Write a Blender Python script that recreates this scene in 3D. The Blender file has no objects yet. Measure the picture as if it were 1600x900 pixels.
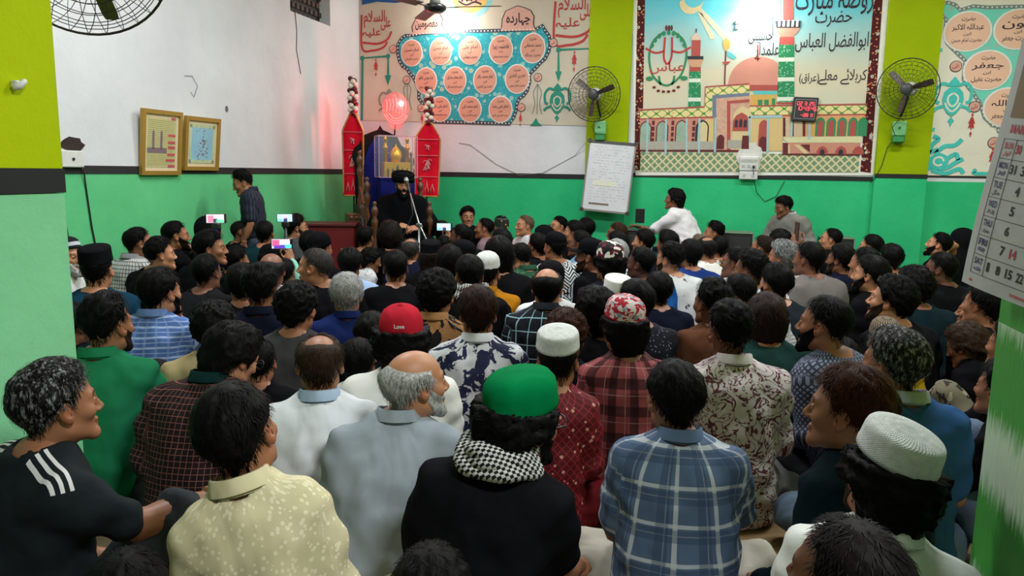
import bpy, bmesh, math, random
import numpy as np
from mathutils import Vector, Matrix

SC = bpy.context.scene
COL = SC.collection
PI = math.pi
# ---------------------------------------------------------------- camera, world, light, exposure
cam = bpy.data.objects.new('camera', bpy.data.cameras.new('camera')); COL.objects.link(cam)
cam.data.sensor_width = 36; cam.data.lens = 1175 / 1600 * 36; cam.data.clip_start = .02
cam.matrix_world = Matrix.Translation((0, 0, 1.42)) @ Matrix.Rotation(math.radians(14.3), 4, 'Z') @ Matrix.Rotation(math.radians(90 - 8.85), 4, 'X') @ Matrix.Rotation(math.radians(1.0), 4, 'Z')
SC.camera = cam
SC.view_settings.view_transform = 'Standard'; SC.view_settings.look = 'None'; SC.view_settings.gamma = 1; SC.view_settings.use_curve_mapping = False
SC.view_settings.exposure = 0.62
w = bpy.data.worlds.new('hall night'); SC.world = w; w.use_nodes = True
w.node_tree.nodes['Background'].inputs[0].default_value = (.60, .68, .80, 1); w.node_tree.nodes['Background'].inputs[1].default_value = .05
def area(name, loc, rot, sx, sy, power, col=(1, .97, .92), spread=math.pi):
    L = bpy.data.lights.new(name, 'AREA'); L.shape = 'RECTANGLE'; L.size = sx; L.size_y = sy; L.energy = power; L.color = col; L.spread = spread
    o = bpy.data.objects.new(name, L); COL.objects.link(o); o.location = loc; o.rotation_euler = rot; return o
# the light of the ceiling tube lamps (their fixtures are built with the ceiling)
TUBES = [(-2.6, 4.2, 0.), (.9, 3.9, 0.), (-1.3, 6.9, 0.), (2.2, 6.9, 0.), (1.6, .2, 0.)]
TUBE_W = [68, 62, 68, 64, 130]
for (tx, ty, tr), tw in zip(TUBES, TUBE_W): area('tube_light', (tx, ty, 3.98), (0, 0, tr), 1.3, .12, tw, (.965, .985, 1))
# ---------------------------------------------------------------- numpy geometry kit
def smin(a, b, k):
    h = np.clip(.5 + .5 * (b - a) / k, 0, 1)
    return b + (a - b) * h - k * h * (1 - h)

class Grid:
    """signed-distance field on a box; shapes are blended in, then meshed with surface nets"""
    def __init__(s, lo, hi, h):
        s.lo = np.array(lo, float); s.h = h
        n = np.maximum(np.ceil((np.array(hi) - s.lo) / h).astype(int) + 1, 4)
        s.n = n; s.F = np.full(n, .5, np.float32)
        s.ax = [(s.lo[i] + h * np.arange(n[i])).astype(np.float32) for i in range(3)]
    def box(s, lo, hi):
        sl = []
        for i in range(3):
            a = int(np.clip(math.floor((lo[i] - s.lo[i]) / s.h), 0, s.n[i] - 1)); b = int(np.clip(math.ceil((hi[i] - s.lo[i]) / s.h) + 1, 1, s.n[i]))
            sl.append(slice(a, max(b, a + 1)))
        return tuple(sl), s.ax[0][sl[0]][:, None, None], s.ax[1][sl[1]][None, :, None], s.ax[2][sl[2]][None, None, :]
    def put(s, sl, f, k, sub=False):
        if sub: s.F[sl] = -smin(-s.F[sl], f, k)
        else: s.F[sl] = smin(s.F[sl], f, k) if k > 0 else np.minimum(s.F[sl], f)
    def cone(s, a, b, ra, rb, k=.02, sub=False):
        a = np.array(a, float); b = np.array(b, float); m = max(ra, rb) + k * 1.5 + 2.5 * s.h
        sl, X, Y, Z = s.box(np.minimum(a, b) - m, np.maximum(a, b) + m)
        d = b - a; L2 = max(float(d @ d), 1e-9)
        t = np.clip(((X - a[0]) * d[0] + (Y - a[1]) * d[1] + (Z - a[2]) * d[2]) / L2, 0, 1)
        f = np.sqrt((X - a[0] - t * d[0]) ** 2 + (Y - a[1] - t * d[1]) ** 2 + (Z - a[2] - t * d[2]) ** 2) - (ra + (rb - ra) * t)
        s.put(sl, f, k, sub)
    def ell(s, c, r, k=.02, M=None, sub=False):
        c = np.array(c, float); r = np.array(r, float); m = (r.max() if M is not None else r) + k * 1.5 + 2.5 * s.h
        sl, X, Y, Z = s.box(c - m, c + m)
        X = X - c[0]; Y = Y - c[1]; Z = Z - c[2]
        if M is not None:
            X, Y, Z = (M[0, 0] * X + M[1, 0] * Y + M[2, 0] * Z, M[0, 1] * X + M[1, 1] * Y + M[2, 1] * Z, M[0, 2] * X + M[1, 2] * Y + M[2, 2] * Z)
        k0 = np.sqrt((X / r[0]) ** 2 + (Y / r[1]) ** 2 + (Z / r[2]) ** 2)
        k1 = np.sqrt((X / r[0] ** 2) ** 2 + (Y / r[1] ** 2) ** 2 + (Z / r[2] ** 2) ** 2) + 1e-6
        s.put(sl, k0 * (k0 - 1) / k1, k, sub)
    def loft(s, st, k=.03, p=2.3):
        """st rows: z, half width, half depth, y centre (x centre optional)"""
        st = np.array(st, float); m = .08
        lo = [-(st[:, 1].max()) - m, (st[:, 3] - st[:, 2]).min() - m, st[0, 0] - m]; hi = [st[:, 1].max() + m, (st[:, 3] + st[:, 2]).max() + m, st[-1, 0] + m]
        sl, X, Y, Z = s.box(lo, hi)
        z = Z.ravel(); zc = np.clip(z, st[0, 0], st[-1, 0])
        def smooth(col):
            q = np.linspace(st[0, 0], st[-1, 0], 90); v = np.interp(q, st[:, 0], st[:, col])
            for _ in range(14): v[1:-1] = .25 * v[:-2] + .5 * v[1:-1] + .25 * v[2:]
            return np.interp(zc, q, v).astype(np.float32)[None, None, :]
        a, b, yc = smooth(1), smooth(2), smooth(3)
        g = (np.abs(X) / a) ** p + (np.abs(Y - yc) / b) ** p
        f = (g ** (1 / p) - 1) * np.minimum(a, b)
        over = np.maximum(np.maximum(st[0, 0] - z, z - st[-1, 0]), 0)[None, None, :]
        f = np.where(over > 0, np.sqrt(np.maximum(f, 0) ** 2 + over ** 2) + np.minimum(f, 0) * 0, f)
        s.put(sl, f, k)
    def floor(s, z=0.):
        s.F = np.maximum(s.F, (z - s.ax[2])[None, None, :])
    def mesh(s, smooth=1):
        F = s.F; F[0] = F[-1] = .5; F[:, 0] = F[:, -1] = .5; F[:, :, 0] = np.maximum(F[:, :, 0], 1e-3); F[:, :, -1] = .5
        n = F.shape; cn = (n[0] - 1, n[1] - 1, n[2] - 1)
        I = F < 0
        any_ = np.zeros(cn, bool); all_ = np.ones(cn, bool)
        for i in (0, 1):
            for j in (0, 1):
                for k in (0, 1):
                    q = I[i:i + cn[0], j:j + cn[1], k:k + cn[2]]; any_ |= q; all_ &= q
        act = np.argwhere(any_ & ~all_); idx = np.full(cn, -1, np.int64); idx[tuple(act.T)] = np.arange(len(act))
        acc = np.zeros((len(act), 3)); cnt = np.zeros(len(act))
        cv = {}
        for c in np.ndindex(2, 2, 2): cv[c] = F[act[:, 0] + c[0], act[:, 1] + c[1], act[:, 2] + c[2]].astype(float)
        for ax in range(3):
            for o in np.ndindex(2, 2):
                c0 = list(o); c0.insert(ax, 0); c1 = list(o); c1.insert(ax, 1)
                v0, v1 = cv[tuple(c0)], cv[tuple(c1)]
                x = (v0 < 0) != (v1 < 0); t = np.where(x, v0 / np.where(x, v0 - v1, 1), 0)
                p = np.tile(np.array(c0, float), (len(act), 1)); p[:, ax] += t
                acc += p * x[:, None]; cnt += x
        V = s.lo + s.h * (act + acc / cnt[:, None])
        Q = []
        for ax in range(3):
            a1, a2 = (ax + 1) % 3, (ax + 2) % 3
            s0 = [slice(None)] * 3; s1 = [slice(None)] * 3; s0[ax] = slice(0, -1); s1[ax] = slice(1, None)
            e = np.argwhere(I[tuple(s0)] != I[tuple(s1)])
            if not len(e): continue
            e = e[(e[:, a1] > 0) & (e[:, a2] > 0) & (e[:, a1] < cn[a1]) & (e[:, a2] < cn[a2])]
            flip = I[tuple(e.T)]
            def cell(d1, d2):
                q = e.copy(); q[:, a1] -= d1; q[:, a2] -= d2; return idx[tuple(q.T)]
            q = np.stack([cell(1, 1), cell(0, 1), cell(0, 0), cell(1, 0)], 1)
            q[~flip] = q[~flip][:, ::-1]; Q.append(q)
        Q = np.concatenate(Q); Q = Q[(Q >= 0).all(1)]
        for _ in range(smooth):
            S = np.zeros_like(V); N = np.zeros(len(V))
            for i in range(4):
                np.add.at(S, Q[:, i], V[Q[:, i - 1]]); np.add.at(N, Q[:, i], 1)
            V = .45 * V + .55 * S / np.maximum(N, 1)[:, None]
        return V, Q

def vnormals(V, Q):
    n = np.cross(V[Q[:, 2]] - V[Q[:, 0]], V[Q[:, 3]] - V[Q[:, 1]]); N = np.zeros_like(V)
    for i in range(4): np.add.at(N, Q[:, i], n)
    return N / np.maximum(np.linalg.norm(N, axis=1), 1e-12)[:, None]

def vnoise(P, seed=0):
    """cheap smooth value noise in [-1, 1]"""
    i = np.floor(P).astype(np.int64); f = P - i; f = f * f * (3 - 2 * f); out = 0
    for c in np.ndindex(2, 2, 2):
        h = ((i[:, 0] + c[0]) * 374761393 + (i[:, 1] + c[1]) * 668265263 + (i[:, 2] + c[2]) * 2147483647 + seed * 974711) & 0x7fffffff
        h = (h ^ (h >> 13)) * 1274126177 & 0x7fffffff; h = (h ^ (h >> 16)) & 0xffff
        w = 1
        for a in range(3): w = w * (f[:, a] if c[a] else 1 - f[:, a])
        out = out + w * (h / 32767.5 - 1)
    return out

def RX(a): c, s = math.cos(a), math.sin(a); return np.array([[1, 0, 0], [0, c, -s], [0, s, c]])
def RY(a): c, s = math.cos(a), math.sin(a); return np.array([[c, 0, s], [0, 1, 0], [-s, 0, c]])
def RZ(a): c, s = math.cos(a), math.sin(a); return np.array([[c, -s, 0], [s, c, 0], [0, 0, 1]])

# ---------------------------------------------------------------- the head (faces +Y, origin between the ears)
HC = np.array([0, -.012, .02])          # centre the hair is grown from
def head_field(h, ears=True, old=False, lo=(-.1, -.13, -.2), hi=(.1, .14, .13)):
    g = Grid(lo, hi, h)
    g.ell((0, -.012, .03), (.074, .096, .083), .01)
    g.ell((0, .022, -.03), (.060, .064, .078), .03)
    g.cone((-.047, -.004, -.062), (-.014, .07, -.1), .02, .016, .03); g.cone((.047, -.004, -.062), (.014, .07, -.1), .02, .016, .03)
    g.ell((0, .076, -.103), (.022, .016, .017), .02)
    g.cone((-.04, .068, .022), (-.008, .083, .018), .01, .010, .018); g.cone((.04, .068, .022), (.008, .083, .018), .01, .010, .018)
    g.ell((-.043, .056, -.022), (.021, .02, .018), .025); g.ell((.043, .056, -.022), (.021, .02, .018), .025)
    g.ell((-.031, .091, .001), (.017, .013, .010), .012, sub=True); g.ell((.031, .091, .001), (.017, .013, .010), .012, sub=True)
    g.cone((0, .083, .012), (0, .107, -.030), .007, .011, .014)
    g.ell((-.012, .095, -.036), (.008, .010, .008), .007); g.ell((.012, .095, -.036), (.008, .010, .008), .007)
    g.ell((0, .086, -.0625), (.022, .010, .0055), .006); g.ell((0, .084, -.0735), (.018, .010, .006), .006)
    g.cone((-.02, .0915, -.0675), (.02, .0915, -.0675), .0018, .0018, .004, sub=True)
    if ears:
        for s in (-1, 1):
            M = RZ(-s * .35) @ RX(.25)
            g.ell((s * .080, -.012, -.004), (.008, .020, .032), .008, M); g.ell((s * .086, -.006, .002), (.005, .011, .017), .004, M, sub=True)
            g.ell((s * .077, -.002, -.03), (.006, .008, .009), .006)
    g.cone((0, -.028, -.04), (0, -.05, -.19), .052, .058, .03)
    return g
_hd = {}
def head_mesh(h):
    """vertices, quads, tint (lips, brows, eyes)"""
    if h in _hd: return _hd[h]
    V, Q = head_field(h).mesh(1); T = np.ones((len(V), 3))
    x, y, z = np.abs(V[:, 0]), V[:, 1], V[:, 2]
    front = y > .06
    lip = front & (x < .024) & (np.abs(z + .068) < .0105 - x * .25)
    T[lip] = (.72, .46, .45)
    brow = front & (x > .011) & (x < .049) & (np.abs(z - .0235 - .004 * np.sin((x - .01) / .04 * 3.1)) < .0045)
    T[brow] = (.10, .07, .06)
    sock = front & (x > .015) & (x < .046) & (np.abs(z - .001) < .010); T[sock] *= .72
    ear = x > .079; T[ear] *= (1.0, .84, .80)
    v, q, t = [V], [Q], [T]; n = len(V)
    for s in (-1, 1):                      # eyeballs: white, iris, pupil
        a = np.linspace(0, 2 * math.pi, 13)[:-1]; rings = [0, .25, .5, .85, 1.3, 1.9]
        ev = np.array([[s * .031 + .0125 * math.sin(r) * math.cos(b), .0745 + .0125 * math.cos(r), .001 + .0125 * math.sin(r) * math.sin(b)] for r in rings for b in a])
        et = np.repeat(np.array([(.02, .02, .02), (.05, .03, .02), (.10, .06, .04), (1.5, 1.55, 1.6), (1.5, 1.5, 1.5), (1, 1, 1)]), 12, 0)
        eq = np.array([[i * 12 + j, i * 12 + (j + 1) % 12, (i + 1) * 12 + (j + 1) % 12, (i + 1) * 12 + j] for i in range(5) for j in range(12)])[:, ::-1]
        v.append(ev); q.append(eq + n); t.append(et); n += len(ev)
        lv = []                            # upper lid
        for r in (.0136, .0136):
            for e in np.linspace(.10, 1.25, 4):
                for b in np.linspace(-1.25, 1.25, 7): lv.append((s * .031 + r * math.sin(b) * math.cos(e), .0742 + r * math.cos(b) * math.cos(e), .001 + r * math.sin(e)))
        lv = np.array(lv[:28]); lq = np.array([[i * 7 + j, i * 7 + j + 1, (i + 1) * 7 + j + 1, (i + 1) * 7 + j] for i in range(3) for j in range(6)])
        lt = np.ones((28, 3)); lt[:7] = (.12, .08, .07)
        v.append(lv); q.append(lq + n); t.append(lt); n += len(lv)
    _hd[h] = (np.concatenate(v), np.concatenate(q), np.concatenate(t)); return _hd[h]

_hb = None
def head_radius(D):
    """distance from HC to the (earless) head along directions D"""
    global _hb
    if _hb is None: _hb = head_field(.005, ears=False)
    g = _hb; lo = np.full(len(D), .03); hi = np.full(len(D), .19)
    def val(t):
        p = (HC + D * t[:, None] - g.lo) / g.h; i = np.clip(np.floor(p).astype(int), 0, g.n - 2); f = np.clip(p - i, 0, 1); o = 0
        for c in np.ndindex(2, 2, 2):
            w = 1
            for a in range(3): w = w * (f[:, a] if c[a] else 1 - f[:, a])
            o = o + w * g.F[i[:, 0] + c[0], i[:, 1] + c[1], i[:, 2] + c[2]]
        return o
    for _ in range(16):
        m = .5 * (lo + hi); ins = val(m) < 0; lo = np.where(ins, m, lo); hi = np.where(ins, hi, m)
    return lo

def dirs(az, el): return np.stack([np.sin(az) * np.cos(el), np.cos(az) * np.cos(el), np.sin(el)], -1)
def grid_quads(nu, nv, wrap):
    q = []
    for j in range(nv - 1):
        for i in range(nu if wrap else nu - 1): q.append((j * nu + i, j * nu + (i + 1) % nu, (j + 1) * nu + (i + 1) % nu, (j + 1) * nu + i))
    return np.array(q)

#          name: front line, temple, ear, nape elevation (deg); thickness top, side, back; noise kind, amplitude; bald crown radius (deg)
HAIR = {
    'short':   (40, 33, 4, -54, .022, .012, .014, 'straight', .004, 0),
    'full':    (36, 28, -2, -55, .034, .022, .024, 'straight', .007, 0),
    'quiff':   (42, 34, 6, -52, .044, .012, .014, 'tuft', .011, 0),
    'curly':   (38, 28, -4, -54, .040, .030, .028, 'curl', .013, 0),
    'buzz':    (42, 36, 6, -50, .006, .005, .005, 'straight', .001, 0),
    'thin':    (52, 42, 4, -52, .014, .012, .012, 'straight', .004, 0),
    'crown':   (46, 38, 4, -54, .016, .014, .014, 'straight', .004, 34),
    'bigcrown':(46, 38, 4, -54, .014, .015, .016, 'straight', .004, 50),
    'ring':    (30, 22, 0, -55, .014, .018, .022, 'straight', .006, 58),
    'long':    (40, 26, -48, -72, .026, .026, .028, 'straight', .007, 0),
    'mid':     (38, 28, -22, -58, .032, .028, .034, 'tuft', .009, 0),
    'midcurl': (38, 26, -24, -56, .036, .036, .046, 'curl', .014, 0),
}
_hr = {}
def hair_mesh(style, seed, near, capped=False):
    key = (style, seed, near, capped)
    if key in _hr: return _hr[key]
    fl, tl, er, np_, tt, ts, tb, kind, amp, bald = HAIR[style]
    nu, nv = (76, 30) if near else (32, 13)
    az = np.linspace(-math.pi, math.pi, nu + 1)[:-1]; A = np.abs(np.degrees(az))
    line = np.interp(A, [0, 40, 60, 73, 86, 102, 135, 180], [fl, tl, tl * .75 + er * .25, er - 9, er + 6, er - 14 if er > -20 else er, np_ * .8 + er * .2, np_])
    line = line + 2.2 * np.sin(az * 9 + seed) + 1.5 * np.sin(az * 23 + 2 * seed)
    topel = 90 - bald * (1 if bald else 0)
    v = np.linspace(0, 1, nv) ** .92
    rows = []
    el = np.radians(topel + (line[None, :] - topel) * v[:, None])
    AZ = np.tile(az, (nv, 1))
    if bald:   # ring of hair: the bald crown opens towards the forehead
        off = np.radians(np.interp(A, [0, 60, 180], [14, 4, -6 if bald > 50 else -2]))
        top = np.radians(90 - bald) + off[None, :] * 0 + np.radians(np.interp(A, [0, 50, 110, 180], [-14 if bald > 50 else 8, -4 if bald > 50 else 4, 0, 8]))[None, :]
        el = top + (np.minimum(np.radians(line)[None, :], top - .08) - top) * v[:, None]
    D = dirs(AZ.ravel(), el.ravel()); r0 = head_radius(D)
    up = np.clip((np.degrees(el.ravel())) / 90, 0, 1); back = np.clip((np.abs(AZ.ravel()) - 1.2) / 1.9, 0, 1)
    th = tt * up ** .8 + (1 - up ** .8) * (ts + (tb - ts) * back)
    if capped: th = np.where(np.degrees(el.ravel()) > 22, .004, th)
    if np_ < -55:                          # hanging hair falls straight instead of hugging the neck
        ce = np.cos(el.ravel()); low = el.ravel() < 0
        fall = np.minimum((.078 + .012 * back) / np.maximum(ce, .2), .27)
        r0 = np.where(low & (np.abs(AZ.ravel()) > .9), np.maximum(r0, fall), r0)
    fd = {'short': .5, 'quiff': .55, 'buzz': .3, 'full': .34, 'thin': .5, 'crown': .45, 'ring': .3}.get(style, .16); edge = np.clip((1 - np.repeat(v, nu)) / fd, 0, 1); edge = edge ** (.75 if fd > .2 else .6)
    if bald: edge = edge * np.clip(np.repeat(v, nu) / .3, 0, 1) ** .8
    if style == 'ring': edge = edge * np.clip((np.degrees(np.abs(AZ.ravel())) - 52) / 26, 0, 1)
    if np_ < -55: edge = np.maximum(edge, .55)
    P = HC + D * (r0 + th * edge)[:, None]
    if kind == 'curl': nz = vnoise(P * 62 + seed * 7, seed) * .8 + vnoise(P * 120, seed + 3) * .6
    elif kind == 'tuft': nz = vnoise(P * np.array([70, 34, 40]) + seed * 7, seed) + .5 * vnoise(P * np.array([170, 60, 90]), seed + 5)
    else: nz = .9 * vnoise(P * np.array([58, 17, 20]) + seed * 7, seed) + .5 * vnoise(P * np.array([135, 36, 42]), seed + 5)
    if capped: nz = np.where(np.degrees(el.ravel()) > 22, 0, nz)
    pole = np.clip(np.cos(el.ravel()) / .35, .25, 1)
    r = r0 - .004 * (1 - edge) + th * edge + amp * nz * np.clip(edge, .15, 1) * pole
    P = HC + D * r[:, None]
    Q = grid_quads(nu, nv, True)
    if not bald:
        P = np.concatenate([P, P[:nu].mean(0, keepdims=True)]); n = len(P) - 1
        P[:nu] = P[n] + (P[:nu] - P[n]) + (P[nu:2 * nu] - P[n]) * .2
        cap = np.array([(n, (i + 1) % nu, i, i) for i in range(nu)])
        tri = cap[:, :3]
    else: tri = np.zeros((0, 3), int)
    _hr[key] = (P, Q[:, ::-1], tri); return _hr[key]

_st = {}
def strands_mesh(style, seed, capped=False):
    """loose locks that break up the outline: thin tapering blades laid along the hair"""
    key = (style, seed, capped)
    if key in _st: return _st[key]
    fl, tl, er, np_, tt, ts, tb, kind, amp, bald = HAIR[style]; r = np.random.RandomState(seed + 11); N = 520 if kind == 'curl' else 760
    az = r.uniform(-math.pi, math.pi, N); Ad = np.degrees(np.abs(az)); line = np.interp(Ad, [0, 40, 60, 73, 86, 102, 135, 180], [fl, tl, tl * .75 + er * .25, er - 9, er + 6, er - 14 if er > -20 else er, np_ * .8 + er * .2, np_])
    top = 84. - bald if bald else 84.
    u = r.uniform(0, 1, N) ** .75; el = np.radians(top + (line - top) * u); ok = np.degrees(el) < (14 if capped else 90)
    if style == 'ring': ok &= Ad > 66
    az, el, u = az[ok], el[ok], u[ok]; n = len(az); L = (.030 if kind != 'curl' else .020) * r.uniform(.6, 1.3, n) * (1 - .55 * np.clip((u - .7) / .3, 0, 1)); sw = r.normal(0, .22 if kind != 'straight' else .10, n)
    V = []; back = np.clip((np.abs(az) - 1.2) / 1.9, 0, 1)
    for k, q in enumerate((0, .4, .75, 1.)):
        e2 = el - q * L / .1 * (1 - .5 * (kind == 'curl')); a2 = az + (sw * q + (.12 * np.sin(q * 5 + sw * 40) if kind == 'curl' else 0)) / np.maximum(np.cos(el), .3)
        D = dirs(a2, e2); r0 = head_radius(D); up = np.clip(np.degrees(e2) / 90, 0, 1)
        th = tt * up ** .8 + (1 - up ** .8) * (ts + (tb - ts) * back); fd = np.clip((1 - u) / .4, 0, 1) ** .75; th = th * (.15 + .85 * fd)
        if np_ < -55:
            fall = np.minimum((.078 + .012 * back) / np.maximum(np.cos(e2), .2), .27); r0 = np.where((e2 < 0) & (np.abs(a2) > .9), np.maximum(r0, fall), r0)
        lift = (-.003, .0018, .0032, .0040)[k] + (amp * .5 + .002) * r.uniform(0, 1, n) * q
        P = HC + D * (r0 + th + lift)[:, None]; side = np.cross(D, (0, 0, 1.)); side /= np.maximum(np.linalg.norm(side, axis=1), 1e-6)[:, None]; w_ = (.0013, .0012, .0008, .0002)[k] * (1.6 if kind == 'curl' else 1)
        V += [P + side * w_, P - side * w_]
    V = np.stack(V, 1).reshape(-1, 3); base = np.arange(n)[:, None] * 8; Q = np.concatenate([base + np.array([[2 * k, 2 * k + 1, 2 * k + 3, 2 * k + 2]]) for k in range(3)])
    _st[key] = (V, Q); return _st[key]

def patch_mesh(lo, hi, az0, az1, thick, amp, seed, near, curl=True):
    """a patch of beard between elevation curves lo(az), hi(az) (degrees)"""
    nu, nv = (56, 22) if near else (22, 9)
    az = np.radians(np.linspace(az0, az1, nu)); L = lo(np.degrees(az)); Hh = hi(np.degrees(az)); v = np.linspace(0, 1, nv)
    el = np.radians(L[None, :] + (Hh - L)[None, :] * v[:, None]); AZ = np.tile(az, (nv, 1))
    D = dirs(AZ.ravel(), el.ravel()); r0 = head_radius(D)
    eu = np.minimum(np.linspace(0, 1, nu), np.linspace(1, 0, nu)) / .1; ev = np.minimum(v / .08 + .4, (1 - v) / .22)
    e = np.clip(np.minimum(eu[None, :], ev[:, None]), 0, 1).ravel() ** .6
    chin = np.clip(-np.degrees(el.ravel()) / 55, 0, 1) ** 2 * np.cos(np.clip(AZ.ravel(), -1.5, 1.5))
    P = HC + D * r0[:, None]; nz = vnoise(P * (95 if curl else 60), seed)
    r = r0 - .004 * (1 - e) + (thick * (.35 + .65 * chin) + amp * nz) * e
    return HC + D * r[:, None], grid_quads(nu, nv, False), np.zeros((0, 3), int)
_bd = {}
def beard_mesh(kind, near):
    if (kind, near) in _bd: return _bd[kind, near]
    hi = lambda a: np.interp(np.abs(a), [0, 14, 26, 50, 80, 96], [-47, -45, -34, -27, -8, 8])
    lo = lambda a: np.interp(np.abs(a), [0, 40, 70, 96], [-72, -66, -48, -20])
    if kind == 'full': a = patch_mesh(lo, hi, -97, 97, .013, .003, 3, near)
    elif kind == 'long': a = patch_mesh(lambda a: lo(a) + 2, hi, -97, 97, .030, .005, 4, near, False)
    elif kind == 'goatee': a = patch_mesh(lambda a: np.full_like(a, -66.), lambda a: np.full_like(a, -46.), -24, 24, .014, .002, 5, near)
    else: a = patch_mesh(lo, hi, -95, 95, .007, .0015, 6, near)
    m = patch_mesh(lambda a: -39.5 - np.abs(a) * .22, lambda a: -31.5 - np.abs(a) * .28, -21, 21, .004, .001, 7, near)
    if kind == 'moustache': r = m
    else: r = (np.concatenate([a[0], m[0]]), np.concatenate([a[1], m[1] + len(a[0])]), np.zeros((0, 3), int))
    _bd[kind, near] = r; return r

# ---------------------------------------------------------------- hands (right hand, palm down, fingers +Y, thumb -X, origin at the wrist)
_hn = {}
def hand_mesh(curl, h, spread=0.):
    key = (curl, h, spread)
    if key in _hn: return _hn[key]
    g = Grid((-.09, -.05, -.11), (.07, .21, .05), h)
    g.cone((0, -.035, 0), (0, .012, 0), .027, .025, .01)
    g.ell((0, .05, 0), (.040, .050, .0145), .012); g.ell((-.026, .032, -.006), (.018, .032, .015), .012); g.ell((.027, .035, -.004), (.013, .035, .013), .01)
    for x, L, r in ((-.029, .072, .0088), (-.0095, .082, .0092), (.010, .076, .0088), (.029, .058, .0078)):
        p = np.array([x, .088 - abs(x) * .25, .002]); a = -.12; d0 = x * 4 * spread
        for f, c in ((.44, .5), (.31, 1.0), (.25, .8)):
            a2 = a - curl * c; q = p + L * f * np.array([math.sin(d0) , math.cos(a2), math.sin(a2)])
            g.cone(p, q, r, r * .9, .004); p = q; a = a2; r *= .9
    p = np.array([-.032, .02, -.006]); 
    for d, r in (((-.022, .032, -.010), .0125), ((-.008 + .012 * curl, .032, -.006 - .012 * curl), .0105), ((.004 + .010 * curl, .026, -.004 - .008 * curl), .009)):
        q = p + np.array(d); g.cone(p, q, r, r * .92, .005); p = q
    V, Q = g.mesh(1); _hn[key] = (V, Q); return _hn[key]

def frame(d, up):
    y = np.array(d, float); y /= np.linalg.norm(y); u = np.array(up, float); u = u - (u @ y) * y
    if np.linalg.norm(u) < 1e-4: u = np.cross(y, (1, 0, 0))
    z = u / np.linalg.norm(u); return np.stack([np.cross(y, z), y, z], 1)

# ---------------------------------------------------------------- bodies (face +Y, right hand +X, origin on the floor under the pelvis)
def A(*v): return np.array(v, float)
def mir(v): return np.array([-v[0], v[1], v[2]])
# pose: hunch, pelvis lift, arms {side: (elbow, wrist, fingers towards, back of hand, curl)}, legs {side: (knee, ankle, toes)}
LAP = (A(.202, .05, .30), A(.12, .26, .19), A(-.6, .8, -.25), A(.15, .2, 1), .45)
KNEE = (A(.225, .12, .34), A(.25, .33, .24), A(-.1, .9, -.4), A(.1, .4, 1), .5)
HUG = (A(.225, .20, .36), A(.07, .43, .30), A(-1, .25, -.2), A(.2, 1, .3), .5)
CHIN = (A(.22, .26, .34), A(.07, .27, .56), A(-.35, -.3, .7), A(.2, 1, .2), 1.1)
PHONE = (A(.24, .24, .42), A(.12, .36, .62), A(-.25, .15, 1), A(.7, -.6, .1), .8)
RAISE = (A(.27, .26, .58), A(.20, .42, .80), A(-.2, .1, 1), A(.8, -.4, .1), .8)
BACKH = (A(.30, .10, .62), A(.10, -.02, .74), A(-1, -.1, .3), A(0, -1, .2), .5)
CROSS = (A(.30, .25, .12), A(-.07, .31, .075), A(-.21, .27, .045))
UP = (A(.15, .36, .44), A(.13, .52, .09), A(.13, .68, .035))
SIDE = (A(.27, .30, .12), A(.30, .02, .07), A(.33, -.13, .04))
KNL = (A(.14, .36, .09), A(.10, -.05, .08), A(.09, -.17, .05))
CHAIR = (A(.13, .42, .50), A(.13, .44, .09), A(.13, .60, .035))
STAND = (A(.10, .02, .46), A(.10, -.01, .08), A(.11, .14, .03))
def mk(h, lift, ra, la, rl, ll): return dict(h=h, lift=lift, arms=(ra, la), legs=(rl, ll))
class Poses(dict):
    def __missing__(s, k):           # 'cross@.9' is the pose with a narrower trunk
        n, w = k.split('@'); P = dict(s[n]); P['w'] = float(w); s[k] = P; return P
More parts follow.
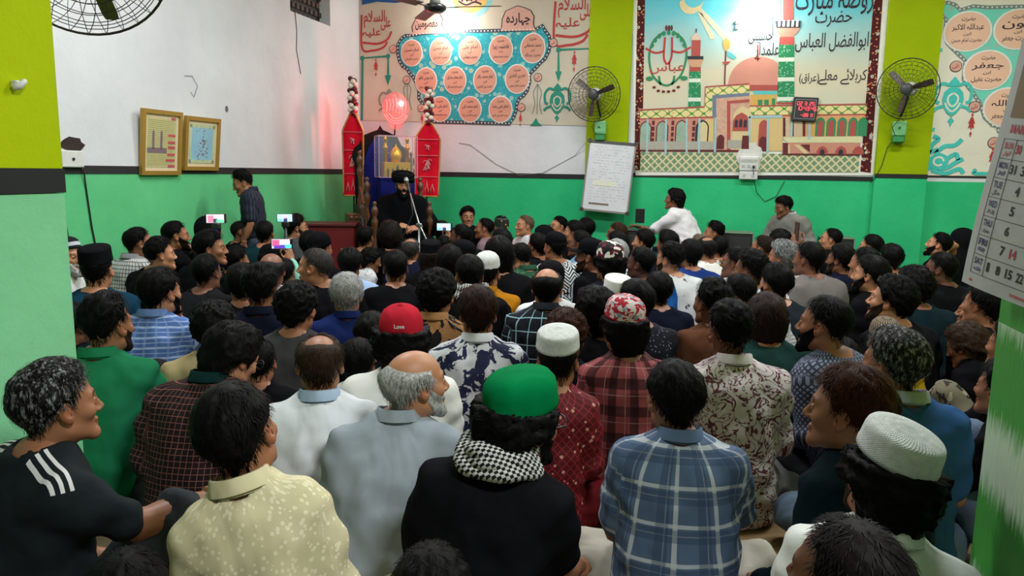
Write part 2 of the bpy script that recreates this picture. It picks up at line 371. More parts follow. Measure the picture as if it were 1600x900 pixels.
POSE = Poses({
    'cross': mk(.10, 0, LAP, LAP, CROSS, CROSS), 'crossk': mk(.07, 0, KNEE, LAP, CROSS, CROSS), 'slump': mk(.19, 0, LAP, LAP, CROSS, CROSS),
    'hug': mk(.15, 0, HUG, HUG, UP, UP), 'oneup': mk(.10, 0, HUG, LAP, UP, CROSS), 'chin': mk(.15, 0, CHIN, LAP, UP, CROSS),
    'phone': mk(.08, 0, PHONE, LAP, CROSS, CROSS), 'raise': mk(.09, 0, RAISE, LAP, CROSS, CROSS), 'phonel': mk(.08, 0, LAP, PHONE, CROSS, CROSS), 'raisel': mk(.09, 0, LAP, RAISE, CROSS, CROSS),
    'backh': mk(.03, 0, BACKH, LAP, CROSS, UP), 'kneel': mk(.05, .12, LAP, LAP, KNL, KNL), 'kneelphone': mk(.05, .12, PHONE, LAP, KNL, KNL),
    'kneelchin': mk(.10, .12, CHIN, LAP, KNL, KNL),
    'rest': mk(.08, 0, (A(.21, .22, .40), A(.20, .46, .40), A(.1, 1, -.35), A(.1, .3, 1), .6), LAP, (A(.19, .34, .385), A(.18, .46, .09), A(.18, .62, .035)), CROSS),
    'film': mk(.09, 0, (A(.19, .24, .54), A(.05, .36, .78), A(-.2, .15, 1), A(.5, -.7, .1), .9), LAP, CROSS, CROSS),
    'chairreach': mk(.12, .42, (A(.21, .36, .34), A(.13, .60, .36), A(-.2, 1, .2), A(.6, 0, 1), .5), (A(.21, .36, .34), A(.13, .60, .33), A(-.2, 1, .2), A(.6, 0, 1), .5), CHAIR, CHAIR),
    'chairlap': mk(.12, .42, (A(.28, .10, .30), A(.09, .27, .26), A(-1, .3, 0), A(0, .3, 1), .6), (A(.28, .10, .30), A(.09, .27, .26), A(-1, .3, 0), A(0, .3, 1), .6), CHAIR, CHAIR),
    'stand': dict(mk(.03, .80, (A(.23, .0, .28), A(.20, .14, .10), A(-.2, .6, -.6), A(.5, .3, .3), .5), (A(.23, .0, .28), A(.21, .08, .06), A(-.1, .2, -1), A(1, .1, 0), .4), STAND, STAND), stand=1, hip=(.085, .01, .88)),
    'speaker': dict(mk(.05, .44, (A(.26, .12, .34), A(.11, .33, .31), A(-.9, .35, -.2), A(.1, .6, 1), .5), (A(.26, .12, .34), A(.10, .35, .285), A(-.9, .35, -.2), A(.1, .6, 1), .5), CHAIR, CHAIR)),
    'side': mk(.09, 0, LAP, LAP, SIDE, CROSS),
})
def spine(h, z): return h * (np.maximum(z, 0) / .61) ** 1.8
def head_joint(P):
    """neck joint and the centre of an upright head, person scale 1"""
    z = .61 * (1 - P['h'] * .46) * 1.05; n = np.array([0, spine(P['h'], z) - .012, z + P['lift']])
    return n
HEADUP = np.array([0, .068, .092])
TOP = .143 - .03          # head centre to crown
def stations(P, d, fat=0., loose=0., hem=0.):
    h = P['h']; sq = (1 - h * .46) * 1.05
    rows = [(.004, .150 + hem, .112 + hem, 0), (.05, .182 + hem * .8, .128 + hem * .7, 0), (.13, .176 + fat * .7 + loose * .5, .124 + fat + loose * .5, 0), (.24, .152 + fat + loose, .108 + fat * 1.3 + loose, 0),
            (.35, .160 + fat * .7 + loose * .6, .110 + fat * .8 + loose * .5, 0), (.45, .176 + fat * .3, .115 + fat * .4, 0), (.52, .180, .106 + fat * .2, 0), (.562, .168, .090, 0), (.590, .130, .076, 0), (.612, .086, .066, 0), (.640, .058, .056, 0)]
    out = []
    for z, a, b, y in rows:
        zz = z * sq
        out.append((zz + P['lift'], a * .91 * P.get('w', 1) + d, b * (.5 + .5 * P.get('w', 1)) + d, spine(h, zz) + y))
    return out, sq
def joints(P):
    h = P['h']; sq = (1 - h * .46) * 1.05; zs = .522 * sq; return np.array([.152 * P.get('w', 1), spine(h, zs) - .005, zs + P['lift']])
def limb(P, side):
    e, w, fd, up, c = P['arms'][side]
    l = np.array([0, 0, P['lift']]); s = joints(P); e = (e + l) * (.93 * P.get('w', 1), 1, 1); w = w + l
    if side: s, e, w, fd, up = mir(s), mir(e), mir(w), mir(fd), mir(up)
    return s, e, w, fd, up, c
def leg(P, side):
    k, a, t = P['legs'][side]; hp = np.array([.085, .02, .085 + P['lift']])
    if 'hip' in P: hp = np.array(P['hip'], float)
    if 'w' in P: k = k * (.35 + .65 * P['w'], 1, 1)
    return (mir(hp), mir(k), mir(a), mir(t)) if side else (hp, k, a, t)
_fig = {}
def bounds(P, m=.12):
    pts = [joints(P), mir(joints(P)), A(.2, .15, .0), A(-.2, -.16, .7 + P['lift'])]
    for sd in (0, 1):
        pts += list(limb(P, sd)[:3]) + list(leg(P, sd))
    pts = np.array(pts); lo = pts.min(0) - m; hi = pts.max(0) + m; lo[2] = -.03 if 'stand' not in P else lo[2]; return lo, hi
def body_mesh(name, h, hh, fat=0.):
    """skin of trunk, arms, legs, with separate fine hands joined in"""
    key = ('b', name, h, hh, fat)
    if key in _fig: return _fig[key]
    P = POSE[name]; g = Grid(*bounds(P), h)
    st, sq = stations(P, -.010, fat); g.loft(st, .02)
    v, q = [], []; n = 0
    for sd in (0, 1):
        s, e, w, fd, up, c = limb(P, sd)
        g.cone(s, e, .046, .040, .03); m = e + (w - e) * .3
        g.cone(e, m, .039, .041, .015); g.cone(m, w, .041, .027, .02)
        hp, k, a, t = leg(P, sd)
        g.cone(hp, k, .072, .052, .03); g.cone(k, k + (a - k) * .35, .050, .052, .02); g.cone(k + (a - k) * .35, a, .052, .035, .02)
        heel = a + (a - t) * .22; heel[2] = max(min(heel[2], a[2]) - .02, .036)
        g.cone(heel, a + (t - a) * .55, .033, .034, .03); g.cone(a + (t - a) * .5 , t, .036, .026, .02)
        if hh < .0065:                  # toes
            dt = (t - a) / np.linalg.norm(t - a); sx = np.cross(dt, (0, 0, 1)); sx /= max(np.linalg.norm(sx), 1e-6)
            for i in range(5): g.cone(t + sx * (i - 2) * .017, t + sx * (i - 2) * .018 + dt * (.034 - abs(i - 1.5) * .004), .010, .009, .006)
        hv, hq = hand_mesh(c, hh)
        if sd: hv = hv * (-1, 1, 1); hq = hq[:, ::-1]
        M = frame(fd, up); hv = hv @ M.T + w
        v.append(hv); q.append(hq + n); n += len(hv)
    if 'stand' not in P: g.floor(.004)
    bv, bq = g.mesh(1); v.append(bv); q.append(bq + n)
    _fig[key] = (np.concatenate(v), np.concatenate(q)); return _fig[key]

def folds(V, N, P, amp, seed):
    """cloth folds: displacement along the normal, strongest at the waist, elbows and armpits"""
    r = np.random.RandomState(seed); z = (V[:, 2] - P['lift'])
    warp = .05 * vnoise(V * 6, seed)
    side = np.sign(V[:, 0] + 1e-6)
    f = np.sin((z + .45 * side * V[:, 0] + warp) * (70 + r.rand() * 20)) * np.clip((.34 - z) / .18, .1, 1)
    f += .8 * np.sin((z - .9 * np.abs(V[:, 0]) + warp) * 55 + r.rand() * 6) * np.clip((np.abs(V[:, 0]) - .06) / .12, 0, 1)
    f += .7 * np.sin((V[:, 0] * 1.0 + warp * 1.6 + .1 * z) * 48 + r.rand() * 6) * np.clip((z - .12) / .2, 0, 1) * np.clip((.56 - z) / .1, 0, 1)
    f = f * .5 + .9 * vnoise(V * 14, seed + 1) + .5 * vnoise(V * 27, seed + 2)
    lim = np.clip((z - .0) / .05, 0, 1) * np.clip((.66 - z) / .06, .2, 1)
    return V + N * (amp * f * lim)[:, None]

def pattern_coords(V, P):
    """cloth coordinates: round the trunk and up, or round the sleeve and along it"""
    h = P['h']; z = V[:, 2] - P['lift']; yc = spine(h, z); U = np.zeros((len(V), 3))
    x, y = V[:, 0], V[:, 1] - yc
    U[:, 0] = np.where(np.abs(x) < .9, .155 * np.arctan2(x, -y * 1.35), 0); U[:, 1] = z + y * h * .6
    U[:, 2] = y
    for sd in (0, 1):
        s, e, w = limb(P, sd)[:3]; lens = np.linalg.norm(e - s)
        best = np.full(len(V), 9.); al = np.zeros(len(V)); ar = np.zeros(len(V))
        for i, (a, b) in enumerate(((s, e), (e, w))):
            d = b - a; t = np.clip((V - a) @ d / (d @ d), 0 if i else .18, 1); c = a + t[:, None] * d; dist = np.linalg.norm(V - c, axis=1)
            M = frame(d, (0, -1, .3)); loc = (V - c) @ M
            k = dist < best; best = np.where(k, dist, best); al = np.where(k, t * np.linalg.norm(d) + i * lens, al); ar = np.where(k, .055 * np.arctan2(loc[:, 0], loc[:, 2]), ar)
        sl = (best < .075) & (np.abs(x) > .165)
        U[sl, 0] = ar[sl] + .4; U[sl, 1] = -al[sl] + .5
    return U

def shirt_mesh(name, h, sleeve, fat, hem, amp, seed, loose=.014):
    key = ('s', name, h, sleeve, fat, hem, amp, seed, loose)
    if key in _fig: return _fig[key]
    P = POSE[name]; g = Grid(*bounds(P, .15), h)
    st, sq = stations(P, .010, fat, loose, hem); g.loft(st[:-1] + [(st[-1][0] - .012, .066, .062, st[-1][3] - .004)], .02)
    for sd in (0, 1):
        s, e, w, fd, up, c = limb(P, sd); g.cone(s, s + (e - s) * .35, .057, .058, .06)
        if sleeve == 'half': e2 = s + (e - s) * .80; g.cone(s, e2, .058, .060, .03)
        else:
            g.cone(s, e, .058, .052, .03); w2 = e + (w - e) * (.97 if sleeve == 'long' else .4); g.cone(e, w2, .053, .040, .02)
    # open neck so the neck can rise out of it
    n = head_joint(P); g.cone(n + A(0, -.004, .004), n + A(0, .02, .16), .056, .062, .006, sub=True)
    if 'stand' not in P: g.floor(.003)
    V, Q = g.mesh(1); N = vnormals(V, Q)
    U = pattern_coords(V, P)
    V = folds(V, N, P, amp, seed)
    _fig[key] = (V, Q, U); return _fig[key]

def collar_mesh(name, hgt=.032):
    P = POSE[name]; n = head_joint(P); k = 20; v = []
    ax = np.array([0, .30, 1.]); ax /= np.linalg.norm(ax); M = frame(ax, (0, -1, 0)); M = np.stack([M[:, 0], M[:, 2], M[:, 1]], 1)
    for r, z in ((.064, -.012), (.062, hgt * .6), (.060, hgt), (.066, hgt * .9), (.073, -.006)):
        for i in range(k):
            a = 2 * math.pi * i / k; v.append(n + M @ np.array([r * math.cos(a) * 1.02, -r * math.sin(a) * .98, z + .006 * math.sin(a) * 0 - .010 * max(0, -math.sin(a))]) + A(0, .0, .0))
    v = np.array(v); return v, grid_quads(k, 5, True)

def legs_mesh(name, h, amp, seed, ankle=.9, hem=0.):
    key = ('l', name, h, amp, seed, ankle, hem)
    if key in _fig: return _fig[key]
    P = POSE[name]; g = Grid(*bounds(P, .15), h)
    g.ell((0, .0, .10 + P['lift']), (.172, .125, .105), .03)
    for sd in (0, 1):
        hp, k, a, t = leg(P, sd); g.cone(hp, k, .092, .072, .04); g.cone(k, k + (a - k) * .35, .070, .066, .02); g.cone(k + (a - k) * .35, k + (a - k) * ankle, .066, .054 + hem, .02)
    if 'stand' not in P: g.floor(.002)
    V, Q = g.mesh(1); N = vnormals(V, Q)
    f = .6 * vnoise(V * 18, seed) + .5 * np.sin(V[:, 2] * 60 + V[:, 1] * 35 + 4 * vnoise(V * 5, seed + 1))
    V = V + N * (amp * f)[:, None]; V[:, 2] = np.maximum(V[:, 2], .001)
    _fig[key] = (V, Q); return _fig[key]
# ---------------------------------------------------------------- objects
def mesh_from(name, V, Q, tri=None, smooth=True, tint=None, pat=None, pidx=None):
    V = np.asarray(V, float); Q = np.asarray(Q, int).reshape(-1, 4); tri = np.zeros((0, 3), int) if tri is None else np.asarray(tri, int).reshape(-1, 3)
    me = bpy.data.meshes.new(name); me.vertices.add(len(V)); me.vertices.foreach_set('co', V.astype(np.float32).ravel())
    nl = len(Q) * 4 + len(tri) * 3; me.loops.add(nl); me.loops.foreach_set('vertex_index', np.concatenate([Q.ravel(), tri.ravel()]).astype(np.int32))
    me.polygons.add(len(Q) + len(tri)); st = np.concatenate([np.arange(len(Q)) * 4, len(Q) * 4 + np.arange(len(tri)) * 3]).astype(np.int32)
    me.polygons.foreach_set('loop_start', st)
    me.polygons.foreach_set('use_smooth', np.full(len(st), smooth))
    if pidx is not None: me.polygons.foreach_set('material_index', np.asarray(pidx, np.int32))
    me.update(calc_edges=True)
    if tint is not None:
        a = me.attributes.new('tint', 'FLOAT_COLOR', 'POINT'); a.data.foreach_set('color', np.concatenate([tint, np.ones((len(V), 1))], 1).astype(np.float32).ravel())
    if pat is not None:
        a = me.attributes.new('pat', 'FLOAT_VECTOR', 'POINT'); a.data.foreach_set('vector', pat.astype(np.float32).ravel())
    return me
def ob(name, me, mats, parent=None, loc=(0, 0, 0), rot=(0, 0, 0), objmat=False):
    o = bpy.data.objects.new(name, me); COL.objects.link(o); o.location = loc; o.rotation_euler = rot
    mats = mats if isinstance(mats, (list, tuple)) else [mats]
    if me is not None:
        while len(me.materials) < len(mats): me.materials.append(None)
        for i, m in enumerate(mats):
            if objmat: o.material_slots[i].link = 'OBJECT'; o.material_slots[i].material = m
            else: me.materials[i] = m
    if parent is not None: o.parent = parent
    return o
def thing(name, label, cat, loc=(0, 0, 0), rz=0, group=None):
    o = bpy.data.objects.new(name, None); COL.objects.link(o); o.empty_display_size = .1; o.location = loc; o.rotation_euler = (0, 0, rz)
    return tag(o, label, cat, group)
def tag(o, label, cat, group=None):
    o['label'] = label; o['category'] = cat
    if group: o['group'] = group
    return o
def struct(o): o['kind'] = 'structure'; return o

class MB:
    """collects shapes for one mesh"""
    def __init__(s): s.V = []; s.Q = []; s.T = []; s.n = 0; s.sm = True; s.P = []; s.PT = []
    def add(s, V, Q=(), T=(), mi=0):
        V = np.asarray(V, float).reshape(-1, 3); Q = np.asarray(Q, int).reshape(-1, 4); T = np.asarray(T, int).reshape(-1, 3)
        s.V.append(V); s.Q.append(Q + s.n); s.T.append(T + s.n); s.P += [mi] * len(Q); s.PT += [mi] * len(T); s.n += len(V); return s
    def box(s, c, d, M=None, bev=0, mi=0):
        c = np.array(c, float); d = np.array(d, float) / 2
        if bev <= 0:
            v = np.array([(x, y, z) for x in (-1, 1) for y in (-1, 1) for z in (-1, 1)]) * d
            q = [(0, 1, 3, 2), (4, 6, 7, 5), (0, 4, 5, 1), (2, 3, 7, 6), (0, 2, 6, 4), (1, 5, 7, 3)]; t = []
        else:
            bev = min(bev, d.min() * .9); v = []; 
            for x in (-1, 1):
                for y in (-1, 1):
                    for z in (-1, 1):
                        for a in range(3):
                            p = np.array([x, y, z]) * (d - bev); p[a] = (x, y, z)[a] * d[a]; v.append(p)
            v = np.array(v); I = lambda x, y, z, a: (((x * 2 + y) * 2) + z) * 3 + a
            q = [(I(0,0,0,0), I(0,0,1,0), I(0,1,1,0), I(0,1,0,0)), (I(1,0,0,0), I(1,1,0,0), I(1,1,1,0), I(1,0,1,0)), (I(0,0,0,1), I(1,0,0,1), I(1,0,1,1), I(0,0,1,1)), (I(0,1,0,1), I(0,1,1,1), I(1,1,1,1), I(1,1,0,1)), (I(0,0,0,2), I(0,1,0,2), I(1,1,0,2), I(1,0,0,2)), (I(0,0,1,2), I(1,0,1,2), I(1,1,1,2), I(0,1,1,2))]
            for y in (0, 1):
                for z in (0, 1): e = (I(0,y,z,1), I(1,y,z,1), I(1,y,z,2), I(0,y,z,2)); q.append(e if y == z else e[::-1])
            for x in (0, 1):
                for z in (0, 1): e = (I(x,0,z,0), I(x,1,z,0), I(x,1,z,2), I(x,0,z,2)); q.append(e[::-1] if x == z else e)
            for x in (0, 1):
                for y in (0, 1): e = (I(x,y,0,0), I(x,y,1,0), I(x,y,1,1), I(x,y,0,1)); q.append(e if x == y else e[::-1])
            t = []
            for x in (0, 1):
                for y in (0, 1):
                    for z in (0, 1): f = (I(x,y,z,0), I(x,y,z,1), I(x,y,z,2)); t.append(f if (x + y + z) % 2 else f[::-1])
        if M is not None: v = v @ np.array(M).T
        return s.add(v + c, q, t, mi)
    def tube(s, pts, r, k=8, closed=False, caps=True, mi=0):
        pts = np.array(pts, float); n = len(pts); r = np.full(n, r) if np.isscalar(r) else np.array(r, float)
        tg = np.roll(pts, -1, 0) - np.roll(pts, 1, 0)
        if not closed: tg[0] = pts[1] - pts[0]; tg[-1] = pts[-1] - pts[-2]
        tg /= np.maximum(np.linalg.norm(tg, axis=1), 1e-9)[:, None]
        u = np.cross(tg[0], (0, 0, 1)); u = u if np.linalg.norm(u) > .1 else np.cross(tg[0], (1, 0, 0)); V = []; a = np.arange(k) * 2 * PI / k
        for i in range(n):
            u = u - (u @ tg[i]) * tg[i]; u /= np.linalg.norm(u); w = np.cross(tg[i], u)
            V.append(pts[i] + r[i] * (np.cos(a)[:, None] * u + np.sin(a)[:, None] * w))
        V = np.concatenate(V); Q = []
        for i in range(n if closed else n - 1):
            for j in range(k): Q.append((i * k + j, i * k + (j + 1) % k, ((i + 1) % n) * k + (j + 1) % k, ((i + 1) % n) * k + j))
        T = []
        if caps and not closed:
            V = np.concatenate([V, pts[:1], pts[-1:]])
            for j in range(k): T += [(n * k, (j + 1) % k, j), (n * k + 1, (n - 1) * k + j, (n - 1) * k + (j + 1) % k)]
        return s.add(V, Q, T, mi)
    def lathe(s, prof, c=(0, 0, 0), k=20, M=None, sx=1, sy=1, mi=0, caps=True):
        prof = np.array(prof, float); a = np.arange(k) * 2 * PI / k
        V = np.concatenate([np.stack([r * np.cos(a) * sx, r * np.sin(a) * sy, np.full(k, z)], 1) for r, z in prof]); n = len(prof)
        Q = [(i * k + j, i * k + (j + 1) % k, (i + 1) * k + (j + 1) % k, (i + 1) * k + j) for i in range(n - 1) for j in range(k)]; T = []
        if caps:
            V = np.concatenate([V, [(0, 0, prof[0, 1]), (0, 0, prof[-1, 1])]])
            for j in range(k): T += [(n * k, (j + 1) % k, j), (n * k + 1, (n - 1) * k + j, (n - 1) * k + (j + 1) % k)]
        if M is not None: V = V @ np.array(M).T
        return s.add(V + np.array(c), Q, T, mi)
    def prism(s, poly, z0, z1, fn=lambda p: p, mi=0):
        """polygon (n,2) given depth; fn maps (u, v, w) to space"""
        n = len(poly); tri = fill(poly); V = [fn((u, v, z0)) for u, v in poly] + [fn((u, v, z1)) for u, v in poly]
        T = [(a + n, b + n, c + n) for a, b, c in tri] + [(c, b, a) for a, b, c in tri]
        Q = [(i, (i + 1) % n, n + (i + 1) % n, n + i) for i in range(n)]
        return s.add(V, Q, T, mi)
    def build(s, name, mats, parent=None, smooth=False, loc=(0, 0, 0), rot=(0, 0, 0)):
        me = mesh_from(name, np.concatenate(s.V), np.concatenate(s.Q), np.concatenate(s.T), smooth, pidx=s.P + s.PT)
        return ob(name, me, mats, parent, loc, rot)
def fill(poly):
    from mathutils.geometry import tessellate_polygon
    t = tessellate_polygon([[Vector((u, v, 0)) for u, v in poly]])
    p = np.array(poly); out = []
    for a, b, c in t:
        cr = (p[b] - p[a])[0] * (p[c] - p[a])[1] - (p[b] - p[a])[1] * (p[c] - p[a])[0]
        out.append((a, b, c) if cr > 0 else (a, c, b))
    return out
def arc(c, r, a0, a1, n=16, ry=None): ry = r if ry is None else ry; return [(c[0] + r * math.cos(math.radians(a0 + (a1 - a0) * i / n)), c[1] + ry * math.sin(math.radians(a0 + (a1 - a0) * i / n))) for i in range(n + 1)]

# ---------------------------------------------------------------- materials
class NT:
    def __init__(s, name, rough=.6, spec=.5, metal=0):
        s.m = bpy.data.materials.new(name); s.m.use_nodes = True; s.t = s.m.node_tree; s.b = s.t.nodes['Principled BSDF']
        s.b.inputs['Roughness'].default_value = rough; s.b.inputs['Specular IOR Level'].default_value = spec; s.b.inputs['Metallic'].default_value = metal
    def n(s, typ, **kw):
        n = s.t.nodes.new(typ)
        for k, v in kw.items():
            if k.startswith('_'): n.inputs[k[1:]].default_value = v
            else: setattr(n, k, v)
        return n
    def put(s, sock, v):
        if hasattr(v, 'is_linked') or isinstance(v, bpy.types.NodeSocket): s.t.links.new(v, sock)
        else: sock.default_value = v if not isinstance(v, tuple) or len(v) != 3 or sock.type != 'RGBA' else (*v, 1)
    def math(s, op, a, b=0., c=0.):
        n = s.n('ShaderNodeMath', operation=op); s.put(n.inputs[0], a); s.put(n.inputs[1], b); s.put(n.inputs[2], c); return n.outputs[0]
    def mix(s, f, a, b, typ='MIX'):
        n = s.n('ShaderNodeMix', data_type='RGBA', blend_type=typ, clamp_result=False); s.put(n.inputs[0], f); s.put(n.inputs[6], a); s.put(n.inputs[7], b); return n.outputs[2]
    def noise(s, vec, scale, detail=3, rough=.55, dist=0): 
        n = s.n('ShaderNodeTexNoise', _Scale=scale, _Detail=detail, _Roughness=rough, _Distortion=dist); s.t.links.new(vec, n.inputs['Vector']); return n.outputs[0]
    def voro(s, vec, scale, out='Distance', feature='F1'):
        n = s.n('ShaderNodeTexVoronoi', feature=feature, _Scale=scale); s.t.links.new(vec, n.inputs['Vector']); return n.outputs[out]
    def obj(s): return s.n('ShaderNodeTexCoord').outputs['Object']
    def geo(s): return s.n('ShaderNodeNewGeometry').outputs['Position']
    def attr(s, name, out='Vector'): return s.n('ShaderNodeAttribute', attribute_name=name).outputs[out]
    def scale(s, v, k):
        n = s.n('ShaderNodeVectorMath', operation='MULTIPLY'); s.t.links.new(v, n.inputs[0]); n.inputs[1].default_value = k; return n.outputs[0]
    def xyz(s, v): n = s.n('ShaderNodeSeparateXYZ'); s.t.links.new(v, n.inputs[0]); return n.outputs
    def ramp(s, f, a, b):
        n = s.n('ShaderNodeMapRange'); n.inputs[1].default_value = a; n.inputs[2].default_value = b; s.put(n.inputs[0], f); return n.outputs[0]
    def line(s, c, period, width, off=0.):
        """1 on stripes of the given width"""
        f = s.math('FRACT', s.math('DIVIDE', s.math('ADD', c, 50 * period + off), period)); return s.math('LESS_THAN', f, width / period)
    def color(s, c): s.put(s.b.inputs['Base Color'], c); return s
    def bump(s, h, strength=.3, dist=.01):
        n = s.n('ShaderNodeBump', _Strength=strength, _Distance=dist); s.t.links.new(h, n.inputs['Height']); s.t.links.new(n.outputs[0], s.b.inputs['Normal']); return s
_mat = {}
def cached(f):
    def g(*a, **k):
        key = (f.__name__, repr(a), repr(k))
        if key not in _mat: _mat[key] = f(*a, **k)
        return _mat[key]
    return g
def sr(*c):
    """sRGB 0-255 to linear"""
    return tuple(((v / 255) / 12.92 if v / 255 < .04045 else ((v / 255 + .055) / 1.055) ** 2.4) for v in c)
@cached
def plain(name, c, rough=.6, metal=0, spec=.5, var=.08, scale=30, bump=0.):
    m = NT(name, rough, spec, metal); nz = m.noise(m.obj(), scale, 4)
    d = tuple(max(0, v * (1 - var * 2.2)) for v in c); u = tuple(v * (1 + var) for v in c); m.color(m.mix(nz, d, u))
    if bump: m.bump(nz, bump, .004)
    return m.m
@cached
def paint(name, c, rough=.75): return plain(name, c, rough, var=.05, scale=8)
@cached
def glow(name, c, strength):
    m = NT(name, .4); m.color(tuple(min(v, 1) for v in c)); m.b.inputs['Emission Color'].default_value = (*c, 1); m.b.inputs['Emission Strength'].default_value = strength; return m.m
@cached
def wallmat(name, c, c2, dirt=.12, sc=1.4):
    m = NT(name, .75, .1); p = m.geo(); a = m.noise(p, sc, 5, .6); b = m.noise(m.scale(p, (1, 1, .35)), 6, 4, .65); sp = m.noise(p, 22, 2)
    col = m.mix(m.ramp(a, .3, .75), c, c2); col = m.mix(m.math('MULTIPLY', m.ramp(b, .55, .85), dirt * 2.5), col, tuple(v * .62 for v in c))
    col = m.mix(m.math('MULTIPLY', m.ramp(sp, .70, .74), dirt * 2), col, tuple(v * .55 for v in c)); m.color(col); m.bump(m.noise(p, 9, 5, .6), .25, .02); return m.m
@cached
def skinmat(i):
    tone = [sr(178, 124, 92), sr(150, 100, 72), sr(122, 78, 56), sr(96, 60, 44), sr(190, 140, 108)][i]
    m = NT('skin', .48, .4); v = m.obj(); n = m.noise(v, 26, 4); col = m.mix(n, tuple(k * .84 for k in tone), tuple(k * 1.1 for k in tone))
    m.color(m.mix(1.0, col, m.attr('tint', 'Color'), 'MULTIPLY')); m.bump(m.noise(v, 160, 3), .12, .002)
    m.b.inputs['Subsurface Weight'].default_value = 0; return m.m
@cached
def hairmat(c, rough=.5, curly=False, grey=0.):
    m = NT('hair', rough, .05); v = m.obj(); a = m.noise(m.scale(v, (1, 1, .35)) if not curly else v, 130 if not curly else 75, 3, .7)
    col = m.mix(m.ramp(a, .3, .75), tuple(k * .3 for k in c), tuple(k * 1.3 for k in c))
    if grey: col = m.mix(m.math('MULTIPLY', m.ramp(m.noise(m.scale(v, (1.6, 1.6, .5)), 60, 3, .7), .60 - grey * .3, .72), .8), col, sr(165, 165, 165))
    m.color(col); m.bump(a, .35, .003); return m.m
def weave(m, v, k=900): return m.noise(v, k, 1)
@cached
def cloth(c, rough=.85, var=.10, sheen=0.):
    m = NT('cloth', rough, .04); v = m.obj(); f = m.noise(m.scale(v, (1, 1, .55)), 5.5, 2, .45, .9); m.color(m.mix(m.ramp(f, .3, .7), tuple(k * (1 - var) for k in c), tuple(k * (1 + var) for k in c)))
    m.bump(m.math('ADD', f, m.math('MULTIPLY', m.noise(v, 420, 2), .03)), .6, .04); return m.m
@cached
def plaid(base, lines, base2=None, rough=.85):
    """lines: (axis 0/1, period, width, offset, colour, opacity)"""
    m = NT('plaid', rough, .2); p = m.xyz(m.attr('pat')); v = m.obj(); f = m.noise(m.scale(v, (1, 1, .55)), 5.5, 2, .45, .9)
    col = m.mix(m.ramp(f, .3, .7), tuple(k * .88 for k in base), tuple(k * 1.1 for k in base))
    for ax, per, wd, off, c, op in lines: col = m.mix(m.math('MULTIPLY', m.line(p[ax], per, wd, off), op), col, c)
    m.color(col); m.bump(f, .55, .04); return m.m
@cached
def printed(base, ink, kind, scale, th=.5, ink2=None, rough=.85):
    m = NT('printed_cloth', rough, .2); a = m.attr('pat'); v = m.obj(); fz = m.noise(m.scale(v, (1, 1, .55)), 5.5, 2, .45, .9); q = m.n('ShaderNodeVectorMath', operation='MULTIPLY'); m.t.links.new(a, q.inputs[0]); q.inputs[1].default_value = (1, 1, 0); p = q.outputs[0]; s = m.xyz(p)
    if kind == 'blot': k = m.math('GREATER_THAN', m.noise(p, scale, 4, .65, .6), th)
    elif kind == 'dots': k = m.math('LESS_THAN', m.voro(p, scale), th)
    elif kind == 'sprig': k = m.math('MULTIPLY', m.math('LESS_THAN', m.voro(p, scale), .36), m.math('GREATER_THAN', m.noise(p, scale * 5, 3, .6, 2.0), th))
    elif kind == 'scroll': k = m.math('LESS_THAN', m.math('ABSOLUTE', m.math('SUBTRACT', m.noise(p, scale, 2, .5, 3.0), .5)), th)
    elif kind == 'grid': k = m.math('MAXIMUM', m.line(s[0], scale, scale * th), m.line(s[1], scale, scale * th))
    elif kind == 'geo':
        u = m.math('PINGPONG', s[0], scale); b = m.math('ADD', s[1], m.math('MULTIPLY', u, 1.0)); k = m.line(b, scale * .55, scale * .27)
        cell = m.voro(p, 1 / (scale * 2.4), 'Color'); k = m.mix(m.math('GREATER_THAN', m.xyz(cell)[0], .5), k, m.math('MAXIMUM', m.line(s[0], scale * .5, scale * .22), m.math('MULTIPLY', m.line(s[1], scale * .9, scale * .3), m.line(s[0], scale * 1.6, scale * .9))))
    elif kind == 'diamond':
        d1 = m.line(m.math('ADD', s[0], s[1]), scale, scale * th); d2 = m.line(m.math('SUBTRACT', s[0], s[1]), scale, scale * th); k = m.math('MAXIMUM', d1, d2)
    col = m.mix(k, m.mix(m.ramp(fz, .3, .7), tuple(c * .9 for c in base), tuple(c * 1.08 for c in base)), ink)
    if ink2: col = m.mix(m.math('LESS_THAN', m.voro(p, 2.0 / scale if kind == 'diamond' else scale * .9), .16), col, ink2)
    m.color(col); m.bump(fz, .55, .04); return m.m
# ---------------------------------------------------------------- the room
GREEN, GREEN2 = sr(84, 176, 118), sr(100, 192, 132); GREENB, GREENB2 = sr(40, 170, 112), sr(58, 186, 124)
WHITE_W, WHITE_W2 = sr(196, 197, 200), sr(210, 211, 214)
LIME, LIME2 = sr(172, 190, 4), sr(182, 200, 8)
BANDZ = 1.385
def slab(name, x0, x1, y0, y1, z0, z1, mat, bev=0): b = MB(); b.box(((x0 + x1) / 2, (y0 + y1) / 2, (z0 + z1) / 2), (x1 - x0, y1 - y0, z1 - z0), bev=bev); return struct(b.build(name, mat))
def twotone(name, x0, x1, y0, y1, lo, hi, zb, top=4.2):
    b = MB(); b.box(((x0 + x1) / 2, (y0 + y1) / 2, zb / 2), (x1 - x0, y1 - y0, zb), mi=0); b.box(((x0 + x1) / 2, (y0 + y1) / 2, (zb + top) / 2), (x1 - x0, y1 - y0, top - zb), mi=1); return struct(b.build(name, [lo, hi]))
mg = wallmat('green wall paint', GREEN, GREEN2, .05); mgb = wallmat('bright green wall paint', GREENB, GREENB2, .05); mlb = wallmat('lime paint darkened against bulbs', sr(138, 158, 2), sr(150, 170, 6), .03); mw = wallmat('white wall paint', WHITE_W, WHITE_W2, .04); ml = wallmat('lime paint', LIME, LIME2, .03); mb = paint('black band paint', (.008, .008, .009))
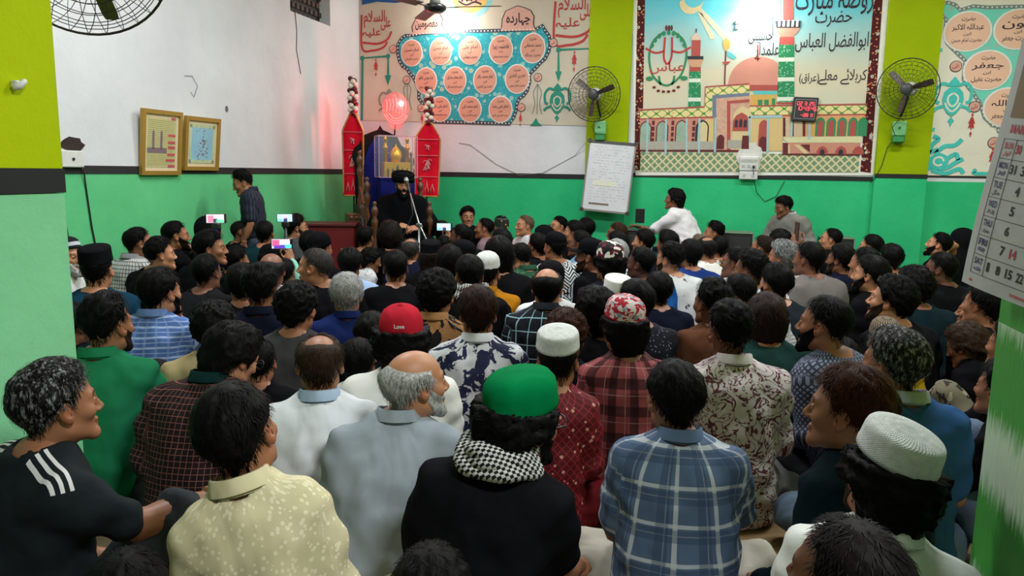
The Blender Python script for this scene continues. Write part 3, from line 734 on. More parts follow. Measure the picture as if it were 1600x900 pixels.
slab('floor', -4.7, 5.2, -3.2, 9.5, -.1, 0, plain('floor cement', sr(120, 100, 78), .8, var=.2, scale=3))
slab('ceiling', -4.7, 5.2, -3.2, 9.5, 4.2, 4.3, paint('ceiling white', sr(215, 214, 210)))
# left wall with the ventilator opening near the corner
b = MB(); b.box((-4.57, 3.15, BANDZ / 2), (.2, 12.7, BANDZ), mi=0); b.box((-4.57, 3.15, (BANDZ + 3.09) / 2), (.2, 12.7, 3.09 - BANDZ), mi=1)
b.box((-4.57, (-3.2 + 7.62) / 2, 3.645), (.2, 7.62 + 3.2, 1.11), mi=1); b.box((-4.57, (8.52 + 9.5) / 2, 3.645), (.2, .98, 1.11), mi=1); b.box((-4.57, 8.07, 4.02), (.2, .9, .36), mi=1)
struct(b.build('wall_left', [mg, mw]))
b = MB(); b.box((-4.62, 8.07, 3.465), (.02, .9, .75), mi=0)
for i in range(9):
    for j in range(8):
        b.box((-4.60, 7.64 + .1 * i + .05 * (j % 2), 3.12 + .095 * j), (.03, .062, .055), mi=1)
wn = struct(b.build('window_1', [plain('dark brick gaps', (.012, .009, .008)), plain('brown lattice brick', sr(70, 52, 46))]))
twotone('wall_back', -4.7, 5.2, 9.3, 9.5, mgb, mw, 1.385)
twotone('wall_right', 5.0, 5.2, -3.2, 9.5, mg, ml, 1.385); twotone('wall_front', -4.7, 5.2, -3.4, -3.2, mg, mw, 1.385)
# pilasters lime above the band, colour lowered to offset the wall bulbs' light
P1 = (-1.455, -.955, 9.21); P2 = (1.80, 2.33, 9.21)
twotone('wall_pilaster_left', P1[0], P1[1], P1[2], 9.3, mgb, mlb, 1.385); twotone('wall_pilaster_right', P2[0], P2[1], P2[2], 9.3, mgb, mlb, 1.44)
# black bands
slab('trim_1', -4.472, -4.464, -3.2, 9.3, 1.345, 1.405, mb)
slab('trim_2', -4.47, -1.455, 9.293, 9.302, 1.335, 1.392, mb); slab('trim_3', -1.457, -.953, 9.203, 9.212, 1.335, 1.392, mb)
slab('trim_4', -.955, 1.80, 9.293, 9.302, 1.375, 1.425, mb); slab('trim_5', 1.798, 2.332, 9.203, 9.212, 1.415, 1.46, mb); slab('trim_6', 2.33, 5.0, 9.293, 9.302, 1.43, 1.475, mb)
# near pillars that frame the opening
b = MB(); b.box((-2.46, 1.85, .66), (.72, .5, 1.32), mi=0); b.box((-2.46, 1.85, 2.80), (.72, .5, 2.8), mi=1); struct(b.build('wall_pillar_left', [wallmat('pale green pillar paint', sr(128, 202, 152), sr(140, 212, 162), .05), ml]))
slab('trim_7', -2.824, -2.096, 1.596, 2.104, 1.322, 1.402, mb)
b = MB(); b.box((.96, 1.52, .64), (.60, .80, 1.28), bev=.012, mi=0); b.box((.96, 1.52, 2.74), (.60, .80, 2.92), bev=.012, mi=1)
def brushed():
    m = NT('streaked green paint', .6, .4); p = m.geo(); s = m.xyz(p); n = m.noise(m.scale(p, (1, 26, 3.0)), 3, 4, .7); bnd = m.math('SINE', m.math('ADD', m.math('MULTIPLY', s[2], 17.), .6))
    k = m.math('MULTIPLY', m.ramp(m.math('ADD', m.math('MULTIPLY', bnd, .42), n), .42, .78), m.math('LESS_THAN', s[2], 1.10)); m.color(m.mix(k, mixc(sr(58, 140, 52), sr(84, 170, 76), .4), sr(196, 216, 192))); m.bump(n, .2, .01); return m.m
def mixc(a, b, t): return tuple(x + (y - x) * t for x, y in zip(a, b))
struct(b.build('wall_pillar_right', [brushed(), ml]))
# ---------------------------------------------------------------- people
BLACK = sr(14, 14, 17); HB = (.0055, .005, .005); HBR = (.022, .011, .007); HGREY = (.30, .30, .29); HRED = (.10, .025, .008); HBR2 = (.045, .025, .014)
_me = {}
def shared(key, f):
    if key not in _me: _me[key] = f()
    return _me[key]
def cap_mesh(kind):
    b = MB(); mats = None; k = 40
    if kind == 'kufi':      # stitched round cap: side band, soft flat crown
        prof = [(.101, 0), (.1035, .001), (.1035, .012), (.1025, .014), (.100, .050), (.097, .062), (.092, .068), (.088, .070), (.060, .077), (.03, .080), (.001, .081)]
    elif kind == 'dome': prof = [(.099, 0), (.1005, .002), (.1005, .016), (.099, .018), (.098, .04), (.090, .063), (.072, .082), (.045, .094), (.02, .098), (.001, .099)]
    elif kind == 'fez': prof = [(.101, 0), (.102, .001), (.102, .012), (.101, .014), (.099, .075), (.095, .082), (.05, .086), (.001, .086)]
    elif kind == 'green': prof = [(.098, -.004), (.104, -.002), (.106, .010), (.104, .022), (.103, .05), (.098, .07), (.084, .088), (.06, .098), (.03, .102), (.001, .103)]
    elif kind == 'ball': prof = [(.098, -.004), (.100, -.002), (.1005, .008), (.100, .03), (.094, .055), (.080, .078), (.058, .092), (.03, .100), (.012, .102), (.011, .106), (.001, .107)]
    else: prof = [(.098, -.012), (.1005, -.010), (.1015, .012), (.1005, .016), (.099, .04), (.090, .064), (.07, .083), (.04, .094), (.001, .097)]
    V = []; n = len(prof)
    for r, z in prof:
        for i in range(k):
            a = 2 * PI * i / k; wob = 1 + (.006 * math.sin(3 * a + z * 40) if kind in ('green', 'dome', 'knit') else 0)
            V.append((r * .86 * math.cos(a) * wob, r * 1.03 * math.sin(a) * wob, z))
    b.add(V, grid_quads(k, n, True)); b.lathe([(.0875, .004), (.0868, .03), (.05, .05)], (0, 0, 0), k, sx=.97, sy=1.14)
    if kind == 'ball': pass
    return mesh_from('cap', np.concatenate(b.V), np.concatenate(b.Q), np.concatenate(b.T), True)
CAPT = {'kufi': (0, -.012, .068, -.10), 'dome': (0, -.010, .058, -.12), 'fez': (0, -.014, .062, -.12), 'green': (0, -.014, .052, -.16), 'ball': (0, -.010, .050, -.06), 'knit': (0, -.012, .052, -.16)}
def hood_mesh():
    """headscarf: covers the head, open at the face, falls on the shoulders"""
    g = Grid((-.2, -.2, -.28), (.2, .2, .16), .011); g.ell((0, -.02, .03), (.098, .118, .105), .02); g.cone((0, -.03, -.05), (0, -.04, -.2), .095, .15, .06); g.ell((0, .10, -.025), (.062, .08, .092), .01, sub=True); g.ell((0, .0, -.02), (.078, .09, .10), .004, sub=True)
    V, Q = g.mesh(1); return mesh_from('headscarf', V, Q)
def glasses_mesh():
    b = MB()
    for s in (-1, 1):
        b.tube([(s * .033 + .024 * math.cos(a) , .108 - .006 * abs(math.cos(a)), .0 + .018 * math.sin(a)) for a in np.arange(14) * 2 * PI / 14], .0022, 5, True)
        b.tube([(s * .057, .100, .004), (s * .076, .085, .006), (s * .082, .03, .008), (s * .082, -.012, .006), (s * .080, -.03, -.012)], .0022, 5)
    b.tube([(-.010, .109, .004), (0, .113, .007), (.010, .109, .004)], .0022, 5); return mesh_from('glasses', np.concatenate(b.V), np.concatenate(b.Q), np.concatenate(b.T), True)
CLOTH = {}
def person(label, x, y, z, psi, hy, hp, s, pose, hair, top, near=0, skin=1, hc=HB, grey=0., beard=None, bc=None, cap=None, cm=None, sleeve='long', legs=(.02, .02, .022), hs=1., lean=0., fat=.0, hem=0., hood=None, glasses=False, collar=False, cc=None, tilt=0., seed=0, group='people seated on the hall floor listening to the speaker', amp=None, ankle=.9, scarf=None, vest=None, extra=None):
    P = POSE[pose]; root = thing('person', label, 'person', (x, y, z), psi, group); root.scale = (s, s, s); root.rotation_euler = (0, math.radians(lean), psi); hs *= .93
    bh, sh, hh, hv, lh = ((.023, .0132, .0062, .0056, .022) if near == 2 else (.031, .020, .0085, .0080, .029) if near == 1 else (.036, .027, .012, .0105, .036))
    bV, bQ = body_mesh(pose, bh, hh, fat); hV, hQ, hT = head_mesh(hv)
    R = RZ(-math.radians(hy)) @ RX(math.radians(hp)) @ RY(math.radians(tilt)); jn = head_joint(P); hc_ = jn + R @ (HEADUP * (1, 1, 1)) 
    hw = (hV * hs) @ R.T + hc_
    V = np.concatenate([bV, hw]); Q = np.concatenate([bQ, hQ + len(bV)]); T = np.concatenate([np.ones((len(bV), 3)), hT])
    ob('body', mesh_from('body', V, Q, tint=T), skinmat(skin), root)
    M = Matrix.Translation(hc_) @ Matrix(R).to_4x4() @ Matrix.Scale(hs, 4)
    def onhead(name, me, mat, off=None, objmat=True):
        o = ob(name, me, mat, root, objmat=objmat); o.matrix_local = M if off is None else M @ off; return o
    if hood is not None: onhead('headscarf', shared('hood', hood_mesh), hood)
    elif hair:
        nr = near > 0; sd = seed % (7 if nr else 3); capd = cap is not None
        def hm():
            a = hair_mesh(hair, sd, nr, capd); return mesh_from('hair', *a)
        onhead('hair', shared(('hair', hair, sd, nr, capd), hm), hairmat(hc, .5, 'curl' in HAIR[hair][7], grey))
        if True:
            o = onhead('loose_hair', shared(('strands', hair, sd, capd), lambda: mesh_from('loose_hair', *strands_mesh(hair, sd, capd))), hairmat(hc, .5, 'curl' in HAIR[hair][7], grey)); o['kind'] = 'stuff'
    if beard:
        def bm(): return mesh_from('beard', *beard_mesh(beard, near > 0))
        onhead('beard' if beard != 'moustache' else 'moustache', shared(('beard', beard, near > 0), bm), hairmat(bc or (hc if beard != 'stubble' else (.030, .018, .012)), .6, True, grey if bc is None and beard != 'stubble' else 0))
    if cap:
        cx, cy, cz, ct = CAPT[cap]; o = onhead('cap', shared(('cap', cap), lambda: cap_mesh(cap)), cm, Matrix.Translation((cx, cy, cz)) @ Matrix.Rotation(-ct, 4, 'X') if False else Matrix.Translation((cx, cy, cz)) @ Matrix.Rotation(ct * -1, 4, 'X'))
        if extra: extra(o, 'cap')
    if glasses: onhead('glasses', shared('glasses', glasses_mesh), plain('glasses frame', (.012, .012, .014), .3))
    a_ = amp if amp is not None else (.0085 if near else .005)
    def sm():
        V, Q, U = shirt_mesh(pose, sh, sleeve, fat, hem, a_, sd_, ); return mesh_from('shirt', V, Q, pat=U)
    sd_ = seed % (9 if near else 2)
    so = ob('shirt', shared(('shirt', pose, sh, sleeve, fat, hem, a_, sd_), sm), top, root, objmat=True)
    if collar:
        def cmf(): V, Q = collar_mesh(pose); return mesh_from('collar', V, Q)
        ob('collar', shared(('collar', pose), cmf), cc or top, root, objmat=True)
    def lm():
        V, Q = legs_mesh(pose, lh, a_, seed % 2, ankle); return mesh_from('trousers', V, Q)
    ob('trousers', shared(('legs', pose, lh, a_, seed % 2, ankle), lm), cloth(legs) if isinstance(legs, tuple) else legs, root, objmat=True)
    if scarf is not None:
        b = MB(); n = jn
        for q in range(3):
            b.tube([n + np.array([(.088 - .006 * q) * math.sin(a) * 1.05, -.010 + (.080 - .005 * q) * math.cos(a) * -1.0, .006 + .020 * q - .035 * max(0, -math.cos(a)) * (1.2 - q * .3) + .006 * math.sin(3 * a + q)]) for a in np.arange(28) * 2 * PI / 28], [.021 + .004 * math.sin(5 * a + q * 2) for a in np.arange(28) * 2 * PI / 28], 10, True)
        b.build('scarf', scarf, root, True)
    return root
# ---------------------------------------------------------------- writing
import unicodedata
FORMS = {}
for cp in list(range(0xFB50, 0xFDF0)) + list(range(0xFE70, 0xFEFD)):
    d = unicodedata.decomposition(chr(cp)).split()
    if len(d) == 2 and d[0] in ('<isolated>', '<final>', '<initial>', '<medial>'): FORMS.setdefault((chr(int(d[1], 16)), d[0][1:-1]), chr(cp))
def shape(s):
    """joined letter forms in visual (left to right) order"""
    s = s.replace('لا', '\uFEFB'); out = []
    ini = lambda c: (c, 'initial') in FORMS
    fin = lambda c: (c, 'final') in FORMS or c == '\uFEFB'
    for i, c in enumerate(s):
        pj = i > 0 and ini(s[i - 1]) and fin(c); nj = i + 1 < len(s) and ini(c) and fin(s[i + 1])
        if c == '\uFEFB': out.append('\uFEFC' if pj else c); continue
        out.append(FORMS.get((c, 'medial' if pj and nj else 'final' if pj else 'initial' if nj else 'isolated'), FORMS.get((c, 'final' if pj else 'isolated'), c)))
    tr = {'(': ')', ')': '('}
    return ''.join(tr.get(c, c) for c in reversed(out))
def text_mesh(s, bold=.0, arabic=True):
    c = bpy.data.curves.new('lettering', 'FONT'); c.body = shape(s) if arabic else s; c.size = 1; c.resolution_u = 2; c.offset = bold; o = bpy.data.objects.new('lettering', c)
    me = bpy.data.meshes.new_from_object(o); n = len(me.vertices); V = np.zeros(n * 3); me.vertices.foreach_get('co', V); V = V.reshape(-1, 3)
    me.calc_loop_triangles(); T = np.zeros(len(me.loop_triangles) * 3, int); me.loop_triangles.foreach_get('vertices', T); T = T.reshape(-1, 3)
    bpy.data.objects.remove(o); bpy.data.curves.remove(c); bpy.data.meshes.remove(me); lo, hi = V[:, :2].min(0), V[:, :2].max(0); V[:, :2] -= (lo + hi) / 2; return V, T, hi - lo
def write(b, s, c, w, h, fn, z, bold=.01, arabic=True, rot=0, mi=0):
    """text fitted in a w x h field centred on c; fn maps (u, v, depth) to space"""
    V, T, d = text_mesh(s, bold, arabic); k = min(w / d[0], (h or 9) / d[1]); kx = ky = k
    if h and w: kx = w / d[0]; ky = min(h / d[1], kx * 1.9); kx = min(kx, ky * 1.9)
    ca, sa = math.cos(rot), math.sin(rot)
    P = [fn((c[0] + (x * kx) * ca - (y * ky) * sa, c[1] + (x * kx) * sa + (y * ky) * ca, z)) for x, y, _ in V]; b.add(P, (), T, mi)
def stripe_tee():
    m = NT('tee', .85, .2); p = m.xyz(m.attr('pat')); f = m.noise(m.obj(), 9, 4); top = m.math('MULTIPLY', m.math('GREATER_THAN', p[1], .53), m.math('LESS_THAN', p[0], .8))
    o = m.xyz(m.obj()); st = m.math('MULTIPLY', m.line(o[1], .021, .0095, .006), m.math('MULTIPLY', m.math('GREATER_THAN', o[2], .555), m.math('MULTIPLY', m.math('LESS_THAN', o[1], .075), m.math('GREATER_THAN', o[1], .012))))
    st = m.math('MULTIPLY', st, m.math('GREATER_THAN', m.math('ABSOLUTE', o[0]), .07)); m.color(m.mix(st, sr(14, 22, 26), (.6, .6, .6))); m.bump(f, .35, .02); return m.m
stripe_tee = cached(stripe_tee)
W9 = (.62, .66, .70)
def CHECK(): return plain_check()
@cached
def plain_check():
    m = NT('checked_scarf', .9, .2); p = m.xyz(m.obj()); a = m.math('ADD', m.math('ADD', p[0], p[1]), m.math('MULTIPLY', p[2], .6)); b = m.math('ADD', m.math('SUBTRACT', p[0], p[1]), m.math('MULTIPLY', p[2], -1.2))
    k = m.math('ABSOLUTE', m.math('SUBTRACT', m.line(a, .026, .013), m.line(b, .026, .013))); m.color(m.mix(k, (.55, .55, .53), (.012, .012, .014))); return m.m
def BLUEPLAID(): return plaid(sr(90, 110, 140), [(0, .098, .011, .02, W9, .75), (0, .098, .003, .040, W9, .5), (1, .105, .011, .03, W9, .75), (1, .105, .003, .052, W9, .5), (0, .098, .03, .06, sr(56, 74, 104), .5), (1, .105, .035, .07, sr(56, 74, 104), .5)])
def REDPLAID(): return plaid(sr(156, 78, 84), [(0, .085, .032, .0, sr(34, 20, 24), .75), (1, .10, .038, .0, sr(34, 20, 24), .75), (0, .085, .003, .02, sr(190, 150, 150), .6), (1, .10, .003, .024, sr(190, 150, 150), .6), (0, .085, .003, .062, sr(60, 20, 26), .6)])
def BLACKPLAID(): return plaid(sr(16, 20, 28), [(0, .062, .005, .02, sr(150, 190, 205), .8), (1, .066, .005, .03, sr(150, 190, 205), .8)])
def BLUESTRIPE(): return plaid(sr(72, 100, 156), [(1, .045, .009, 0, sr(160, 180, 214), .8), (1, .045, .004, .02, sr(150, 170, 204), .7), (0, .05, .010, 0, sr(120, 146, 190), .45)])
def WHITESTRIPE(): return plaid(sr(196, 196, 200), [(1, .02, .006, 0, sr(90, 90, 96), .7)])
def GREYCHECK(): return plaid(sr(186, 186, 184), [(0, .022, .007, 0, sr(60, 60, 66), .7), (1, .026, .008, 0, sr(60, 60, 66), .7)])
def printed_camo(): return cloth3(sr(98, 92, 74), sr(40, 36, 30), sr(140, 132, 110))
@cached
def cloth3(a, b, c):
    m = NT('camouflage_cloth', .85, .2); v = m.obj(); m.color(m.mix(m.math('GREATER_THAN', m.noise(v, 11, 3), .56), m.mix(m.math('GREATER_THAN', m.noise(v, 14, 3, .5, .8), .52), a, b), c)); return m.m
@cached
def MAROON():
    m = NT('sequined_maroon', .7, .3); p = m.attr('pat'); s = m.xyz(p); sc = .036
    k = m.math('MAXIMUM', m.line(m.math('ADD', s[0], s[1]), sc, sc * .16), m.line(m.math('SUBTRACT', s[0], s[1]), sc, sc * .16))
    col = m.mix(k, sr(92, 10, 24), sr(150, 34, 44)); q = m.n('ShaderNodeVectorMath', operation='MULTIPLY'); m.t.links.new(p, q.inputs[0]); q.inputs[1].default_value = (1, 1, 0)
    d = m.math('LESS_THAN', m.voro(q.outputs[0], 30), .20); col = m.mix(d, col, sr(216, 160, 150)); m.color(col); return m.m
@cached
def CROCHET():
    m = NT('white_crochet', .9, .2); v = m.obj(); p = m.xyz(v); a = m.math('ARCTAN2', p[1], p[0]); st = m.math('MULTIPLY', m.math('SINE', m.math('MULTIPLY', a, 70.)), m.math('SINE', m.math('MULTIPLY', p[2], 1300.))); n = m.noise(v, 60, 3)
    h = m.math('ADD', m.math('MULTIPLY', st, .5), n); m.color(m.mix(m.ramp(h, -.1, .9), sr(168, 172, 170), sr(226, 228, 226))); m.bump(h, .5, .004); return m.m
@cached
def FOLKCAP():
    m = NT('patterned_cap', .8, .2); v = m.obj(); p = m.xyz(v); col = m.mix(m.math('GREATER_THAN', m.noise(v, 30, 2, .5, 1.5), .5), sr(206, 190, 192), sr(160, 26, 44)); col = m.mix(m.math('LESS_THAN', m.voro(v, 24), .26), col, sr(120, 150, 166)); col = m.mix(m.math('LESS_THAN', p[2], .014), col, sr(150, 20, 40)); m.color(col); return m.m
@cached
def GEOCAP():
    m = NT('patterned_cap', .8, .2); v = m.obj(); c = m.voro(v, 34, 'Color'); s = m.xyz(c); col = m.mix(m.math('GREATER_THAN', s[0], .62), sr(20, 18, 20), sr(214, 210, 200)); col = m.mix(m.math('GREATER_THAN', s[1], .70), col, sr(92, 24, 44)); m.color(col); return m.m
@cached
def KNITCAP():
    m = NT('knitted_cap', .9, .2); p = m.xyz(m.obj()); a = m.math('ARCTAN2', p[1], p[0]); k = m.math('GREATER_THAN', m.math('MULTIPLY', m.math('SINE', m.math('MULTIPLY', a, 26.)), m.math('SINE', m.math('MULTIPLY', p[2], 260.))), .1); m.color(m.mix(k, sr(58, 46, 36), sr(134, 122, 104))); return m.m
@cached
def STRIPECAP():
    m = NT('striped_cap', .9, .2); p = m.xyz(m.obj()); z = m.math('ADD', p[2], m.math('MULTIPLY', p[1], -.10)); col = m.mix(m.math('LESS_THAN', z, .040), sr(18, 20, 26), sr(176, 180, 186)); col = m.mix(m.math('LESS_THAN', z, .012), col, sr(22, 24, 32)); m.color(col); return m.m

def BRIM(o, kind):
    b = MB(); V = []
    for j in range(5):
        for i in range(13): a = math.radians(25 + 130 * i / 12); rr = .097 + .068 * j / 4 * math.sin((a - .436) / 2.27 * PI) ** .5 if 0 < i < 12 else .097; V.append((rr * .88 * math.cos(a), rr * 1.02 * math.sin(a), .004 - .018 * (j / 4) ** 1.5))
    V = np.array(V); Q = grid_quads(13, 5, False); b.add(V, Q); b.add(V - (0, 0, .004), Q[:, ::-1]); b.build('brim', o.material_slots[0].material, o, True)
def REDCAP(o, kind):
    BRIM(o, kind); b = MB(); f = lambda p: np.array([(.0865 + p[2]) * math.sin(p[0] / .0865), -(.1035 + p[2]) * math.cos(p[0] / .0865) * (1 - max(0, p[1] - .02) * 2.0), p[1]])
    write(b, 'Love', (0, .047), .038, .016, f, .0035, .03, False); b.build('white_word', plain('white thread', (.7, .7, .7)), o)
    b = MB(); q = [(-.030, .004)] + [(.030 * math.cos(a), .006 + .022 * math.sin(a)) for a in np.linspace(PI, 0, 9)] + [(.030, .004)]; b.prism([(x, z) for x, z in q], .0005, .0015, f); b.build('strap_opening', plain('dark opening', (.01, .008, .008)), o)
    b = MB(); b.prism([(-.034, -.004), (-.01, -.004), (.01, -.004), (.034, -.004), (.034, .006), (.01, .006), (-.01, .006), (-.034, .006)], .0012, .003, f); b.build('strap', o.material_slots[0].material, o)
# seated people: label, place, turn of the body, turn and tilt of the head, size, pose, hair, top
person('grey-flecked man in a black tee with white shoulder stripes leaning by the green pillar', -1.775, 1.525, 0, -0.377, 4.0, 4, 1.048, 'rest', 'full', stripe_tee(), near=2, skin=1, seed=1, hc=(.010,.009,.009), grey=0.3, sleeve='half', legs=(.045,.050,.058), group=None, fat=0.02)
person('young man in a pale yellow brocade kurta seen from behind', -0.898, 1.527, 0, 0.405, 16.0, 4, 1.076, 'cross@0.78', 'full', printed(sr(192, 184, 148), sr(210, 203, 170), 'dots', 75, .34), lean=-14, near=2, skin=1, seed=2, hem=0.03, legs=(.42, .36, .20), collar=True)
person('bearded man in a green felt cap with a checked scarf over black', -0.57, 1.763, 0, 0.114, 47.0, 4, 1.067, 'crossk@0.9', 'midcurl', cloth(BLACK), lean=7, near=2, skin=1, seed=3, cap='green', cm=cloth(sr(0, 112, 62)), beard='full', glasses=True, sleeve='half', scarf=CHECK(), fat=0.03, legs=(.10, .14, .20))
person('stout man in a blue shirt with a wide white windowpane check', -0.032, 2.237, 0, 0.124, -22.0, 4, 0.995, 'crossk', 'full', BLUEPLAID(), near=2, skin=1, seed=4, sleeve='half', legs=(.50, .47, .40), fat=0.035, collar=True)
person('man in a tall white stitched cap and white kurta beside the right pillar', 0.34, 1.662, 0, 0.107, -12.0, 4, 1.037, 'cross@0.95', 'midcurl', cloth(sr(222, 224, 220)), lean=10, near=2, skin=1, seed=5, cap='kufi', cm=CROCHET(), beard='stubble', legs=(.62, .62, .60), collar=True, hem=0.02, fat=0.02)
person('bare-browed man at the bottom edge in front of the white kurta', 0.377, 1.103, 0, 0.376, -24.0, 4, 1.06, 'slump@0.8', 'thin', cloth(sr(62, 62, 64)), near=2, skin=2, seed=6, hc=(.008,.006,.006))
person('black-haired child at the bottom edge below the jeans knee', -0.994, 1.022, 0, 0.595, 6.0, 4, 0.789, 'slump', 'full', cloth(sr(18, 22, 38)), near=1, skin=1, seed=2, hs=1.12)
person('black-haired child at the bottom edge below the black back', -0.455, 1.158, 0, 0.255, 4.0, 4, 0.809, 'slump', 'full', cloth(BLACK), near=1, skin=1, seed=4, hs=1.12)
person('man with thinning brown hair in a plain white kurta', -1.235, 2.219, 0, 0.464, 1.6, 4, 1.024, 'cross', 'crown', cloth(sr(206, 210, 214)), near=2, skin=1, seed=1, hc=(.030,.017,.010), collar=True, cc=cloth(sr(150, 170, 190)), legs=(.62, .62, .60), hem=0.03, fat=0.015)
person('old bald man with white side hair in a grey shirt', -0.895, 2.025, 0, 0.223, 58.0, 4, 1.063, 'slump', 'ring', cloth(sr(142, 152, 160)), near=2, skin=0, seed=5, hc=(.42,.42,.40), beard='stubble', bc=(.45,.45,.43), collar=True, legs=(.30,.31,.32), fat=0.02)
person('black-haired boy behind the yellow kurta, dark collar', -1.749, 2.621, 0, 0.478, 4.0, 4, 0.851, 'slump', 'short', cloth(BLACK), near=1, skin=1, seed=6, hs=1.06)
person('dark-haired boy in white between the white kurta and the old bald man', -1.374, 2.716, 0, 0.268, 7.2, 4, 0.849, 'slump', 'full', cloth(sr(206, 206, 204)), near=1, skin=1, seed=3, hs=1.06)
person('child in a white cap and sequined maroon kurta', -0.521, 2.735, 0, 0.144, 1.6, 4, 0.949, 'cross@0.8', 'short', MAROON(), near=2, skin=0, seed=1, cap='kufi', cm=CROCHET(), hem=0.03, legs=(.12, .01, .015), hs=1.1)
person('man in a red and white patterned cap and red checked shirt', -0.269, 3.063, 0, 0.197, -19.0, 4, 1.062, 'cross@0.9', 'mid', REDPLAID(), near=2, skin=1, seed=2, cap='dome', cm=FOLKCAP())
person('young man in a white shirt with a maroon marbled print', 0.166, 3.108, 0, 0.202, -18.0, 4, 1.064, 'side', 'quiff', printed(sr(206,196,198), sr(98,54,66), 'scroll', 13, .035), near=2, skin=2, seed=5, legs=(.30,.30,.31), collar=True)
person('person with long brown straight hair in a dark green top', 0.34, 3.602, 0, 0.105, -7.2, 4, 1.05, 'hug', 'long', cloth(sr(26, 54, 50)), near=2, skin=1, seed=1, hc=(.030,.018,.017), legs=(.012, .012, .014))
person('man with hennaed hair and black shirt holding his own arm, face to the left', 0.511, 2.111, 0, 0.715, -23.0, 4, 1.076, 'crossk', 'full', cloth(sr(14, 30, 36)), near=2, skin=1, seed=3, hc=(.05,.014,.006), sleeve='long', legs=(.02,.022,.026))
person('man with greying hair in a blue polo with pale collar', 0.726, 2.714, 0, 0.143, -36.0, 4, 1.076, 'cross@0.86', 'full', cloth(sr(46, 80, 128)), near=2, skin=1, seed=6, hc=(.016,.014,.013), grey=0.32, sleeve='half', collar=True, cc=cloth(sr(150, 154, 160)), legs=(.10, .14, .20))
person('girl with tied black hair in an orange-red floral dress', 0.674, 3.666, 0, 0.014, -7.2, 4, 0.788, 'hug', 'full', printed(sr(120,30,22), sr(196,80,40), 'blot', 18, .55), near=1, skin=1, seed=4, sleeve='half', hs=1.12, legs=(.22,.26,.30))
person('boy in a brown knitted cap and yellow tee', 0.892, 3.921, 0, -0.094, -4.8, 4, 0.852, 'cross', 'short', cloth(sr(168, 140, 28)), near=1, skin=1, seed=2, cap='dome', cm=KNITCAP(), sleeve='half', hs=1.05)
person('boy with brown fringe looking down next to the right pillar', 1.434, 3.912, 0, 0.559, -18.0, -22, 0.926, 'slump', 'mid', cloth(BLACK), near=2, skin=2, seed=5, hc=(.035,.02,.012))
person('boy in profile with hand at his head below the calendar', 1.545, 4.606, 0, 0.649, -27.0, 4, 0.81, 'kneel', 'quiff', cloth(BLACK), near=2, skin=1, seed=3, hs=1.04)
person('bearded man in a navy and white lattice-print shirt', 0.683, 3.343, 0, 0.506, -34.0, 4, 1.119, 'slump', 'short', printed(sr(112,118,134), sr(44,48,66), 'diamond', .022, .38), near=2, skin=1, seed=1, beard='full')
person('man with glossy auburn hair in a white and navy batik shirt', -0.963, 3.157, 0, 0.274, 0.8, 4, 1.064, 'cross', 'full', printed(sr(198,200,206), sr(34,38,66), 'blot', 15, .50), near=2, skin=1, seed=6, hc=(.022,.009,.007), collar=True)
person('boy with short coppery hair behind the white-capped child', -0.572, 3.102, 0, 0.093, 3.2, 4, 0.978, 'slump', 'curly', cloth(sr(18, 22, 38)), near=1, skin=1, seed=1, hc=(.040,.014,.008), hs=1.06)
person('young man with long layered dark hair in black', -0.408, 3.443, 0, 0.446, -20.0, 4, 1.051, 'cross', 'mid', cloth(BLACK), near=2, skin=2, seed=3)
person('man with a bald crown in a black shirt with pale blue windowpane check', -0.83, 4.003, 0, 0.161, 1.6, 4, 1.077, 'cross', 'bigcrown', BLACKPLAID(), near=2, skin=0, seed=2, collar=True)
person('young person in a red cap with a small white word on its back, white top', -1.075, 2.537, 0, 0.357, 1.6, 4, 1.064, 'cross', 'midcurl', cloth(sr(222, 224, 220)), near=2, skin=1, seed=4, cap='ball', cm=cloth(sr(178, 34, 50)), extra=REDCAP)
person('black-haired boy left of the red cap', -1.461, 3.076, 0, 0.333, 4.0, 4, 0.906, 'slump', 'full', cloth(BLACK), near=1, skin=1, seed=1, hs=1.05)
person('curly-haired youth in a tan and black tie-dye shirt', -1.319, 3.527, 0, 0.205, 5.6, 4, 1.076, 'cross', 'curly', printed(sr(156,112,70), sr(20,18,18), 'blot', 9, .50), near=2, skin=1, seed=4, collar=True)
person('man in a white embroidered skullcap and mustard kurta', -1.345, 4.58, 0, 0.221, 2.4, 4, 1.051, 'cross', 'short', cloth(sr(164, 108, 20)), near=2, skin=0, seed=5, cap='dome', cm=CROCHET(), collar=True)
person('grey-haired man in a navy blue suit jacket', -1.809, 3.572, 0, 0.469, 0.0, 4, 1.026, 'cross', 'full', cloth(sr(22, 34, 80)), near=2, skin=1, seed=5, hc=(.34,.34,.33), fat=0.01, collar=True)
person('curly-haired young man in a charcoal grey shirt', -1.846, 3.062, 0, 0.397, 20.0, 4, 1.039, 'cross', 'curly', cloth(sr(62, 62, 64)), near=2, skin=1, seed=3)
person('man in glasses leaning forward in a dark shirt with a fine red grid', -1.765, 2.226, 0, 0.143, 30.0, -24, 1.064, 'slump', 'mid', printed(sr(24,14,16), sr(120,72,66), 'grid', .019, .11), near=2, skin=0, seed=6, glasses=True, collar=True, cc=cloth(sr(14, 40, 40)))
person('curly black-haired person in beige behind the man in glasses', -2.055, 2.739, 0, 0.426, 8.0, 4, 0.978, 'cross', 'curly', cloth(sr(168, 150, 112)), near=1, skin=1, seed=2)
person('bearded man in a striped blue shirt with fist at his chin', -2.727, 3.154, 0, 0.384, 32.0, 4, 1.077, 'chin', 'full', BLUESTRIPE(), near=2, skin=0, seed=2, beard='full', sleeve='half', collar=True)
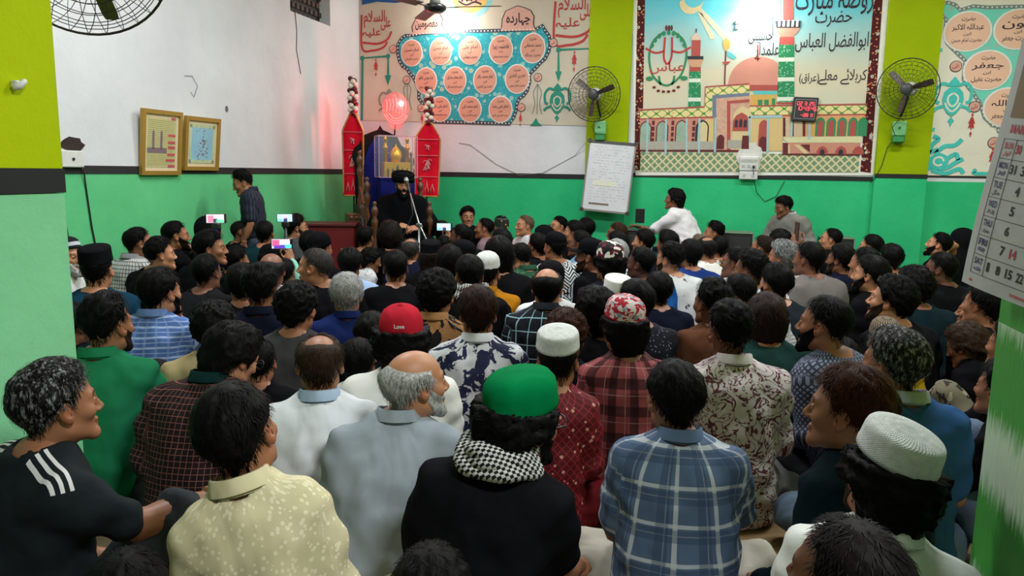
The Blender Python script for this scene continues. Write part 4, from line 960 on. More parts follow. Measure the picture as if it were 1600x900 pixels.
person('man in a green polo with forearm across his knee', -2.32, 2.39, 0, 0.515, 32.0, 4, 1.069, 'oneup', 'quiff', cloth(sr(30, 108, 72)), near=2, skin=1, seed=5, beard='stubble', sleeve='half', collar=True)
person('dark-haired man in black half hidden by the left pillar', -2.905, 2.759, 0, 0.445, 28.0, 4, 0.927, 'slump', 'full', cloth(BLACK), near=2, skin=2, seed=1)
person('young man with a combed quiff and dark navy shirt back', -2.192, 3.333, 0, 0.509, 18.0, 4, 1.089, 'cross', 'quiff', cloth(sr(18, 22, 38)), near=1, skin=1, seed=3, collar=True)
person('black-haired youth close left of the quiff', -2.555, 3.71, 0, 0.515, 3.2, 4, 1.049, 'slump', 'full', cloth(BLACK), near=1, skin=1, seed=5)
person('broad man in black with glasses and dark cropped hair, leaning', -3.083, 3.994, 0, 0.293, 16.0, 4, 1.063, 'slump', 'short', cloth(sr(24, 24, 26)), near=1, skin=2, seed=1, glasses=True, fat=0.04)
person('close-shaven man in profile facing left in a black jacket', -2.214, 4.149, 0, 0.761, -50.0, 4, 1.13, 'cross', 'buzz', cloth(BLACK), near=2, skin=0, seed=1, hc=(.050,.045,.042), fat=0.015)
person('black-haired man in a pale blue shirt with a hand to his cheek', -2.456, 4.878, 0, 0.38, 3.2, 4, 1.01, 'cross', 'full', cloth(sr(150, 172, 206)), near=1, skin=1, seed=2)
person('broad-backed man in plain black, ears showing, centre of the crowd', -1.947, 4.545, 0, 0.405, 0.0, 4, 1.064, 'cross', 'short', cloth(BLACK), near=1, skin=1, seed=4, fat=0.03)
person('boy looking down to the right in a white dotted shirt', -3.03, 6.048, 0, -0.431, 28.0, -15, 0.909, 'slump', 'mid', printed(sr(196,198,200), sr(120,124,130), 'dots', 40, .3), near=1, skin=1, seed=4)
person('dark-haired person in black with a white dotted hem at the shoulder', -1.311, 4.206, 0, 0.411, -4.0, 4, 1.102, 'cross', 'short', cloth(BLACK), near=1, skin=1, seed=6, scarf=CHECK())
person('man with bowed head in a flecked green kurta', -1.286, 5.797, 0, 0.581, -22.0, -18, 1.077, 'slump', 'short', printed(sr(24,62,40), sr(96,130,100), 'dots', 60, .25), near=1, skin=0, seed=5, collar=True)
person('man in a black cap and a bold black-on-white geometric shirt', -1.165, 6.269, 0, 0.434, -28.0, 4, 1.076, 'cross', 'short', printed(sr(196,198,200), sr(16,16,18), 'geo', .05), near=1, skin=1, seed=6, cap='knit', cm=cloth(BLACK))
person('person in a white kurta and black cap behind the bald crown', -0.867, 4.389, 0, 0.26, -2.4, 4, 1.038, 'cross', 'short', cloth(sr(212, 214, 216)), near=1, skin=1, seed=1, cap='knit', cm=cloth(BLACK), fat=0.03)
person('person in a low white-topped cap and black clothes', -0.418, 4.225, 0, 0.297, -7.2, 4, 0.995, 'slump', 'short', cloth(BLACK), near=1, skin=1, seed=2, cap='fez', cm=cloth(sr(222, 224, 220)))
person('person with sleek black hair in dark polka-dot navy', -0.263, 3.809, 0, 0.359, -24.0, 4, 1.039, 'cross', 'full', printed(sr(18,20,32), sr(120,124,140), 'dots', 62, .22), near=1, skin=1, seed=2)
person('man in dark navy with a small yellow neck tag', -0.219, 4.58, 0, 0.242, -7.2, 4, 0.976, 'cross', 'full', cloth(sr(18, 22, 38)), near=1, skin=1, seed=4, fat=0.02)
person('bearded young man in a white shirt with dark leaf sprigs', -0.151, 5.731, 0, 0.492, -36.0, 4, 1.076, 'cross', 'quiff', printed(sr(204,206,208), sr(24,28,44), 'blot', 20, .62), near=1, skin=0, seed=5, beard='stubble')
person('man with slicked hair in a brown and cream top', 0.114, 3.89, 0, 0.224, -28.0, 4, 1.051, 'cross', 'quiff', cloth(sr(92, 58, 42)), near=1, skin=2, seed=3)
person('man with a lowered head in a white-striped shirt', 0.362, 4.371, 0, 0.468, -20.0, -12, 1.077, 'slump', 'short', WHITESTRIPE(), near=1, skin=1, seed=2, collar=True)
person('bearded man seen from behind in a dark slate shirt', 0.529, 4.788, 0, 0.219, -24.0, 4, 1.077, 'slump', 'full', cloth(sr(26, 34, 40)), near=1, skin=0, seed=1, beard='full')
person('curly-haired bearded young man tilting his face up, black tee', 1.071, 4.212, 0, 0.561, -31.0, 10, 1.076, 'cross', 'curly', cloth(BLACK), near=2, skin=0, seed=2, beard='stubble')
person('man with a thick black beard in profile, black shirt', 1.206, 5.371, 0, 0.673, -28.0, 5, 1.076, 'cross', 'full', cloth(BLACK), near=1, skin=0, seed=6, beard='long')
person('man in a dark teal shirt with a wide rounded back', 1.39, 4.931, 0, 0.38, -22.0, 4, 1.077, 'slump', 'curly', cloth(sr(14, 30, 36)), near=1, skin=2, seed=4, fat=0.03)
person('man in black holding a phone up with a raised arm', 1.18, 6.445, 0, 0.708, -18.0, 4, 1.052, 'raisel', 'full', cloth(sr(18, 22, 38)), near=1, skin=2, seed=2, beard='stubble')
person('dark-skinned man in profile in a black shirt, mouth open', 1.785, 5.937, 0, 0.6, -26.0, 4, 1.076, 'cross', 'short', cloth(BLACK), near=1, skin=3, seed=3, beard='stubble')
person('bearded man with chin raised and an arm bent behind his head', 2.257, 8.045, 0, 0.782, -22.0, 14, 1.058, 'backh', 'short', cloth(BLACK), near=1, skin=0, seed=1, beard='full', sleeve='half')
person('woman wrapped in a black headscarf next to the calendar', 2.583, 8.351, 0, 0.233, -30.0, 4, 1.125, 'cross', None, cloth(BLACK), near=0, skin=1, seed=1, hood=cloth(BLACK))
person('dark-haired person mostly hidden under the calendar', 1.532, 4.323, 0, 0.307, -24.0, 4, 1.064, 'cross', 'full', cloth(BLACK), near=0, skin=1, seed=2)
person('black-haired boy in a white shirt on the right', 1.569, 6.777, 0, 0.129, -18.0, 4, 1.039, 'cross', 'full', cloth(sr(212, 214, 216)), near=0, skin=1, seed=1)
person('man with long face and swept black hair near the grey loudspeaker', 1.635, 7.575, 0, 0.675, -22.0, 4, 1.076, 'cross', 'short', cloth(BLACK), near=0, skin=0, seed=2)
person('black-haired man tucked behind the thick-bearded man', 1.272, 5.99, 0, 0.498, -26.4, 4, 1.089, 'cross', 'short', cloth(BLACK), near=0, skin=1, seed=1)
person('moustached man with receding hair in an open black shirt', 1.413, 8.367, 0, 0.807, -29.0, 4, 1.077, 'cross', 'thin', cloth(BLACK), near=0, skin=0, seed=2, beard='moustache')
person('man in a grey-brown shirt just behind the raised arm', 0.846, 5.735, 0, 0.48, -25.0, 4, 1.141, 'cross', 'short', cloth(sr(112, 106, 104)), near=0, skin=2, seed=1)
person('man with curly salt-and-pepper hair in profile', 0.724, 6.224, 0, 0.687, -29.0, 4, 1.088, 'cross', 'curly', cloth(sr(190, 186, 176)), near=1, skin=1, seed=2, hc=(.05,.05,.05), grey=0.8)
person('dark curly head below the man in the grey jacket', 0.749, 7.47, 0, 0.221, -12.0, 4, 1.083, 'cross', 'curly', cloth(BLACK), near=0, skin=1, seed=1)
person('man with brownish hair and a white collar', 0.623, 7.028, 0, 0.624, -24.0, 4, 1.077, 'cross', 'thin', cloth(sr(212, 214, 216)), near=0, skin=1, seed=1, hc=(.022,.013,.009))
person('young man with glossy swept-back hair and a white collar, profile left', 0.42, 5.155, 0, 0.636, -28.0, 4, 1.101, 'cross', 'quiff', cloth(sr(212, 214, 216)), near=1, skin=2, seed=4)
person('man in spectacles with a pale blue collar, profile left', 0.357, 5.821, 0, 0.743, -27.0, 4, 1.064, 'cross', 'short', cloth(sr(170, 184, 204)), near=0, skin=2, seed=2, glasses=True)
person('man with cropped hair in black behind the cream shirt', 0.18, 7.332, 0, 0.21, -8.8, 4, 1.012, 'cross', 'short', cloth(BLACK), near=0, skin=1, seed=1)
person('balding man in a cream white shirt', 0.081, 6.899, 0, 0.273, -20.0, 4, 1.05, 'cross', 'crown', cloth(sr(206, 204, 196)), near=1, skin=1, seed=6, hc=(.012,.010,.010))
person('light-haired man glimpsed behind the balding head', 0.047, 7.701, 0, 0.633, -24.0, 4, 1.003, 'cross', 'thin', cloth(sr(170, 184, 204)), near=0, skin=1, seed=1, hc=(.16,.12,.09))
person('black-haired man in a royal blue shirt', -0.056, 6.205, 0, 0.223, -18.0, 4, 1.064, 'cross', 'full', cloth(sr(30, 52, 112)), near=1, skin=1, seed=2)
person('young man with tousled hair looking left beside a black loudspeaker', 0.247, 8.724, 0, 1.21, -25.0, 4, 1.076, 'cross', 'quiff', cloth(BLACK), near=0, skin=1, seed=1)
person('black-haired man behind the leaf-print shirt', -0.245, 7.071, 0, 0.526, -18.4, 4, 1.076, 'cross', 'full', cloth(sr(18, 22, 38)), near=0, skin=1, seed=1)
person('man with combed hair in a dark teal collar, profile left', -0.458, 7.524, 0, 0.948, -26.0, 4, 1.039, 'cross', 'full', cloth(sr(16, 66, 72)), near=0, skin=0, seed=2)
person('dark-skinned man in a bright blue shirt, profile left', -0.315, 5.404, 0, 0.775, -26.0, 4, 1.076, 'cross', 'short', cloth(sr(28, 84, 150)), near=1, skin=3, seed=6)
person('silver-haired man in a pale sky-blue shirt', -0.649, 6.178, 0, 0.341, -8.8, 4, 1.039, 'cross', 'full', cloth(sr(186, 204, 222)), near=1, skin=1, seed=1, hc=(.34,.34,.33))
person('man in a black, white and maroon geometric skullcap', -0.553, 4.976, 0, 0.327, -20.0, 4, 1.127, 'cross', 'mid', cloth(sr(24, 26, 36)), near=1, skin=1, seed=2, cap='dome', cm=GEOCAP(), fat=0.02)
person('brown-haired man under the hanging whiteboard', -0.776, 8.161, 0, 1.158, -32.0, 4, 1.076, 'cross', 'short', cloth(BLACK), near=0, skin=2, seed=1, hc=HBR2)
person('dark-haired man with a white collar in front of the brown-haired man', -0.675, 6.994, 0, 0.844, -28.0, 4, 1.051, 'cross', 'full', cloth(sr(18, 22, 38)), near=0, skin=1, seed=2)
person('man in a black baseball cap, profile left, black clothes', -0.707, 5.655, 0, 0.929, -31.0, 4, 1.089, 'cross', 'short', cloth(BLACK), near=1, skin=2, seed=3, cap='ball', cm=cloth(BLACK), extra=BRIM, beard='stubble')
person('man in thin glasses with a denim blue shirt', -0.972, 6.774, 0, 0.944, -31.0, 4, 1.076, 'cross', 'short', cloth(sr(86, 118, 144)), near=0, skin=2, seed=2, glasses=True)
person("black-haired man in black seen from behind, under the whiteboard's left corner", -1.24, 8.562, 0, 0.591, -16.8, 4, 1.076, 'cross', 'full', cloth(BLACK), near=0, skin=1, seed=1)
person('long-nosed man in profile beside the wall, left of the whiteboard', -1.244, 8.075, 0, 1.04, -32.0, 4, 1.076, 'cross', 'full', cloth(BLACK), near=0, skin=0, seed=2)
person('man in black-rimmed glasses looking up, against the green wall', -1.567, 8.949, 0, 1.761, -25.0, 8, 1.076, 'cross', 'short', cloth(BLACK), near=0, skin=0, seed=1, glasses=True)
person('woman-like profile in a black scarf, face to the left', -1.507, 7.664, 0, 0.993, -31.0, 4, 1.05, 'cross', None, cloth(BLACK), near=0, skin=1, seed=1, hood=cloth(BLACK))
person('dark-haired man directly left of the geometric shirt', -1.418, 6.802, 0, 0.651, -27.0, 4, 1.013, 'cross', 'full', cloth(BLACK), near=0, skin=1, seed=2)
person('cameraman with light brown hair in white, holding a black camera', -1.938, 8.623, 0, 2.536, 20.0, 4, 1.103, 'phone', 'thin', cloth(sr(212, 214, 216)), near=0, skin=0, seed=1, hc=(.14,.10,.06))
person('black-haired head in front of the grey-pink shirt', -1.718, 6.485, 0, 0.473, -8.0, 4, 1.076, 'cross', 'full', cloth(BLACK), near=0, skin=1, seed=1)
person('person with long black wavy hair behind the skullcap', -1.356, 5.025, 0, 0.372, -4.0, 4, 1.153, 'cross', 'long', cloth(BLACK), near=1, skin=1, seed=2)
person('dark man against the wall turned to look left', -2.3, 8.937, 0, 2.187, -15.0, 4, 1.064, 'cross', 'short', cloth(BLACK), near=0, skin=2, seed=2)
person('man with receding hair in a greyish pink shirt', -2.278, 8.193, 0, 1.246, -27.0, 4, 1.077, 'cross', 'thin', cloth(sr(120, 100, 108)), near=0, skin=1, seed=1)
person('dark-skinned man in a black waistcoat with a white collar band', -2.155, 6.902, 0, 1.015, -32.0, 4, 1.089, 'cross', 'short', cloth(BLACK), near=0, skin=3, seed=2, collar=True, cc=cloth(sr(212, 214, 216)))
person('man in a black kurta sitting against the wall and facing the camera', -2.731, 8.476, 0, -2.744, -5.0, 4, 1.037, 'kneel', 'full', cloth(BLACK), near=0, skin=1, seed=1)
person('young face in profile under a black cap, centre', -1.686, 5.455, 0, 0.836, -32.0, 4, 1.051, 'cross', 'short', cloth(BLACK), near=0, skin=0, seed=1, cap='knit', cm=cloth(BLACK))
person('person with long straight black hair, between cap and profile', -1.725, 4.984, 0, 0.333, 0.0, 4, 1.064, 'cross', 'long', cloth(BLACK), near=0, skin=1, seed=1)
person('person in a flat black cap over long brown hair', -2.071, 5.517, 0, 0.338, 0.8, 4, 1.013, 'cross', 'long', cloth(BLACK), near=1, skin=1, seed=2, hc=(.020,.013,.011), cap='fez', cm=cloth(BLACK))
person('black-haired head straight behind the level phone near the pulpit', -2.723, 7.576, 0, 0.302, 1.6, 4, 1.044, 'cross', 'full', cloth(BLACK), near=0, skin=1, seed=2)
person('person filming the speaker with a phone held level', -2.539, 7.146, 0, 0.306, -2.0, 4, 0.9, 'film', 'full', cloth(BLACK), near=0, skin=1, seed=1)
person('balding man in a dark blue jacket below the microphone stand', -2.482, 6.077, 0, 0.281, 4.0, 4, 0.997, 'cross', 'crown', cloth(sr(18, 22, 38)), near=0, skin=1, seed=3, hc=(.05,.045,.042))
person("person with dark curls just in front of the speaker's knees", -2.801, 6.409, 0, 0.412, 0.0, 4, 1.117, 'cross', 'midcurl', cloth(BLACK), near=0, skin=1, seed=1, hc=(.012,.008,.007))
person('black-haired person at the foot of the pulpit', -3.205, 6.648, 0, 0.236, 8.0, 4, 1.042, 'cross', 'short', cloth(BLACK), near=0, skin=1, seed=2)
person('man in a black knitted cap with a hand beside his face', -2.996, 5.309, 0, 0.085, 16.0, 4, 1.076, 'cross', 'short', cloth(BLACK), near=0, skin=1, seed=1, cap='knit', cm=cloth(BLACK))
person('dark-haired person behind the black knitted cap', -3.22, 5.63, 0, 0.262, 9.6, 4, 1.064, 'cross', 'full', cloth(BLACK), near=0, skin=1, seed=2)
person('man in glasses and a dark waistcoat filming from beside the wall', -4.152, 6.787, 0, -0.516, 22.0, 4, 1.134, 'cross', 'full', cloth(sr(70, 70, 74)), near=0, skin=0, seed=1, glasses=True, beard='stubble')
person('man in a mint green shirt holding a bright phone', -2.815, 4.589, 0, 0.479, 16.0, 4, 0.942, 'film', 'short', cloth(sr(128, 190, 168)), near=0, skin=1, seed=2)
person('bald brown-headed man in a white shirt', -2.661, 4.161, 0, 0.375, 7.2, 4, 1.065, 'cross', 'ring', cloth(sr(212, 214, 216)), near=1, skin=2, seed=2, hc=(.02,.018,.018))
person('man leaning under a black brimmed cap', -3.23, 4.766, 0, -0.128, 28.0, -15, 1.063, 'slump', 'short', cloth(BLACK), near=0, skin=1, seed=1, cap='ball', cm=cloth(BLACK), extra=BRIM)
person('black-haired man in dark teal seated before the standing boy', -3.693, 5.734, 0, 0.381, 7.2, 4, 0.991, 'kneel', 'short', cloth(sr(16, 44, 48)), near=0, skin=1, seed=1)
person('cropped-haired man with a grey goatee by the left wall', -4.167, 5.976, 0, -0.625, 25.0, 4, 0.978, 'kneel', 'buzz', cloth(BLACK), near=0, skin=2, seed=1, hc=(.012,.011,.011), beard='goatee', bc=(.25,.25,.25))
person('boy with a thumb raised near the blue tripod', -3.71, 5.242, 0, 0.082, 32.0, 4, 0.928, 'cross', 'full', cloth(BLACK), near=0, skin=1, seed=1)
person('person in a black headscarf against the wall behind the mounted phone', -4.114, 5.48, 0, 0.113, 30.0, 4, 1.038, 'kneel', None, cloth(BLACK), near=0, skin=1, seed=1, hood=cloth(BLACK))
person('young man with a fringe facing right behind the blue tripod', -3.706, 4.801, 0, -0.413, 38.0, 4, 1.124, 'cross', 'full', cloth(BLACK), near=1, skin=1, seed=2)
person('bearded man with a hand over his mouth near the left wall', -4.18, 5.045, 0, -0.283, 29.0, 4, 1.031, 'kneelchin', 'short', cloth(BLACK), near=1, skin=1, seed=2, beard='full')
person('clean-faced boy in profile looking right, black shirt', -3.659, 4.308, 0, -0.093, 35.0, 4, 0.953, 'kneel', 'quiff', cloth(BLACK), near=1, skin=0, seed=3)
person('man in spectacles in a pale checked shirt against the left wall', -4.019, 4.518, 0, -0.158, 26.0, 4, 1.008, 'kneel', 'short', GREYCHECK(), near=1, skin=1, seed=1, glasses=True, collar=True)
person('man in a square black cap and a deep teal kurta', -3.411, 3.572, 0, 0.762, 22.0, 4, 1.108, 'cross', 'short', cloth(sr(18, 52, 72)), near=1, skin=0, seed=2, cap='fez', cm=cloth(BLACK), fat=0.03)
person('old man with a white beard in a striped cap watching from the wall', -4.145, 4.04, 0, -1.136, 30.0, 4, 0.956, 'kneel', 'short', cloth(sr(222, 224, 220)), near=1, skin=0, seed=1, hc=(.36,.36,.35), cap='dome', cm=STRIPECAP(), beard='long', bc=(.45,.45,.43))
person('person in lilac grey almost hidden behind the left pillar', -3.892, 3.565, 0, 0.115, 20.0, 4, 0.9, 'cross', 'full', cloth(sr(146, 138, 152)), near=0, skin=1, seed=2)
person('person in jeans behind the right pillar with folded hands showing', 1.199, 2.861, 0, 0.736, 2.0, 4, 0.957, 'hug', 'full', cloth(BLACK), near=1, skin=1, seed=2, legs=(.10,.13,.20))
person('person in camouflage trousers behind the right pillar', 1.465, 3.577, 0, 0.7, 0.0, 4, 0.983, 'hug', 'full', cloth(BLACK), near=1, skin=1, seed=1, legs=printed_camo())
person('heavy man in a white polo seated high, reaching for a phone', -0.196, 8.713, 0, 1.262, -12.0, 4, 1.007, 'chairreach@1.12', 'mid', cloth(sr(206, 202, 206)), near=1, skin=2, seed=2, sleeve='half', fat=0.06, legs=(.012,.014,.03), group=None)
person('man in a grey zipped jacket seated high against the wall, looking down', 0.936, 8.956, 0, 2.78, 45.0, -14, 0.978, 'chairlap', 'full', cloth(sr(118, 116, 110)), near=1, skin=2, seed=1, fat=0.03, group=None, collar=True, cc=cloth(sr(190, 190, 200)))
# ---------------------------------------------------------------- standing boy and the speaker on the pulpit
BOYSTRIPE = plaid(sr(26, 30, 44), [(0, .036, .004, .01, sr(120, 128, 150), .8), (0, .036, .014, .02, sr(16, 18, 26), .6)])
person("boy in a dark striped shirt standing against the green wall, looking down", -4.03, 6.15, 0, math.radians(112), -16, -20, .845, 'stand', 'quiff', BOYSTRIPE, near=1, skin=1, seed=4, hs=1.10, collar=True, sleeve='half', legs=(.05, .07, .10), group=None)
spk = person("bearded speaker in a black turban and robe seated on the pulpit at a microphone", -3.27, 7.82, .06, math.radians(-146), 6, -4, 1.03, 'speaker', 'short', cloth(sr(12, 12, 15)), near=1, skin=0, beard='long', seed=3, hem=.02, group=None, ankle=.98, legs=sr(12, 12, 15))
def robe():
    P = POSE['speaker']; g = Grid((-.42, -.25, -.02), (.42, .72, 1.1), .014); st, sq = stations(P, .028, .02, .02); g.loft(st[2:-2], .03)
    for s in (-1, 1):
        g.cone((s * .19, .0, .94), (s * .30, .10, .70), .09, .10, .08); g.cone((s * .28, .11, .76), (s * .16, .28, .74), .075, .062, .04)
        g.cone((s * .12, .05, .55), (s * .16, .42, .54), .12, .10, .08); g.cone((s * .16, .42, .54), (s * .20, .50, .06), .10, .13, .08)
    g.cone((0, .42, .50), (0, .50, .05), .10, .14, .08); g.floor(.0)
    g.cone((0, .34, .74), (0, .60, .74), .085, .09, .02, sub=True)
    V, Q = g.mesh(2); N = vnormals(V, Q); V = V + N * (.010 * np.sin(V[:, 0] * 46 + 2 * vnoise(V * 5, 2)) * np.clip(.75 - V[:, 2], 0, 1))[:, None]
    return mesh_from('robe', V, Q)
ob('robe', robe(), cloth(sr(12, 12, 15)), spk)
def turban():
    b = MB(); rs = random.Random(3); R = RZ(-math.radians(6)) @ RX(math.radians(-4)); jn = head_joint(POSE['speaker']) + R @ HEADUP
    b.lathe([(.085, .05), (.092, .08), (.08, .115), (.05, .132), (.001, .136)], (0, 0, 0), 28, sx=.95, sy=1.15)
    for i in range(7):
        z = .040 + i * .013; r = .106 + .012 * math.sin(i / 6 * PI); ti = rs.uniform(-.22, .22); ph = rs.uniform(0, 6)
        b.tube([(r * .92 * math.cos(a), -.012 + r * 1.10 * math.sin(a), z + ti * r * math.sin(a + ph)) for a in np.arange(30) * 2 * PI / 30], .017, 8, True)
    V = np.concatenate(b.V) @ R.T + jn
    return mesh_from('turban', V, np.concatenate(b.Q), np.concatenate(b.T))
ob('turban', turban(), cloth(sr(16, 16, 19)), spk)
# ---------------------------------------------------------------- things in the room
def V3(*a): return np.array(a, float)
steel = plain('brushed steel', (.45, .46, .47), .35, 1, var=.05); blackp = plain('black plastic', (.014, .014, .015), .45); dkmetal = plain('dark metal', (.035, .03, .026), .45, .6)
brass = plain('gilded wood', sr(170, 134, 58), .4, .35, scale=60); wood = plain('turned walnut', sr(92, 56, 34), .4, scale=40, var=.25); whitep = plain('white plastic', sr(205, 205, 200), .5)
def basis(z, up=(0, 0, 1)):
    """columns x, y, z with z along the given axis"""
    z = np.array(z, float); z /= np.linalg.norm(z); x = np.cross(up, z); x /= np.linalg.norm(x); return np.stack([x, np.cross(z, x), z], 1)

def wall_fan(name, label, centre, axis, spin, R, bladecol, base=None, group='caged wall fans', k=28):
    c = np.array(centre, float); M = basis(axis); t = thing(name, label, 'fan', tuple(c), 0, group)
    def W(p): return M @ np.array(p, float)
    for nm, sgn, dep in (('front_guard', 1, .095), ('rear_guard', -1, .075)):
        b = MB()
        for q in (.22, .36, .50, .64, .78, .90):
            z = sgn * dep * (1 - q ** 2.6); b.tube([W((R * q * math.cos(a), R * q * math.sin(a), z)) for a in np.arange(36) * PI / 18], .0019, 4, True)
        for i in range(k):
            a = 2 * PI * i / k; b.tube([W((R * q * math.cos(a + (.35 * (1 - q) * sgn)), R * q * math.sin(a + .35 * (1 - q) * sgn), sgn * dep * (1 - q ** 2.6))) for q in (.18, .4, .62, .8, .92, 1.0)], .0017, 4, caps=False)
        b.build(nm, dkmetal, t, True)
    b = MB(); b.tube([W((R * math.cos(a), R * math.sin(a), 0)) for a in np.arange(48) * PI / 24], .0055, 6, True); b.build('guard_rim', dkmetal, t, True)
    for i in range(3):
        a0 = spin + i * 2 * PI / 3; b = MB(); u = []; n = 9
        for j in range(n):
            q = j / (n - 1); r = R * (.14 + .68 * q); w = R * (.10 + .10 * math.sin(min(q * 1.4, 1) * PI / 2)) * (1 if q < .9 else .86)
            for s in (-1, 0, 1):
                an = a0 + s * w / max(r, .05) * .5; u.append(W((r * math.cos(an), r * math.sin(an), .018 * s + .006 * (1 - s * s))))
        u = np.array(u); off = W((0, 0, -.004)); q_ = [(j * 3 + s, j * 3 + s + 1, j * 3 + s + 4, j * 3 + s + 3) for j in range(n - 1) for s in (0, 1)]
        b.add(u, q_); b.add(u + off, [x[::-1] for x in q_]); b.build('blade', bladecol, t, True)
    b = MB(); b.lathe([(.001, .075), (.05, .074), (.058, .066), (.060, .01), (.055, .0)], (0, 0, 0), 20, M); b.build('hub', plain('fan hub grey', (.05, .05, .05), .4), t, True)
    b = MB(); b.lathe([(.05, -.02), (.072, -.03), (.075, -.12), (.06, -.15), (.02, -.155)], (0, 0, 0), 20, M); b.build('motor', plain('motor cream', sr(190, 190, 180), .5), t, True)
    if base is not None:
        bc = np.array(base) - c; b = MB(); b.tube([W((0, 0, -.10)), W((0, 0, -.10)) * .5 + (bc + V3(0, -.02, .12)) * .5 + V3(0, -.02, 0), bc + V3(0, -.01, .12)], .013, 8); b.build('arm', dkmetal, t, True)
        b = MB(); b.box(bc + V3(0, 0, -.01), (.13, .11, .16), bev=.012, mi=0); b.box(bc + V3(0, 0, -.125), (.115, .10, .07), bev=.012, mi=1)
        o = b.build('base_box', [plain('pale green box', sr(120, 186, 128), .5), plain('mid green box', sr(44, 130, 70), .5)], t)
        b = MB(); b.lathe([(.012, 0), (.012, .008), (.001, .010)], bc + V3(-.01, -.056, .0), 10, basis((0, -1, 0))); b.build('knob', plain('green knob', sr(20, 90, 60), .4), o)
        b = MB(); b.tube([bc + V3(.05, -.02, .06), bc + V3(-.02, -.10, .10), bc + V3(-.09, -.09, .0), bc + V3(-.05, -.06, -.08), bc + V3(.0, -.03, -.06)], .004, 5); b.build('cord', blackp, t, True)
    return t
brownbl = plain('brown fan blade', sr(66, 54, 44), .5); olive = plain('olive fan blade', sr(74, 74, 40), .5)
wall_fan('wall_fan', 'caged fan with brown blades on the lime pilaster above the whiteboard', (-1.335, 8.93, 2.315), (-.10, -1, -.12), .35, .31, brownbl, (-1.275, 9.15, 1.955))
wall_fan('wall_fan', 'caged fan with dark blades on the lime pilaster right of the shrine mural', (1.985, 8.93, 2.345), (-.55, -1, -.10), .25, .31, brownbl, (1.99, 9.15, 1.955))
nf = wall_fan('wall_fan', 'big caged fan with olive blades beside the near left pillar, cut by the frame top', (-2.40, 2.58, 2.21), (.55, -.55, -.42), -1.2, .30, olive, None)
b = MB(); b.tube([(.06, -.10, .04), (.12, -.25, .20), (.14, -.42, .32), (.14, -.52, .32)], .016, 8); b.build('arm', dkmetal, nf, True)

# ceiling fan
t = thing('ceiling_fan', 'dark three-bladed ceiling fan on a down rod in front of the medallion mural', 'fan', (-2.617, 7.10, 2.95))
b = MB(); b.lathe([(.001, -.045), (.075, -.04), (.105, -.015), (.108, .01), (.09, .028), (.05, .035)], (0, 0, 0), 28); b.build('motor_housing', plain('black enamel', (.016, .016, .018), .3), t, True)
b = MB(); b.lathe([(.05, .03), (.055, .045), (.042, .10), (.028, .135), (.012, .14)], (0, 0, 0), 20); b.build('canopy_cup', plain('grey enamel', sr(96, 96, 92), .4), t, True)
b = MB(); b.tube([(0, 0, .13), (0, 0, 1.25)], .011, 10); b.build('down_rod', dkmetal, t, True)
for i in range(3):
    a = .08 + i * 2 * PI / 3; b = MB(); d = V3(math.cos(a), math.sin(a), 0); n_ = V3(-math.sin(a), math.cos(a), 0)
    b.box(d * .16, (.14, .03, .006), RZ(a)); b.box(d * .42 + V3(0, 0, .004), (.44, .115, .006), RZ(a) @ RX(.16)); b.build('blade', plain('fan blade grey brown', sr(92, 82, 74), .4), t)

# lamps on the back wall
def wall_lamp(label, x, z, strength, r=.075):
    t = thing('wall_lamp', label, 'lamp', (x, 9.295, z), 0, 'bright bulbs on the back wall'); b = MB(); b.lathe([(.05, 0), (.05, .012), (.028, .02), (.026, .07)], (0, 0, 0), 18, basis((0, -1, 0))); b.build('holder', whitep, t, True)
    b = MB(); b.lathe([(.026, .065), (.045, .085), (r, .15), (r * 1.02, .18), (r * .85, .225), (r * .5, .25), (.001, .256)], (0, 0, 0), 20, basis((0, -1, 0))); b.build('bulb', glow('lit bulb', (1, .97, .92), strength), t, True)
wall_lamp('glaring white bulb above the left medallion mural', -3.17, 3.21, 62, .08); wall_lamp('glaring white bulb above the dome of the shrine mural', .445, 3.24, 72, .095)
t = thing('cable_clamp', 'small grey socket on the sky of the shrine mural beside the bulb', 'socket', (.23, 9.28, 3.10)); b = MB(); b.box((0, 0, .03), (.06, .03, .04), bev=.006); b.build('holder_cap', plain('grey plastic', sr(110, 110, 110)), t); b = MB(); b.box((0, 0, -.02), (.05, .04, .05), bev=.01); b.build('socket_body', whitep, t)
# ceiling tube fixtures that carry the lights
TUBE_AT = ['over the left of the crowd', 'over the right of the crowd', 'in front of the pulpit', 'before the shrine mural', 'just behind the near pillars']
for (tx, ty, tr) in TUBES:
    t = thing('tube_fixture', 'white ceiling batten with a lit tube ' + TUBE_AT[TUBES.index((tx, ty, tr))], 'lamp', (tx, ty, 4.2), tr, 'ceiling battens'); b = MB(); b.box((0, 0, -.03), (1.34, .09, .06), bev=.01); b.build('batten', whitep, t)
    b = MB(); b.tube([(-.62, 0, -.085), (.62, 0, -.085)], .02, 10); b.build('tube', glow('lit tube', (1, .98, .95), 4.), t, True)

